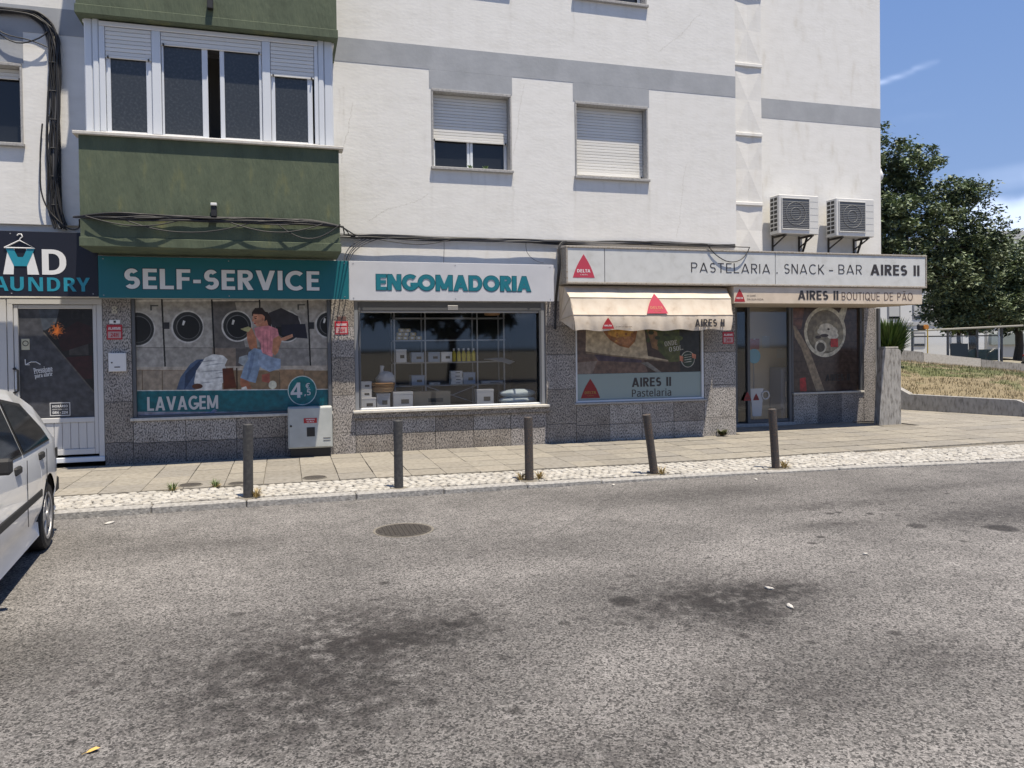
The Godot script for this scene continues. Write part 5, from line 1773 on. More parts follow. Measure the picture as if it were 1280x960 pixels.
# ------------------------------------------------------------------ goods behind the ironing shop's glass
func carton(at: Vector3, s: Vector3, m: Material, label: String, group := "") -> void:
	var t := thing("carton", label, "box", at, rng.randf_range(-0.08, 0.08), group)
	put(t, "sides", bevel_box(s, 0.004), m, Vector3(0, s.y * 0.5, 0))
	put(t, "lid", bevel_box(Vector3(s.x + 0.006, s.y * 0.16, s.z + 0.006), 0.004), m, Vector3(0, s.y * 0.93, 0))
	put(t, "label_patch", bevel_box(Vector3(s.x * 0.4, s.y * 0.25, 0.003), 0.001), M.inside, Vector3(s.x * 0.1, s.y * 0.45, s.z * 0.5 + 0.001))

func build_shop_goods() -> void:
	var white := plain(0.55, 0.55, 0.55, 0.6)
	var grey := plain(0.34, 0.35, 0.37, 0.6)
	var blue := plain(0.22, 0.27, 0.35, 0.6)
	var straw := plain(0.42, 0.34, 0.16, 0.7)
	var u := thing("shelving_unit", "open metal shelving behind the ironing shop window with four boards", "shelf", Vector3(0, 0.69, -0.9))
	for x in [1.66, 2.155, 3.015, 3.47]:
		for zz in [0.1, -0.25]:
			bar(u, "upright", Vector3(x - 0.012, 0.001, zz - 0.012), Vector3(x + 0.012, 1.52, zz + 0.012), M.silver)
	for y in [0.34, 0.71, 1.07, 1.43]:
		bar(u, "board", Vector3(1.63, y - 0.02, -0.27), Vector3(3.50, y, 0.085), M.silver)
	put(u, "brace", tube([Vector3(2.17, 0.02, 0.10), Vector3(3.0, 0.32, 0.10)], 0.008, 6), M.silver)
	put(u, "brace", tube([Vector3(2.17, 0.32, 0.115), Vector3(3.0, 0.02, 0.115)], 0.008, 6), M.silver)
	var shelf := func(k: int) -> float: return 0.692 + [0.34, 0.71, 1.07, 1.43][k]
	# soap bars: yellow packets on the third board
	var spots := [[1.74, 0, "lowest left"], [1.84, 0, "lowest second"], [1.95, 0, "lowest third"], [2.06, 0, "lowest right"], [1.75, 1, "middle left"], [1.85, 1, "middle second"], [1.97, 1, "middle third"], [1.78, 2, "top left"], [1.88, 2, "top right"]]
	for s in spots:
		var o := thing("soap_packet", "yellow soap packet on the upper shelf, %s of the pile" % s[2], "packet", Vector3(s[0], shelf.call(2) + s[1] * 0.062, -0.86), rng.randf_range(-0.1, 0.1), "yellow soap packets")
		put(o, "wrapper", bevel_box(Vector3(0.095, 0.058, 0.07), 0.01), straw, Vector3(0, 0.03, 0))
		put(o, "label_band", bevel_box(Vector3(0.04, 0.03, 0.004), 0.001), white, Vector3(0, 0.03, 0.036))
	# detergent bottles
	for k in 5:
		var o := thing("detergent_bottle", "yellow detergent bottle with white cap on the middle shelf, number %d from the left" % (k + 1), "bottle", Vector3(2.635 + k * 0.082, shelf.call(1), -0.86), 0, "yellow detergent bottles")
		o.set_meta("label", ["leftmost", "second", "middle", "fourth", "rightmost"][k] + " yellow detergent bottle with white cap on the middle shelf")
		put(o, "bottle_body", lathe([Vector2(0, 0), Vector2(0.033, 0.003), Vector2(0.035, 0.12), Vector2(0.028, 0.15), Vector2(0.012, 0.17), Vector2(0.012, 0.18)], 14), plain(0.46, 0.38, 0.03, 0.35))
		put(o, "cap", lathe([Vector2(0.016, 0.18), Vector2(0.016, 0.215), Vector2(0.0, 0.218)], 12), white)
	carton(Vector3(1.765, shelf.call(1), -0.86), Vector3(0.17, 0.21, 0.2), white, "tall white carton at the left end of the middle shelf", "cartons in the ironing shop")
	carton(Vector3(2.02, shelf.call(1), -0.86), Vector3(0.2, 0.16, 0.2), blue, "pale blue carton beside the tall white carton on the shelf", "cartons in the ironing shop")
	carton(Vector3(2.29, shelf.call(1), -0.86), Vector3(0.19, 0.16, 0.2), blue, "pale blue carton right of the shelf upright, middle shelf", "cartons in the ironing shop")
	carton(Vector3(2.49, shelf.call(1), -0.86), Vector3(0.18, 0.16, 0.2), white, "white carton next to the yellow bottles, middle shelf", "cartons in the ironing shop")
	carton(Vector3(2.02, shelf.call(0), -0.86), Vector3(0.21, 0.16, 0.2), blue, "pale blue carton on the lowest shelf board", "cartons in the ironing shop")
	for k in 4:
		carton(Vector3(2.66 + (k % 2) * 0.005, shelf.call(0) + k * 0.055, -0.86), Vector3(0.19, 0.053, 0.16), white, ["lowest", "second", "third", "topmost"][k] + " flat white packet in the pile on the lowest shelf", "flat packets")
	carton(Vector3(2.87, shelf.call(0), -0.86), Vector3(0.2, 0.19, 0.18), blue, "blue wrapped bundle at the right of the lowest shelf", "cartons in the ironing shop")
	carton(Vector3(2.30, shelf.call(0), -0.86), Vector3(0.17, 0.04, 0.2), grey, "flat grey packet on the lowest shelf beside the upright", "flat packets")
	carton(Vector3(3.25, shelf.call(0), -0.86), Vector3(0.37, 0.045, 0.2), grey, "long flat grey packet at the right end of the lowest shelf", "flat packets")
	# on the display ledge
	carton(Vector3(1.19, 0.692, -0.45), Vector3(0.24, 0.19, 0.22), white, "white printed carton at the window's left corner, lower one", "cartons in the ironing shop")
	carton(Vector3(1.155, 0.886, -0.45), Vector3(0.18, 0.12, 0.2), white, "white printed carton stacked in the window's left corner, middle", "cartons in the ironing shop")
	carton(Vector3(1.155, 1.01, -0.45), Vector3(0.17, 0.12, 0.2), white, "white printed carton stacked in the window's left corner, topmost", "cartons in the ironing shop")
	carton(Vector3(1.42, 0.692, -0.45), Vector3(0.2, 0.25, 0.2), grey, "white carton standing under the wicker basket", "cartons in the ironing shop")
	carton(Vector3(1.72, 0.692, -0.45), Vector3(0.3, 0.265, 0.25), grey, "large pale carton right of the wicker basket", "cartons in the ironing shop")
	carton(Vector3(3.03, 0.692, -0.45), Vector3(0.27, 0.27, 0.22), grey, "pale carton near the window's right, in front of the shelving", "cartons in the ironing shop")
	carton(Vector3(2.2, 0.692, -0.62), Vector3(0.6, 0.25, 0.18), plain(0.3, 0.24, 0.16, 0.7), "wide brown carton behind the crossed shelf braces", "cartons in the ironing shop")
	var b := thing("wicker_basket", "round wicker basket on a carton in the ironing shop window", "basket", Vector3(1.43, 0.962, -0.45))
	for k in 6:
		put(b, "weave_ring", ring_flat(0.14 + k * 0.007, 0.014, k * 0.024 + 0.012), plain(0.30, 0.17, 0.07, 0.8) if k % 2 else plain(0.36, 0.22, 0.1, 0.8))
	put(b, "basket_floor", lathe([Vector2(0, 0.0), Vector2(0.14, 0.004), Vector2(0.14, 0.012), Vector2(0, 0.014)], 18), M.wood)
	var bag := thing("laundry_bag", "crumpled white cloth bundle sitting in the wicker basket", "cloth", Vector3(1.47, 1.06, -0.45))
	put(bag, "bundle", blob(Vector3(0.14, 0.13, 0.12), 3, 0.25), plain(0.42, 0.43, 0.45, 0.8), Vector3(0, 0.09, 0))
	put(bag, "twisted_top", tube([Vector3(-0.05, 0.17, 0), Vector3(-0.06, 0.24, 0.01), Vector3(-0.05, 0.30, 0.0)], [0.05, 0.025, 0.035], 8), plain(0.42, 0.43, 0.45, 0.8))
	var quilt := thing("folded_quilt", "pale blue quilt in a clear bag at the window's right corner", "quilt", Vector3(3.58, 0.692, -0.42))
	put(quilt, "upper_fold", blob(Vector3(0.3, 0.075, 0.16), 8, 0.12), plain(0.40, 0.47, 0.50, 0.7), Vector3(0.0, 0.19, 0))
	put(quilt, "lower_fold", blob(Vector3(0.31, 0.075, 0.17), 5, 0.1), plain(0.36, 0.42, 0.45, 0.7), Vector3(0, 0.078, 0))
	var pap := thing("hanger_bundle", "loose bundle of wire hangers sticking out from the middle shelf", "hangers", Vector3(3.2, 1.405, -0.7))
	for k in 7:
		put(pap, "hanger_wire", tube([Vector3(-0.1 + k * 0.01, 0.03, 0.02 * k), Vector3(0.2, 0.05 - k * 0.012, 0.02 * k), Vector3(0.42 - k * 0.02, -0.02 - k * 0.006, 0.02 * k)], 0.006, 5), M.silver)
	var lamp := thing("ceiling_lamp", "flat brown drum lamp hanging at the top of the window", "lamp", Vector3(3.18, 2.13, -0.45))
	put(lamp, "shade", lathe([Vector2(0.0, 0.0), Vector2(0.12, 0.01), Vector2(0.13, 0.06), Vector2(0, 0.075)], 20), plain(0.35, 0.2, 0.1, 0.6))
	put(lamp, "stem", tube([Vector3(0, 0.075, 0), Vector3(0, 0.62, 0)], 0.008, 6), M.black)
	# inside the pastry shop
	var pm := [plain(0.5, 0.22, 0.22, 0.7), plain(0.55, 0.55, 0.53, 0.7), plain(0.55, 0.54, 0.48, 0.7)]
	var ps := [[8.84, 1.63, 0.22, 0.21, "pink and white notice on the beige wall inside the door"], [9.10, 1.67, 0.17, 0.23, "white paper notice on the beige wall inside the door"], [9.45, 1.44, 0.2, 0.18, "cream paper notice low on the beige wall inside the door"]]
	for k in 3:
		var o := thing("paper_notice", ps[k][4], "notice", Vector3(ps[k][0], ps[k][1], -1.698), 0, "notices inside the pastry shop")
		put(o, "sheet", bevel_box(Vector3(ps[k][2], ps[k][3], 0.004), 0.001), pm[k])
		put(o, "tape", bevel_box(Vector3(0.04, 0.02, 0.003), 0.001), M.text_white, Vector3(0, ps[k][3] * 0.48, 0.003))
	var cooler := thing("drinks_cooler", "pale blue fridge cabinet standing just inside the pastry shop door", "fridge", Vector3(9.36, 0.156, -1.45))
	put(cooler, "cabinet", bevel_box(Vector3(0.46, 1.02, 0.4), 0.02), plain(0.17, 0.22, 0.31, 0.4), Vector3(0, 0.512, 0))
	put(cooler, "door_panel", bevel_box(Vector3(0.40, 0.88, 0.02), 0.006), plain(0.14, 0.18, 0.26, 0.3), Vector3(0, 0.5, 0.212))
	put(cooler, "handle", bevel_box(Vector3(0.02, 0.3, 0.03), 0.006), M.silver, Vector3(-0.16, 0.6, 0.236))
	var jug := thing("blue_sign_disc", "round blue sticker disc showing behind the pastry shop's door glass", "sign", Vector3(8.57, 1.40, -1.32))
	put(jug, "disc", lathe([Vector2(0.0, 0.0), Vector2(0.14, 0.0), Vector2(0.14, 0.01), Vector2(0, 0.012)], 24), plain(0.06, 0.3, 0.46, 0.5), Vector3.ZERO, Vector3(PI / 2, 0, 0))
	put(jug, "stand", tube([Vector3(0, -1.24, -0.01), Vector3(0, -0.12, -0.01)], 0.012, 6), M.silver)
	put(jug, "foot", lathe([Vector2(0, -1.242), Vector2(0.12, -1.24), Vector2(0.12, -1.225), Vector2(0, -1.22)], 16), M.silver)

func ring_flat(r: float, t: float, y: float) -> ArrayMesh:
	var pts := []
	for k in 25:
		var a := TAU * k / 24
		pts.append(Vector3(cos(a) * r, y + 0.004 * sin(a * 12.0), sin(a) * r))
	return tube(pts, t, 6)

func blob(s: Vector3, seed_: int, rough: float) -> ArrayMesh:
	var n := FastNoiseLite.new()
	n.seed = seed_
	n.frequency = 1.3
	var sp := SphereMesh.new()
	sp.radius = 1.0
	sp.height = 2.0
	sp.radial_segments = 24
	sp.rings = 12
	var arr := sp.get_mesh_arrays()
	var v: PackedVector3Array = arr[Mesh.ARRAY_VERTEX]
	for k in v.size():
		var d := v[k]
		v[k] = d * (1.0 + rough * n.get_noise_3dv(d * 1.5)) * s
	arr[Mesh.ARRAY_VERTEX] = v
	var am := ArrayMesh.new()
	am.add_surface_from_arrays(Mesh.PRIMITIVE_TRIANGLES, arr)
	var st := SurfaceTool.new()
	st.create_from(am, 0)
	st.generate_normals()
	return st.commit()

# ------------------------------------------------------------------ things fixed to the facade
func alarm_plate(x0: float, x1: float, y0: float, y1: float, z: float, label: String) -> void:
	var t := thing("alarm_plate", label, "sign", Vector3(x0, y0, z), 0, "red alarm plates")
	var w := x1 - x0
	var h := y1 - y0
	put(t, "plate", bevel_box(Vector3(w, h, 0.006), 0.001), plain(0.40, 0.02, 0.035, 0.4), Vector3(w * 0.5, h * 0.5, 0.003))
	put(t, "white_field", bevel_box(Vector3(w * 0.84, h * 0.44, 0.003), 0.0005), plain(0.45, 0.3, 0.3, 0.5), Vector3(w * 0.5, h * 0.32, 0.0065))
	letters(t, "ALARME", w * 0.1, w * 0.9, h * 0.66, h * 0.84, 0.006, M.text_white, null, 0.002)
	letters(t, "24H", w * 0.25, w * 0.75, h * 0.17, h * 0.46, 0.008, plain(0.40, 0.02, 0.035, 0.4), null, 0.002)

func aircon(at: Vector3, label: String) -> void:
	var t := thing("air_conditioner", label, "air conditioner", at, 0, "outdoor air conditioning units")
	var s := Vector3(0.86, 0.71, 0.28)
	put(t, "casing", bevel_box(s, 0.012), M.ac_white, Vector3(s.x * 0.5, s.y * 0.5, s.z * 0.5))
	put(t, "fan_panel", bevel_box(Vector3(0.585, 0.56, 0.008), 0.002), M.ac_grey, Vector3(0.355, 0.36, s.z + 0.003))
	for k in 15:
		put(t, "grille_bar", bevel_box(Vector3(0.57, 0.007, 0.01), 0.002), plain(0.26, 0.265, 0.27, 0.5), Vector3(0.355, 0.12 + k * 0.033, s.z + 0.011))
	put(t, "grille_ring", tube_ring(Vector3(0.355, 0.37, s.z + 0.016), 0.21, 0.006), plain(0.2, 0.205, 0.21, 0.5))
	put(t, "grille_ring", tube_ring(Vector3(0.355, 0.37, s.z + 0.016), 0.11, 0.006), plain(0.2, 0.205, 0.21, 0.5))
	for y in [0.085, 0.645]:
		put(t, "frame_bar", bevel_box(Vector3(0.6, 0.016, 0.02), 0.004), M.ac_white, Vector3(0.355, y, s.z + 0.008))
	for x in [0.062, 0.648]:
		put(t, "frame_bar", bevel_box(Vector3(0.016, 0.57, 0.02), 0.004), M.ac_white, Vector3(x, 0.365, s.z + 0.008))
	for k in 5:
		put(t, "panel_groove", bevel_box(Vector3(0.17, 0.004, 0.003), 0.001), plain(0.4, 0.4, 0.39, 0.5), Vector3(0.755, 0.12 + k * 0.12, s.z + 0.001))
	for i in 2:
		for j in 8:
			put(t, "side_vent", bevel_box(Vector3(0.006, 0.055, 0.085), 0.002), M.black, Vector3(-0.001, 0.09 + j * 0.078, 0.075 + i * 0.11))
	for x in [0.14, 0.72]:
		put(t, "bracket", bevel_box(Vector3(0.035, 0.035, 0.42), 0.004), M.iron, Vector3(x, -0.0185, 0.09))
		put(t, "bracket_strut", tube([Vector3(x, -0.2, -0.115), Vector3(x, -0.035, 0.27)], 0.014, 6), M.iron)
		put(t, "bracket_post", bevel_box(Vector3(0.035, 0.3, 0.02), 0.003), M.iron, Vector3(x, -0.12, -0.109))
	put(t, "hose", tube([Vector3(0.78, 0.05, 0.05), Vector3(0.8, -0.05, 0.0), Vector3(0.79, -0.2, -0.06), Vector3(0.74, -0.4, -0.09)], 0.022, 8), M.rubber)

func build_fixtures() -> void:
	aircon(Vector3(8.63, 3.635, -0.88), "white air conditioner on the set back wall, the left one of two")
	aircon(Vector3(9.87, 3.625, -0.88), "white air conditioner nearest the building's right corner")
	alarm_plate(-2.30, -2.11, 1.79, 1.99, 0.001, "red alarm plate on the pier beside the glass laundry door")
	alarm_plate(0.69, 0.88, 1.84, 2.03, 0.001, "red alarm plate between the self-service and ironing signs' windows")
	alarm_plate(7.08, 7.29, 1.64, 1.84, 0.001, "red alarm plate on the pier right of the awning")
	for p in [[-2.2, 2.03, "small white sticker sheet above the plate beside the laundry door"], [0.79, 2.075, "small dark sticker above the plate between the two shop windows"]]:
		var n := thing("small_sticker", p[2], "sticker", Vector3(p[0], p[1], 0.001), 0, "small stickers on the piers")
		put(n, "sheet", bevel_box(Vector3(0.13, 0.05, 0.004), 0.001), M.text_white if p[0] < 0 else plain(0.12, 0.06, 0.05, 0.6), Vector3(0, 0.0, 0.002))
		put(n, "print", bevel_box(Vector3(0.03, 0.03, 0.003), 0.001), M.text_dark, Vector3(0.0, 0.0, 0.004))
	var num := thing("house_number", "pale house number 8 fixed high on the pier by the laundry door", "number", Vector3(-2.2, 2.14, 0.001))
	letters(num, "8", -0.035, 0.035, 0.0, 0.1, 0.0, plain(0.45, 0.42, 0.34, 0.6), null, 0.012)
	var mb := thing("letter_box", "small white steel letter box on the pier beside the laundry door", "letter box", Vector3(-2.17, 1.36, 0.001))
	put(mb, "body", bevel_box(Vector3(0.215, 0.25, 0.055), 0.006), M.white_paint, Vector3(0, 0.125, 0.028))
	put(mb, "slot", bevel_box(Vector3(0.07, 0.014, 0.004), 0.001), M.black, Vector3(0.0, 0.06, 0.056))
	put(mb, "lock", lathe([Vector2(0, 0), Vector2(0.01, 0), Vector2(0.01, 0.006), Vector2(0, 0.007)], 10), M.black, Vector3(-0.065, 0.12, 0.055), Vector3(PI / 2, 0, 0))
	# meter cabinet
	var g := thing("meter_cabinet", "pale grey utility cabinet against the granite under the laundry window", "cabinet", Vector3(0.32, 0.1, 0.0))
	put(g, "body", bevel_box(Vector3(0.61, 0.585, 0.21), 0.012), M.box_grey, Vector3(0, 0.42, 0.106))
	put(g, "door_panel", bevel_box(Vector3(0.575, 0.55, 0.012), 0.004), M.box_grey, Vector3(0, 0.42, 0.217))
	put(g, "warning_label", bevel_box(Vector3(0.18, 0.07, 0.004), 0.001), plain(0.36, 0.015, 0.02, 0.5), Vector3(0.0, 0.52, 0.2245))
	letters(g, "PERIGO", -0.06, 0.06, 0.525, 0.545, 0.2265, M.text_white, null, 0.002)
	letters(g, "GÁS", -0.05, 0.05, 0.495, 0.515, 0.2265, M.text_white, null, 0.002)
	put(g, "dark_window", bevel_box(Vector3(0.11, 0.13, 0.004), 0.001), M.black, Vector3(0.005, 0.36, 0.2245))
	put(g, "lock", lathe([Vector2(0, 0), Vector2(0.016, 0), Vector2(0.014, 0.008), Vector2(0, 0.009)], 12), M.black, Vector3(-0.265, 0.45, 0.223), Vector3(PI / 2, 0, 0))
	for k in 2:
		put(g, "vent_slot", bevel_box(Vector3(0.1, 0.012, 0.008), 0.002), M.ac_grey, Vector3(0.225, 0.235 + k * 0.035, 0.224))
	put(g, "shaded_gap", bevel_box(Vector3(0.55, 0.125, 0.15), 0.004), M.black, Vector3(0, 0.063, 0.078))  # black block standing in for the shaded gap beneath the cabinet
	# white globe lamp on the end wall
	var gl := thing("wall_globe", "white round security camera dome on the building's right corner", "camera", Vector3(11.24, 4.98, -1.12))
	put(gl, "arm", bevel_box(Vector3(0.12, 0.05, 0.05), 0.01), M.white_paint, Vector3(0.06, 0.06, 0))
	put(gl, "dome", blob(Vector3(0.085, 0.125, 0.1), 2, 0.0), M.white_paint, Vector3(0.05, -0.06, 0.0))

# ------------------------------------------------------------------ cables
func strand(parent: Node, pts: Array, r: float, sway: float, m: Material) -> void:
	# a cable through the points with its own slack
	var c := Curve3D.new()
	for k in pts.size():
		var p: Vector3 = pts[k]
		c.add_point(p + Vector3(rng.randf_range(-sway, sway), rng.randf_range(-sway, sway) if k % 2 else rng.randf_range(-sway, sway) * 0.4, rng.randf_range(0, sway * 0.6)))
	for k in range(1, pts.size() - 1):
		var d: Vector3 = (c.get_point_position(k + 1) - c.get_point_position(k - 1)) * 0.2
		c.set_point_in(k, -d)
		c.set_point_out(k, d)
	c.bake_interval = 0.1
	var out := []
	for p in c.get_baked_points():
		out.append(p)
	put(parent, "cable", tube(out, r, 6), m)

func build_cables() -> void:
	var t := thing("cable_bundle", "thick black cable bundle running down the white wall left of the balcony", "cables", Vector3.ZERO, 0, "cable bundles on the facade")
	var path := [Vector3(-5.2, 5.93, 0.09), Vector3(-3.9, 6.0, 0.09), Vector3(-3.25, 6.02, 0.09), Vector3(-2.98, 5.98, 0.09), Vector3(-2.84, 5.75, 0.09), Vector3(-2.81, 5.4, 0.09), Vector3(-2.83, 4.9, 0.09), Vector3(-2.85, 4.4, 0.09), Vector3(-2.86, 3.9, 0.09), Vector3(-2.86, 3.5, 0.09), Vector3(-2.80, 3.26, 0.1)]
	for k in 20:
		var off := Vector3(rng.randf_range(-0.065, 0.065), rng.randf_range(-0.03, 0.03), rng.randf_range(-0.02, 0.03))
		var pts := []
		for p in path:
			pts.append(p + off)
		strand(t, pts, rng.randf_range(0.008, 0.015), 0.03, M.cable if k % 4 else M.cable_grey)
	for k in 6:
		bar(t, "cable_tie", Vector3(-2.895, 3.55 + k * 0.37, 0.065), Vector3(-2.79, 3.556 + k * 0.37, 0.13), M.cable_grey, 0.002)
	strand(t, [Vector3(-2.98, 4.6, 0.1), Vector3(-3.02, 4.1, 0.12), Vector3(-2.98, 3.6, 0.13), Vector3(-2.75, 3.28, 0.14), Vector3(-2.55, 3.22, 0.3), Vector3(-2.4, 3.25, 0.9)], 0.01, 0.01, M.cable)
	strand(t, [Vector3(-3.5, 5.75, 0.1), Vector3(-3.25, 5.62, 0.12), Vector3(-3.0, 5.7, 0.12), Vector3(-2.86, 5.85, 0.1)], 0.009, 0.01, M.cable)
	strand(t, [Vector3(-3.6, 5.9, 0.1), Vector3(-3.4, 5.72, 0.12), Vector3(-3.1, 5.66, 0.12), Vector3(-2.9, 5.6, 0.1)], 0.008, 0.01, M.cable)
	t = thing("cable_bundle", "black cables slung along the bottom of the green balcony parapet", "cables", Vector3.ZERO, 0, "cable bundles on the facade")
	for k in 16:
		var pts := []
		var y := 3.285 + rng.randf_range(-0.035, 0.03)
		for i in 9:
			var x := -2.42 + i * 0.395
			pts.append(Vector3(x, y - (0.012 * sin(i * 1.7 + k)), 1.01 + rng.randf_range(0, 0.03)))
		pts[0] = Vector3(-2.44, 3.27, 0.95)
		pts[8] = Vector3(0.76, 3.25, 0.98)
		strand(t, pts, rng.randf_range(0.007, 0.012), 0.012, M.cable)
	for s in [[-1.95, -0.35, 0.16], [-2.3, -1.2, 0.1], [-0.7, 0.5, 0.13], [-0.1, 0.72, 0.2]]:
		var mid: float = (s[0] + s[1]) * 0.5
		strand(t, [Vector3(s[0], 3.27, 1.03), Vector3(lerpf(s[0], mid, 0.5), 3.27 - s[2] * 0.75, 1.05), Vector3(mid, 3.27 - s[2], 1.05), Vector3(lerpf(mid, s[1], 0.5), 3.27 - s[2] * 0.75, 1.05), Vector3(s[1], 3.27, 1.03)], 0.008, 0.006, M.cable)
	t = thing("cable_bundle", "black cable bundle along the ledge above the ironing and pastry signs", "cables", Vector3.ZERO, 0, "cable bundles on the facade")
	for k in 13:
		var pts := []
		var y := 3.262 + rng.randf_range(-0.022, 0.025)
		for i in 15:
			pts.append(Vector3(0.78 + i * 0.463, y + (0.02 if i > 8 else 0.0) + 0.012 * sin(i * 1.3 + k * 2.0), 0.075 + rng.randf_range(0, 0.03)))
		strand(t, pts, rng.randf_range(0.007, 0.012), 0.01, M.cable if k % 3 else M.cable_grey)
	for k in 3:
		strand(t, [Vector3(0.78, 3.27, 0.8), Vector3(0.80 + 0.05 * k, 3.25, 0.5), Vector3(0.84 + 0.07 * k, 3.26, 0.2), Vector3(1.0, 3.27, 0.1)], 0.009, 0.01, M.cable)
	for k in 4:
		strand(t, [Vector3(1.15 + k * 0.08, 3.25, 0.09), Vector3(0.98 + k * 0.05, 3.15, 0.09), Vector3(0.86 + k * 0.03, 3.0, 0.1), Vector3(0.82 + k * 0.02, 2.8, 0.12)], 0.008, 0.01, M.cable_grey)
	strand(t, [Vector3(1.2, 3.25, 0.1), Vector3(1.6, 3.18, 0.11), Vector3(2.0, 3.17, 0.11), Vector3(2.4, 3.25, 0.1)], 0.007, 0.01, M.cable)
	strand(t, [Vector3(2.3, 3.25, 0.08), Vector3(2.31, 3.1, 0.04), Vector3(2.30, 2.9, 0.03)], 0.004, 0.008, M.cable_grey)
	strand(t, [Vector3(3.6, 3.25, 0.08), Vector3(3.62, 3.1, 0.04), Vector3(3.75, 2.98, 0.03), Vector3(3.9, 2.93, 0.03)], 0.004, 0.008, M.cable_grey)
	for k in 3:
		strand(t, [Vector3(4.3, 3.26, 0.1), Vector3(4.11, 3.22 - k * 0.02, 0.2), Vector3(4.09 - k * 0.012, 2.9, 0.25), Vector3(4.08 - k * 0.012, 2.62, 0.2), Vector3(4.09, 2.3, 0.03), Vector3(4.08, 1.9, 0.02)], 0.012, 0.008, M.cable)
	strand(t, [Vector3(6.55, 3.25, 0.42), Vector3(6.7, 3.08, 0.43), Vector3(6.95, 2.97, 0.43), Vector3(7.2, 3.03, 0.43), Vector3(7.35, 3.22, 0.4)], 0.008, 0.004, M.cable)
	strand(t, [Vector3(6.2, 3.27, 0.1), Vector3(6.55, 3.25, 0.42), Vector3(6.6, 3.2, 0.43)], 0.008, 0.002, M.cable)
	strand(t, [Vector3(7.35, 3.22, 0.4), Vector3(7.28, 3.25, 0.2), Vector3(7.2, 3.27, 0.09)], 0.008, 0.002, M.cable)

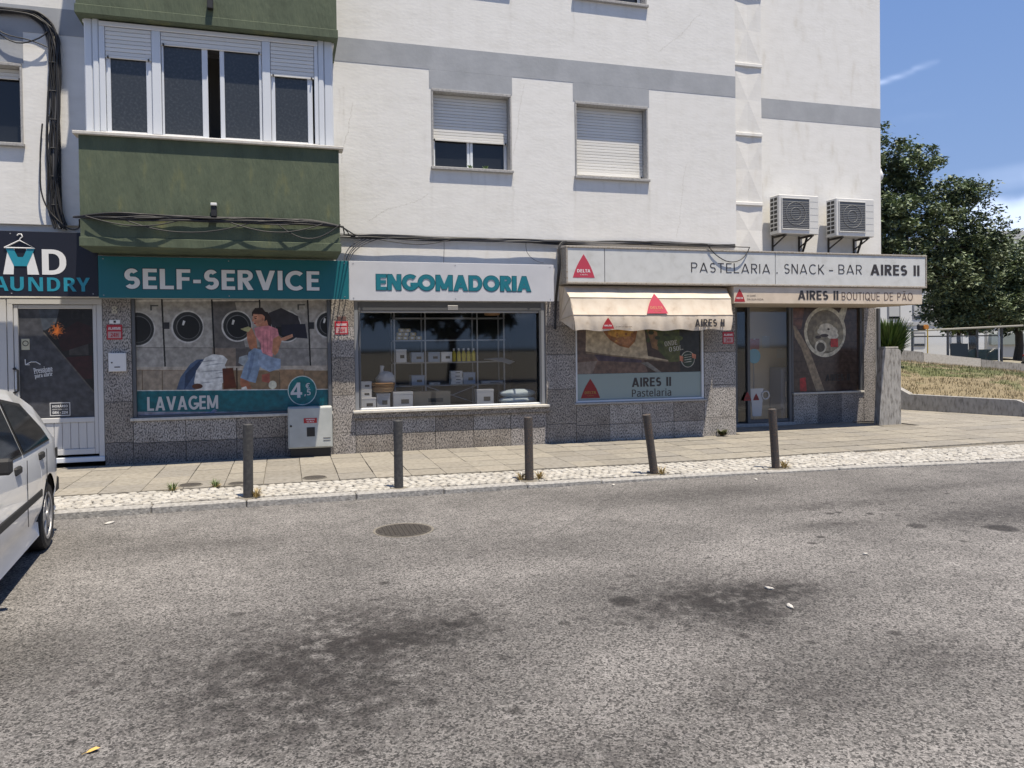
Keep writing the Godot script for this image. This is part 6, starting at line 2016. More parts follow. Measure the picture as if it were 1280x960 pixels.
# ------------------------------------------------------------------ street furniture and litter
func build_street() -> void:
	# x, z, lean of the top in x, height, label
	var bl := [[-0.40, 2.96, 0.01, 0.77, "upright dark steel bollard nearest the white car", false],
		[1.18, 2.93, 0.0, 0.75, "upright dark bollard below the left part of the ironing window", false],
		[2.71, 2.90, -0.005, 0.74, "dark bollard with weeds at its foot, middle of the row of five", true],
		[4.31, 2.92, -0.10, 0.74, "leaning rusty bollard in front of the pastry window", true],
		[5.96, 3.03, -0.05, 0.76, "slightly leaning rusty bollard in front of the set back door", true]]
	for b in bl:
		var base := Vector3(b[0], pave_y(b[0], b[1]), b[1])
		var t := thing("bollard", b[4], "bollard", base, 0, "steel bollards along the kerb")
		var m: Material = M.rust if b[5] else M.bollard
		var h: float = b[3]
		var post := put(t, "post", lathe([Vector2(0.0, -0.05), Vector2(0.051, -0.05), Vector2(0.051, 0.1), Vector2(0.0495, 0.35), Vector2(0.051, 0.6), Vector2(0.05, h - 0.006), Vector2(0.045, h), Vector2(0.0, h)], 22), m)
		post.rotation.z = -b[2] / h
		post.rotation.x = rng.randf_range(-0.012, 0.012)
		put(t, "footing", lathe([Vector2(0.0, 0.004), Vector2(0.09, 0.004), Vector2(0.11, -0.012)], 14), M.joint)
	# weeds: dry tufts round the feet
	var straw := Color(0.30, 0.22, 0.09)
	var green := Color(0.11, 0.15, 0.05)
	var wd := [[2.62, 2.87, straw, "dry weeds left of the middle bollard's foot"], [2.85, 2.85, straw, "dry weeds right of the middle bollard's foot"], [-0.32, 2.98, straw, "dry weeds at the foot of the bollard nearest the car"], [4.39, 2.96, straw, "dry weeds at the foot of the leaning bollard"], [6.08, 3.04, straw, "dry weeds beside the bollard before the set back door"], [-0.78, 2.24, green, "green weed growing between the setts near two small covers"], [-1.22, 2.3, green, "small green weed in the setts, the one nearest the car"]]
	for w in wd:
		var t := thing("weed_tuft", w[3], "weeds", Vector3(w[0], pave_y(w[0], w[1]) - 0.005, w[1]), 0, "weeds in the pavement")
		leaf_tuft(t, "blades", 46, 0.10, 0.12, 0.009, w[2])
		leaf_tuft(t, "dry_stalks", 26, 0.13, 0.05, 0.010, straw)
	# clump of leaves by the pier
	var cl := thing("leaf_clump", "dark clump of leaves lying at the foot of the pier by the awning", "leaves", Vector3(6.98, 0.1, 0.13))
	leaf_tuft(cl, "leaves", 60, 0.13, 0.11, 0.05, Color(0.05, 0.055, 0.02))
	leaf_tuft(cl, "dry_leaves", 20, 0.12, 0.06, 0.04, Color(0.14, 0.1, 0.04))
	# manhole in the road
	var mh := thing("manhole_cover", "round rusty iron manhole cover set in the asphalt", "manhole", Vector3(0.98, 0.0, 4.64))
	put(mh, "rim", lathe([Vector2(0.250, 0.002), Vector2(0.268, 0.004), Vector2(0.275, -0.01)], 40), M.joint)
	put(mh, "lid", lathe([Vector2(0.0, 0.004), Vector2(0.245, 0.004), Vector2(0.248, -0.01)], 40), M.iron)
	for i in range(-5, 6):
		for j in range(-5, 6):
			if Vector2(i, j).length() < 5.2:
				put(mh, "stud", bevel_box(Vector3(0.026, 0.006, 0.026), 0.002), M.iron, Vector3(i * 0.041, 0.006, j * 0.041), Vector3(0, PI / 4, 0))
	var cv := [[-1.07, 1.98, 0.13, "small round iron cover in the pavement between the car and first bollard"], [-0.56, 2.06, 0.10, "small round iron cover just left of the first bollard"], [0.31, 1.96, 0.14, "round iron cover in the pavement below the utility cabinet"]]
	for c in cv:
		var t := thing("pavement_cover", c[3], "cover", Vector3(c[0], pave_y(c[0], c[1]), c[1]), 0, "small iron covers in the pavement")
		put(t, "lid", lathe([Vector2(0.0, 0.006), Vector2(c[2] - 0.02, 0.006), Vector2(c[2] - 0.018, -0.01)], 28), M.iron)
		put(t, "rim", lathe([Vector2(c[2] - 0.012, 0.007), Vector2(c[2], 0.008), Vector2(c[2] + 0.004, -0.01)], 28), M.joint)
		put(t, "key_slot", bevel_box(Vector3(0.05, 0.003, 0.014), 0.001), M.black, Vector3(0.03, 0.0072, 0))
	# fallen leaf and scraps
	var lf := thing("fallen_leaf", "single yellow leaf lying on the asphalt near the viewer", "leaf", Vector3(-0.77, 0.006, 8.03), 0.4)
	lf.scale = Vector3.ONE * 0.72
	var ls := start()
	var outline := [Vector3(-0.035, 0.0, 0), Vector3(-0.01, 0.006, -0.018), Vector3(0.02, 0.012, -0.016), Vector3(0.04, 0.006, 0.0), Vector3(0.018, 0.01, 0.017), Vector3(-0.012, 0.006, 0.016)]
	for k in 6:
		tri(ls, Vector3(0.002, 0.002, 0), outline[k], outline[(k + 1) % 6], Vector3.UP)
	put(lf, "blade", ls.commit(), plain(0.56, 0.36, 0.10, 0.6))
	put(lf, "stem", tube([Vector3(-0.03, 0.002, 0), Vector3(-0.055, 0.001, 0.006)], 0.0015, 5), plain(0.4, 0.28, 0.1, 0.6))
	var sc := [[3.02, 7.10, 0.05, "white paper scrap beside the right hand oil stain, farther one"], [2.93, 7.44, 0.06, "white paper scrap beside the right hand oil stain, nearer one"], [5.35, 3.5, 0.06, "white paper scrap by the kerb before the rightmost bollard"], [4.2, 6.62, 0.03, "tiny pale scrap right of the oil stains"], [4.27, 2.84, 0.07, "white crumpled scrap at the foot of the leaning bollard"], [3.62, 3.25, 0.05, "white scrap in the gutter left of the leaning bollard"], [-1.62, 3.45, 0.08, "whitish scrap on the road by the car's rear wheel"]]
	for s in sc:
		var y := 0.004 if s[1] > 3.1 else pave_y(s[0], s[1]) + 0.012
		var t := thing("paper_scrap", s[3], "litter", Vector3(s[0], y, s[1]), rng.randf() * 3.0, "paper scraps")
		put(t, "paper", blob(Vector3(s[2] * 0.6, 0.008, s[2] * 0.25), 5, 0.8), plain(0.5, 0.48, 0.45, 0.8), Vector3(0, 0.004, 0))

# ------------------------------------------------------------------ cars
func car_station(z: float) -> Array:
	# z, sill half width, waist half width, flank half width, floor, waist height, belt height, belt half width, roof edge height, roof half width, roof height
	var S := [
		[0.00, 0.60, 0.70, 0.72, 0.30, 0.40, 0.68, 0.70, 0.73, 0.56, 0.76],
		[0.05, 0.66, 0.76, 0.765, 0.25, 0.40, 0.80, 0.745, 0.85, 0.64, 0.88],
		[0.14, 0.70, 0.785, 0.79, 0.22, 0.42, 0.86, 0.765, 0.95, 0.68, 0.99],
		[0.34, 0.72, 0.805, 0.805, 0.20, 0.42, 0.87, 0.775, 1.05, 0.68, 1.10],
		[0.56, 0.73, 0.81, 0.81, 0.19, 0.42, 0.87, 0.775, 1.17, 0.65, 1.225],
		[0.80, 0.73, 0.812, 0.812, 0.18, 0.42, 0.87, 0.775, 1.255, 0.615, 1.31],
		[1.15, 0.73, 0.815, 0.815, 0.18, 0.42, 0.87, 0.775, 1.335, 0.59, 1.39],
		[1.50, 0.73, 0.815, 0.815, 0.18, 0.42, 0.87, 0.775, 1.36, 0.58, 1.42],
		[2.20, 0.73, 0.812, 0.812, 0.18, 0.42, 0.88, 0.775, 1.34, 0.57, 1.40],
		[2.50, 0.73, 0.81, 0.81, 0.18, 0.42, 0.90, 0.77, 1.22, 0.60, 1.28],
		[2.98, 0.72, 0.81, 0.805, 0.19, 0.42, 0.90, 0.74, 0.93, 0.64, 0.97],
		[3.40, 0.70, 0.79, 0.78, 0.20, 0.42, 0.80, 0.72, 0.84, 0.60, 0.87],
		[3.68, 0.62, 0.74, 0.72, 0.22, 0.42, 0.70, 0.66, 0.72, 0.54, 0.75],
		[3.80, 0.50, 0.62, 0.60, 0.28, 0.42, 0.60, 0.55, 0.62, 0.42, 0.64]]
	var k := 0
	while k < S.size() - 2 and S[k + 1][0] < z:
		k += 1
	var t: float = clampf((z - S[k][0]) / (S[k + 1][0] - S[k][0]), 0, 1)
	var out := []
	for e in 11:
		out.append(lerpf(S[k][e], S[k + 1][e], t))
	return out

func car_body(paint: Material) -> MeshInstance3D:
	# skin of rings from the sill or wheel arch over the flank, belt and roof
	var rings := []
	var zs := []
	for k in 91:
		zs.append(3.80 * k / 90.0)
	for wz in [0.66, 3.11]:
		zs.append_array([wz - 0.3305, wz - 0.329, wz + 0.329, wz + 0.3305])
	zs.sort()
	for z in zs:
		var s := car_station(z)
		var y0: float = s[4]
		for wz in [0.66, 3.11]:
			var d: float = absf(z - wz)
			if d < 0.33:
				y0 = maxf(y0, 0.29 + sqrt(0.33 * 0.33 - d * d))
		var flank := [Vector2(s[1], s[4]), Vector2(s[2], s[5]), Vector2(s[3], lerpf(s[5], s[6], 0.55)), Vector2(s[7] + 0.012, s[6])]
		var half := []
		for j in 9:
			var y := lerpf(y0, s[6], j / 8.0)
			var x: float = flank[3].x
			for e in 3:
				if y >= flank[e].y and y <= flank[e + 1].y:
					x = lerpf(flank[e].x, flank[e + 1].x, (y - flank[e].y) / maxf(flank[e + 1].y - flank[e].y, 0.001))
			half.append(Vector2(x, y))
		half.append_array([Vector2(lerpf(s[7] + 0.012, s[9] + 0.03, 0.55), lerpf(s[6], s[8], 0.55)), Vector2(s[9] + 0.03, s[8]), Vector2(s[9] * 0.8, lerpf(s[8], s[10], 0.6)), Vector2(s[9] * 0.4, lerpf(s[8], s[10], 0.93)), Vector2(0, s[10])])
		var ring := []
		for p in half:
			ring.append(Vector3(p.x, p.y, z))
		for k in range(half.size() - 2, -1, -1):
			ring.append(Vector3(-half[k].x, half[k].y, z))
		rings.append(ring)
	var st := start()
	st.set_smooth_group(0)
	var n: int = rings[0].size()
	for i in rings.size() - 1:
		for k in n - 1:
			for v in [rings[i][k], rings[i][k + 1], rings[i + 1][k + 1], rings[i][k], rings[i + 1][k + 1], rings[i + 1][k]]:
				st.add_vertex(v)
	for e in [0, rings.size() - 1]:
		var c := Vector3(0, 0.5, 0.0 if e == 0 else 3.8)
		for k in n:
			for v in ([c, rings[e][(k + 1) % n], rings[e][k]] if e == 0 else [c, rings[e][k], rings[e][(k + 1) % n]]):
				st.add_vertex(v)
	st.index()
	st.generate_normals()
	var o := MeshInstance3D.new()
	o.name = "body"
	o.mesh = st.commit()
	o.material_override = paint
	return o

func side_x(y: float) -> float:
	return lerpf(0.787, 0.61, clampf((y - 0.87) / 0.48, 0.0, 1.0))

func side_panel(parent: Node, called: String, pts: Array, m: Material, lift := 0.006) -> void:
	# a sheet lying on the body side; pts are (z, y), mirrored to both sides by the caller's loop
	for s in [1, -1]:
		var st := start()
		var poly := PackedVector2Array(pts)
		var idx := Geometry2D.triangulate_polygon(poly)
		for k in range(0, idx.size(), 3):
			var v := []
			for e in 3:
				var p := poly[idx[k + e]]
				v.append(Vector3((side_x(p.y) + lift) * s, p.y, p.x))
			tri(st, v[0], v[1], v[2], Vector3(s, 0.2, 0))
		put(parent, called, st.commit(), m)

func make_car(label: String, paint: Material, at: Vector3, turn: float, group := "") -> Node3D:
	var t := thing("parked_car", label, "car", at, turn, group)
	t.add_child(car_body(paint))
	var seal = M.rubber
	side_panel(t, "rear_side_window", [Vector2(0.53, 0.895), Vector2(0.62, 0.98), Vector2(0.98, 1.195), Vector2(1.50, 1.265), Vector2(1.50, 0.895)], M.car_glass, 0.012)
	side_panel(t, "window_seal", [Vector2(0.49, 0.878), Vector2(0.59, 0.995), Vector2(0.96, 1.22), Vector2(1.52, 1.29), Vector2(1.52, 0.878)], seal, 0.008)
	side_panel(t, "front_side_window", [Vector2(1.58, 0.90), Vector2(1.58, 1.30), Vector2(2.18, 1.28), Vector2(2.66, 0.91)], M.car_glass, 0.012)
	side_panel(t, "window_seal", [Vector2(1.56, 0.88), Vector2(1.56, 1.325), Vector2(2.2, 1.30), Vector2(2.72, 0.89)], seal, 0.008)
	for s in [1, -1]:
		# black rubbing strip, handles, door gap
		put(t, "side_moulding", bevel_box(Vector3(0.018, 0.06, 1.85), 0.007), M.rubber, Vector3(0.812 * s, 0.52, 1.93))
		for z in [0.93, 1.78]:
			put(t, "door_handle", bevel_box(Vector3(0.035, 0.055, 0.15), 0.012), M.rubber, Vector3(0.802 * s, 0.80, z))
		for z in [0.78, 1.54, 2.55]:
			put(t, "door_gap", bevel_box(Vector3(0.004, 0.48, 0.007), 0.001), M.black, Vector3(0.816 * s, 0.60, z))
		put(t, "fuel_flap" if s > 0 else "side_marker", bevel_box(Vector3(0.012, 0.09, 0.07), 0.004), M.rubber, Vector3(0.795 * s, 0.74, 0.20))
		put(t, "tail_lamp", bevel_box(Vector3(0.16, 0.22, 0.06), 0.02), plain(0.3, 0.02, 0.02, 0.2), Vector3(0.66 * s, 0.76, 0.05))
		put(t, "headlamp", bevel_box(Vector3(0.3, 0.13, 0.08), 0.03), plain(0.5, 0.5, 0.5, 0.1), Vector3(0.48 * s, 0.62, 3.74))
		put(t, "mirror", bevel_box(Vector3(0.13, 0.10, 0.06), 0.028), M.rubber, Vector3(0.86 * s, 0.93, 2.56))
		for z in [0.66, 3.11]:
			var w := Node3D.new()
			w.name = "wheel"
			t.add_child(w, true)
			w.position = Vector3(0.715 * s, 0.277, z)
			w.rotation.z = -PI / 2 * s
			put(w, "tyre", lathe([Vector2(0.19, -0.08), Vector2(0.25, -0.085), Vector2(0.272, -0.07), Vector2(0.277, -0.04), Vector2(0.277, 0.04), Vector2(0.272, 0.07), Vector2(0.25, 0.085), Vector2(0.19, 0.078)], 36), M.rubber)
			put(w, "rim", lathe([Vector2(0.195, 0.072), Vector2(0.185, 0.08), Vector2(0.17, 0.045), Vector2(0.07, 0.04), Vector2(0.0, 0.042)], 36), plain(0.06, 0.06, 0.062, 0.5))
			for k in 5:
				var sp := put(w, "spoke", bevel_box(Vector3(0.07, 0.025, 0.16), 0.01), M.silver, Vector3(sin(TAU * k / 5) * 0.11, 0.062, cos(TAU * k / 5) * 0.11), Vector3(0, TAU * k / 5, 0))
			put(w, "rim_edge", lathe([Vector2(0.168, 0.05), Vector2(0.172, 0.08), Vector2(0.192, 0.083), Vector2(0.196, 0.06)], 36), M.silver)
			put(w, "hub", lathe([Vector2(0.05, 0.05), Vector2(0.045, 0.082), Vector2(0.0, 0.085)], 20), M.silver)
	bar(t, "floor_pan", Vector3(-0.70, 0.19, 0.12), Vector3(0.70, 0.24, 3.66), M.black)
	for z in [0.66, 3.11]:
		for s in [1, -1]:
			var well := start()
			for k in 12:
				var a0 := PI * k / 12.0
				var a1 := PI * (k + 1) / 12.0
				quad(well, Vector3(0.42 * s, 0.29 + sin(a0) * 0.34, z + cos(a0) * 0.34), Vector3(0.79 * s, 0.29 + sin(a0) * 0.34, z + cos(a0) * 0.34), Vector3(0.79 * s, 0.29 + sin(a1) * 0.34, z + cos(a1) * 0.34), Vector3(0.42 * s, 0.29 + sin(a1) * 0.34, z + cos(a1) * 0.34), Vector3(0, -1, 0))
				tri(well, Vector3(0.42 * s, 0.29, z), Vector3(0.42 * s, 0.29 + sin(a0) * 0.34, z + cos(a0) * 0.34), Vector3(0.42 * s, 0.29 + sin(a1) * 0.34, z + cos(a1) * 0.34), Vector3(s, 0, 0))
			put(t, "wheel_well", well.commit(), M.black)
	put(t, "rear_bumper", bevel_box(Vector3(1.56, 0.20, 0.16), 0.05), M.rubber, Vector3(0, 0.44, 0.03))
	put(t, "front_bumper", bevel_box(Vector3(1.46, 0.20, 0.14), 0.05), M.rubber, Vector3(0, 0.42, 3.75))
	# glass of hatch and windscreen
	for g in [[Vector3(0.56, 0.93, 0.13), Vector3(0.5, 1.17, 0.54), Vector3(0, -0.2, -1), "rear_window"], [Vector3(0.62, 0.99, 2.93), Vector3(0.5, 1.32, 2.42), Vector3(0, 0.4, 1), "windscreen"]]:
		var st := start()
		var lo: Vector3 = g[0]
		var hi: Vector3 = g[1]
		var lift: Vector3 = Vector3(0, 0.035, -0.04 if g[3] == "rear_window" else 0.05)
		quad(st, Vector3(-lo.x, lo.y, lo.z) + lift, lo + lift, hi + lift, Vector3(-hi.x, hi.y, hi.z) + lift, g[2])
		put(t, g[3], st.commit(), M.car_glass)
	put(t, "number_plate", bevel_box(Vector3(0.5, 0.11, 0.01), 0.003), M.white_paint, Vector3(0, 0.46, -0.055))
	return t

func build_car() -> void:
	make_car("white hatchback parked at the left edge with its rear to the kerb", M.car_paint, Vector3(-2.76, 0.0, 3.72), deg_to_rad(5.7))

# ------------------------------------------------------------------ right hand distance
func tree(called: String, label: String, base: Vector3, lobes: Array, trunk_r: float, clumps: int, per: int, leaf: float, tone: Color) -> void:
	# lobes: centre (relative to base) and radii; clumps of leaves fill their outer shell
	var t := thing(called, label, "tree", base, 0, "trees across the street" if called == "street_tree" else "trees behind the bank")
	var fork := Vector3(0.1, lobes[0][0].y * 0.35, 0)
	var st := start()
	add_tube(st, [Vector3.ZERO, fork * 0.5 + Vector3(0.06, 0, 0.03), fork], [trunk_r, trunk_r * 0.8, trunk_r * 0.72], 10)
	for l in lobes:
		var c: Vector3 = l[0]
		var mid := fork.lerp(c, 0.5) + Vector3(rng.randf_range(-0.3, 0.3), 0.2, rng.randf_range(-0.3, 0.3))
		add_tube(st, [fork - Vector3(0, 0.1, 0), mid, c], [trunk_r * 0.55, trunk_r * 0.35, trunk_r * 0.15], 7)
		for k in 3:
			var e := Vector3(rng.randf_range(-1, 1), rng.randf_range(-0.3, 1), rng.randf_range(-1, 1)).normalized()
			add_tube(st, [mid.lerp(c, 0.6), mid.lerp(c, 0.6) + e * l[1] * 0.8], [trunk_r * 0.2, trunk_r * 0.06], 5)
	put(t, "trunk", st.commit(), M.bark)
	var total := 0.0
	for l in lobes:
		total += l[1].x * l[1].y
	var cr := start()
	for l in lobes:
		var n := int(clumps * l[1].x * l[1].y / total)
		for k in n:
			var d := Vector3(rng.randfn(), rng.randfn(), rng.randfn()).normalized()
			var rad := pow(rng.randf(), 0.42)
			var c: Vector3 = l[0] + d * rad * l[1] * rng.randf_range(0.85, 1.12)
			var size := rng.randf_range(0.3, 0.62)
			var v := rng.randf_range(0.65, 1.35)
			for q in per:
				var o := Vector3(rng.randfn(), rng.randfn() * 0.7, rng.randfn()) * size * 0.42
				var p := c + o
				var ax := Vector3(rng.randf_range(-1, 1), rng.randf_range(-0.7, 0.4), rng.randf_range(-1, 1)).normalized()
				var up := Vector3(rng.randf_range(-0.7, 0.7), 1, rng.randf_range(-0.7, 0.7)).normalized()
				var sd := ax.cross(up).normalized() * leaf * 0.34
				var g := v * rng.randf_range(0.75, 1.25)
				cr.set_color(Color(tone.r * g, tone.g * g, tone.b * g))
				var tip := p + ax * leaf
				tri(cr, p - sd, p + sd, tip, up)
	put(t, "crown", cr.commit(), M.leaf_mat)

func bank_point(s: float, u: float) -> Vector3:
	# s along the wall, u up the bank
	var lo := Vector3(12.75, 0.0, -5.4).lerp(Vector3(16.55, 0.0, 6.2), s)
	lo.y = 0.60 if s < 0.19 else (lerpf(0.60, 0.42, (s - 0.19) / 0.06) if s < 0.25 else (lerpf(0.42, 0.40, (s - 0.25) / 0.17) if s < 0.42 else lerpf(0.40, 0.24, clampf((s - 0.42) / 0.05, 0.0, 1.0))))
	var hi := Vector3(15.0, 1.55, -11.0).lerp(Vector3(33.0, -0.4, -5.2), s)
	var p := lo.lerp(hi, u)
	p.y = lerpf(lo.y, hi.y, u) + 0.16 * sin(u * PI)
	return p

func build_background() -> void:
	# stub of an old concrete wall by the shop's corner, its left edge leaning
	var t := thing("wall_stub", "weathered concrete wall stub at the shop's right corner", "wall", Vector3(10.66, 0.07, -0.42))
	var st := start()
	add_prism(st, PackedVector2Array([Vector2(0.0, 0), Vector2(0.50, 0), Vector2(0.50, 1.40), Vector2(0.44, 1.44), Vector2(0.12, 1.45), Vector2(0.085, 1.41)]), -0.14, 0.0)
	put(t, "pier", st.commit(), M.concrete)
	put(t, "cap", bevel_box(Vector3(0.35, 0.03, 0.12), 0.01), M.concrete, Vector3(0.285, 1.462, -0.07))
	# low retaining wall with sloped end
	t = thing("low_wall", "low weathered concrete wall holding the grassy bank", "wall", Vector3.ZERO)
	var A := Vector3(13.48, 0, -2.85)
	var B := Vector3(14.25, 0, -0.48)
	var dir := (B - A).normalized()
	var nrm := Vector3(-dir.z, 0, dir.x)
	if nrm.x < 0:
		nrm = -nrm
	var segs := [[-3.0, -0.25, 0.66, 0.66], [-0.25, 0.16, 0.66, 0.455], [0.16, 2.35, 0.455, 0.43], [2.35, 2.8, 0.43, 0.27], [2.8, 8.0, 0.27, 0.27]]
	for s in segs:
		var p: Vector3 = A + dir * s[0]
		var q: Vector3 = A + dir * s[1]
		st = start()
		var w := nrm * 0.2
		var a0 := p + Vector3(0, -0.05, 0)
		var b0 := q + Vector3(0, -0.05, 0)
		var a1 := p + Vector3(0, s[2], 0)
		var b1 := q + Vector3(0, s[3], 0)
		quad(st, a0, b0, b1, a1, -nrm)
		quad(st, a0 + w, b0 + w, b1 + w, a1 + w, nrm)
		quad(st, a1, b1, b1 + w, a1 + w, Vector3.UP)
		quad(st, a0, a1, a1 + w, a0 + w, -dir)
		quad(st, b0, b1, b1 + w, b0 + w, dir)
		put(t, "wall_section", st.commit(), M.concrete)
	# grassy bank, dry below and greener halfway up
	var gn := FastNoiseLite.new()
	gn.seed = 31
	gn.frequency = 0.5
	gn.fractal_octaves = 4
	var bank := start()
	var blades := start()
	var NS := 60
	var NU := 30
	var tint := func(s: float, u: float, p: Vector3) -> Color:
		var g := smoothstep(-0.1, 0.35, gn.get_noise_2d(p.x * 1.2, p.z * 1.2) + 0.55 - absf(u - 0.55) * 2.4)
		var dry := Color(0.27, 0.22, 0.135)
		return dry.lerp(Color(0.11, 0.135, 0.045), g * 0.85)
	for i in NS:
		for j in NU:
			var c := [[i, j], [i + 1, j], [i + 1, j + 1], [i, j + 1]]
			var P := []
			for e in c:
				var p := bank_point(e[0] / float(NS), e[1] / float(NU))
				p.y += gn.get_noise_2d(p.x * 3.0, p.z * 3.0) * 0.05
				P.append(p)
			bank.set_color(tint.call(i / float(NS), j / float(NU), P[0]))
			quad(bank, P[0], P[1], P[2], P[3], Vector3.UP)
	var gm := StandardMaterial3D.new()
	gm.vertex_color_use_as_albedo = true
	gm.roughness = 0.95
	gm.albedo_texture = noise_tex(91, 0.05, [[0, lin(0.55, 0.52, 0.48)], [1, lin(1, 1, 1)]], 5)
	gm.uv1_triplanar = true
	gm.uv1_world_triplanar = true
	gm.uv1_scale = Vector3.ONE * 0.8
	structure(put(self, "grass_bank", bank.commit(), gm))
	for k in 26000:
		var s := rng.randf() * 0.75
		var u := rng.randf()
		var p := bank_point(s, u)
		if gn.get_noise_2d(p.x * 4.0, p.z * 4.0) < -0.18:
			continue
		var c: Color = tint.call(s, u, p)
		var v := rng.randf_range(0.7, 1.3)
		blades.set_color(Color(c.r * v, c.g * v, c.b * v))
		var h := rng.randf_range(0.03, 0.09)
		var a := rng.randf() * TAU
		var sd := Vector3(cos(a), 0, sin(a)) * 0.012
		tri(blades, p - sd - Vector3(0, 0.03, 0), p + sd - Vector3(0, 0.03, 0), p + Vector3(rng.randf_range(-0.04, 0.04), h, rng.randf_range(-0.04, 0.04)), Vector3(0, 0.3, 1))
	var gb := stuff(put(self, "grass", blades.commit(), M.leaf_mat))
	tag(gb, "short patchy dry grass on the bank", "grass")
	# wall along the top of the bank
	t = thing("upper_wall", "long pale concrete wall along the top of the grassy bank", "wall", Vector3.ZERO)
	for k in 10:
		var p0 := bank_point(k / 10.0, 1.0)
		var p1 := bank_point((k + 1) / 10.0, 1.0)
		var h0 := 0.46 - 0.045 * k
		var d := (p1 - p0).normalized() * 0.01
		st = start()
		var back := Vector3(0.05, 0, -0.2)
		var q := [p0 - Vector3(0, 0.3, 0), p1 - d - Vector3(0, 0.3, 0), p1 - d + Vector3(0, h0 - 0.02, 0), p0 + Vector3(0, h0, 0)]
		quad(st, q[0], q[1], q[2], q[3], Vector3.BACK)
		quad(st, q[0] + back, q[1] + back, q[2] + back, q[3] + back, Vector3.FORWARD)
		quad(st, q[3], q[2], q[2] + back, q[3] + back, Vector3.UP)
		put(t, "wall_section", st.commit(), M.stone if k % 2 else M.concrete)
	# higher ground beyond
	var pl := start()
	for k in 10:
		var p0 := bank_point(k / 10.0, 1.0) + Vector3(0.05, -0.02, -0.2)
		var p1 := bank_point((k + 1) / 10.0, 1.0) + Vector3(0.05, -0.02, -0.2)
		var f0 := Vector3(p0.x * 3.0, 0.8, p0.z * 3.0 - 90)
		var f1 := Vector3(p1.x * 3.0 + 20, 0.6, p1.z * 3.0 - 90)
		quad(pl, p0, p1, f1, f0, Vector3.UP)
	structure(put(self, "upper_ground", pl.commit(), tri_mat(noise_tex(92, 0.03, [[0, lin(0.16, 0.145, 0.11)], [1, lin(0.3, 0.27, 0.2)]], 4), 0.2, 0.95)))
	# white block beyond, square to the line of sight
	var e := Vector3(0.96, 0, 0.285)
	t = thing("distant_building", "white low block with grey framed windows beyond the trees", "building", Vector3(40.5, 0.3, -39.3), -atan2(e.z, e.x))
	st = start()
	add_box(st, Vector3(-2.0, 0.0, -12.0), Vector3(12.4, 9.2, 0.0))
	put(t, "wall", st.commit(), plain(0.66, 0.67, 0.68, 0.9))
	put(t, "string_course", bevel_box(Vector3(14.4, 0.28, 0.06), 0.01), plain(0.42, 0.43, 0.45, 0.9), Vector3(5.2, 2.85, 0.03))
	put(t, "roof", bevel_box(Vector3(14.8, 0.3, 12.4), 0.02), plain(0.4, 0.36, 0.33, 0.9), Vector3(5.2, 9.36, -6.0))
	for r in 3:
		for x in [-0.6, 2.0, 5.35, 7.3, 10.2]:
			var wn := Node3D.new()
			wn.name = "window"
			t.add_child(wn, true)
			wn.position = Vector3(x, 1.65 + r * 2.15, 0.0)
			put(wn, "frame", bevel_box(Vector3(1.0, 1.12, 0.06), 0.02), plain(0.2, 0.21, 0.23, 0.6), Vector3(0, 0, 0.02))
			put(wn, "shutter", bevel_box(Vector3(0.8, 0.75, 0.04), 0.01), plain(0.5, 0.51, 0.52, 0.6), Vector3(0, 0.02, 0.05))
			put(wn, "pane", bevel_box(Vector3(0.8, 0.14, 0.04), 0.01), M.dark_glass, Vector3(0, -0.44, 0.05))
	var b2 := thing("tower_block", "pale tall block just showing between the trees", "building", Vector3(62.5, 0.3, -44.0), -atan2(e.z, e.x))
	put(b2, "wall", bevel_box(Vector3(6.0, 11.0, 8.0), 0.05), plain(0.5, 0.5, 0.49, 0.9), Vector3(0, 5.5, 0))
	for k in 4:
		put(b2, "balcony", bevel_box(Vector3(3.6, 1.0, 0.4), 0.03), plain(0.22, 0.25, 0.24, 0.8), Vector3(-1.0, 1.6 + k * 2.6, 4.1))
	# glazed bus shelter with a flat roof
	t = thing("bus_shelter", "glazed shelter with thin dark posts and flat roof behind the wall", "shelter", Vector3(29.7, 0.6, -19.4), -0.29)
	for x in [0.0, 1.75, 3.2, 4.4]:
		put(t, "post", bevel_box(Vector3(0.09, 1.75, 0.09), 0.01), M.alu_dark, Vector3(x, 0.87, 0))
	put(t, "post", bevel_box(Vector3(0.06, 1.75, 0.06), 0.01), M.alu, Vector3(3.95, 0.87, 0.5))
	put(t, "roof", bevel_box(Vector3(5.1, 0.09, 1.5), 0.02), plain(0.3, 0.29, 0.25, 0.6), Vector3(2.45, 1.72, 0.0), Vector3(0, 0, 0.035))
	put(t, "rail", bevel_box(Vector3(4.4, 0.06, 0.06), 0.01), M.alu_dark, Vector3(2.2, 1.35, 0))
	for x in [[0.05, 1.7], [1.8, 3.15], [3.25, 4.35]]:
		put(t, "pane", bevel_box(Vector3(x[1] - x[0], 1.25, 0.012), 0.002), M.pane, Vector3((x[0] + x[1]) * 0.5, 0.7, 0))
	put(t, "poster_panel", bevel_box(Vector3(0.85, 0.75, 0.08), 0.01), plain(0.03, 0.045, 0.055, 0.4), Vector3(2.25, 0.6, 0.1))
	put(t, "lower_board", bevel_box(Vector3(1.6, 0.55, 0.05), 0.01), plain(0.07, 0.11, 0.10, 0.6), Vector3(3.6, 0.4, -0.1))
	# traffic signal with amber housing
	t = thing("traffic_signal", "small traffic signal with black and orange head on a thin post", "traffic light", Vector3(28.9, 0.6, -18.0), -0.29)
	put(t, "post", tube([Vector3(0.28, 0, 0), Vector3(0.28, 1.9, 0)], 0.03, 8), plain(0.45, 0.32, 0.06, 0.5))
	put(t, "head", bevel_box(Vector3(0.42, 0.3, 0.22), 0.08), M.black, Vector3(0, 1.78, 0))
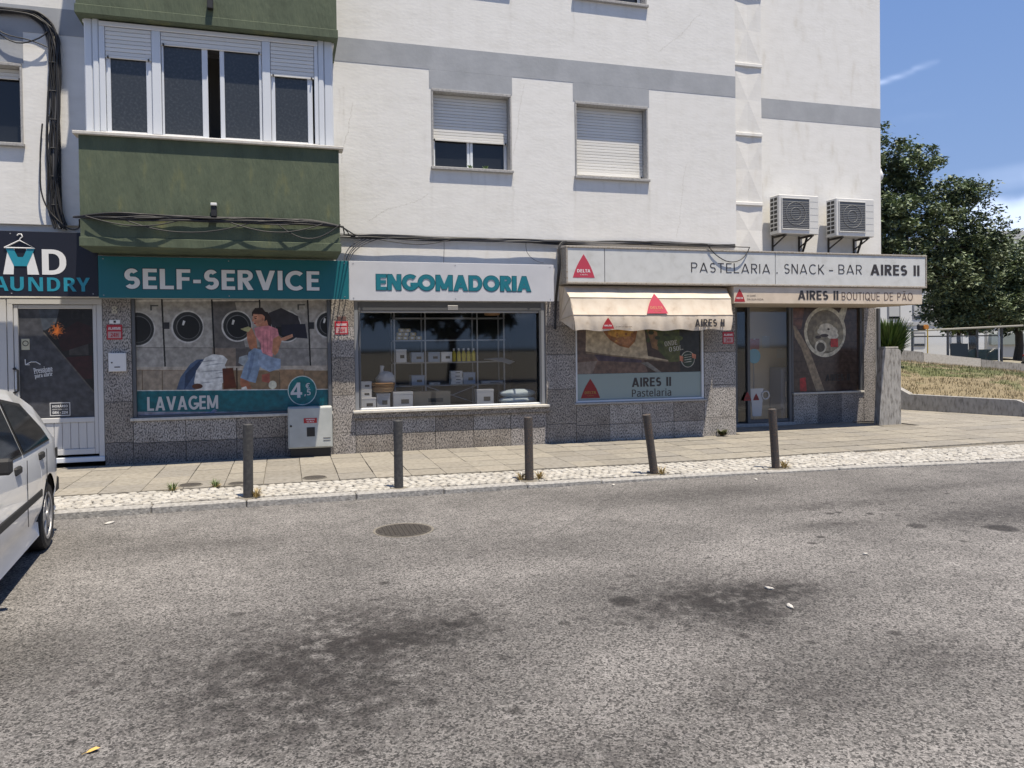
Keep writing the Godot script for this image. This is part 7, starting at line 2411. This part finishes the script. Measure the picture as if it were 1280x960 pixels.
	put(t, "lens_hood", tube([Vector3(0.12, 1.78, 0.1), Vector3(0.12, 1.78, 0.22)], 0.11, 12), plain(0.42, 0.16, 0.02, 0.5))
	# bush by the wall stub
	t = thing("bush", "green bush showing behind the concrete wall stub", "bush", Vector3(16.45, 0.95, -6.5))
	leaf_tuft(t, "leaves", 900, 0.75, 1.45, 0.08, Color(0.055, 0.095, 0.025))
	put(t, "stem", tube([Vector3(0, -0.3, 0), Vector3(0.05, 0.4, 0)], 0.04, 6), M.bark)
	# dark cars beyond the upper wall
	make_car("dark parked car beyond the upper wall, the left one", M.car_dark, Vector3(33.3, 0.15, -16.2), deg_to_rad(60), "dark cars beyond the bank")
	make_car("dark parked car beyond the upper wall, partly out of frame", M.car_dark, Vector3(37.0, 0.05, -16.6), deg_to_rad(60), "dark cars beyond the bank")
	# trees
	tree("broad_tree", "largest dark green tree rising behind the building's corner", Vector3(27.6, 0.6, -21.5), [
		[Vector3(1.0, 10.3, 0), Vector3(2.2, 2.0, 2.2)], [Vector3(3.2, 9.7, 0.5), Vector3(1.8, 1.7, 1.8)], [Vector3(6.0, 8.5, 1.2), Vector3(1.6, 1.4, 1.6)], [Vector3(0.4, 7.2, 0.3), Vector3(2.5, 2.4, 2.4)], [Vector3(3.4, 7.3, 0.8), Vector3(2.8, 2.0, 2.4)], [Vector3(6.7, 6.5, 1.4), Vector3(1.9, 1.6, 1.8)], [Vector3(1.8, 4.9, 0.8), Vector3(2.8, 1.7, 2.2)], [Vector3(5.6, 4.7, 1.2), Vector3(2.5, 1.7, 2.0)]], 0.36, 1000, 56, 0.2, Color(0.118, 0.152, 0.086))
	tree("broad_tree", "dark green tree at the right edge of the view", Vector3(36.2, 0.4, -22.0), [
		[Vector3(0.2, 5.0, 0), Vector3(2.6, 2.2, 2.4)], [Vector3(2.6, 4.4, 0.2), Vector3(2.4, 2.2, 2.2)], [Vector3(-1.6, 3.4, 0.3), Vector3(1.9, 1.5, 1.8)], [Vector3(1.0, 3.0, 0.6), Vector3(2.6, 1.3, 2.2)]], 0.28, 560, 56, 0.2, Color(0.12, 0.156, 0.086))
	tree("young_tree", "lighter green tree seen between the shelter and the big tree", Vector3(40.5, 0.5, -27.0), [
		[Vector3(0, 4.3, 0), Vector3(1.6, 2.0, 1.6)], [Vector3(0.4, 2.6, 0.2), Vector3(1.4, 1.2, 1.4)]], 0.16, 170, 50, 0.28, Color(0.11, 0.145, 0.05))
	tree("broad_tree", "dark tree trunked low behind the dark parked cars", Vector3(46.0, 0.4, -27.5), [
		[Vector3(0, 5.5, 0), Vector3(3.4, 3.0, 3.0)], [Vector3(-1.4, 3.4, 0.5), Vector3(2.8, 1.8, 2.4)]], 0.3, 300, 48, 0.30, Color(0.065, 0.09, 0.045))
	# trees across the street, which the shop glass mirrors
	var over_road := [[-14.0, 25.0, 1.0, "far left"], [-6.5, 27.0, 0.9, "left"], [0.5, 24.5, 1.1, "middle"], [8.0, 26.5, 0.95, "right"], [15.5, 25.0, 1.05, "far right"]]
	for o in over_road:
		var k: float = o[2]
		tree("street_tree", "leafy street tree mirrored in the shop glass, the %s one" % o[3], Vector3(o[0], 0.0, o[1]), [
			[Vector3(0.0, 6.4, 0) * k, Vector3(3.0, 2.4, 2.6) * k], [Vector3(-2.4, 4.6, 0.3) * k, Vector3(2.4, 1.8, 2.2) * k], [Vector3(2.4, 4.4, -0.2) * k, Vector3(2.5, 1.9, 2.2) * k], [Vector3(0.2, 3.4, 0.4) * k, Vector3(2.6, 1.3, 2.2) * k]], 0.26, 170, 40, 0.42, Color(0.07, 0.095, 0.05))
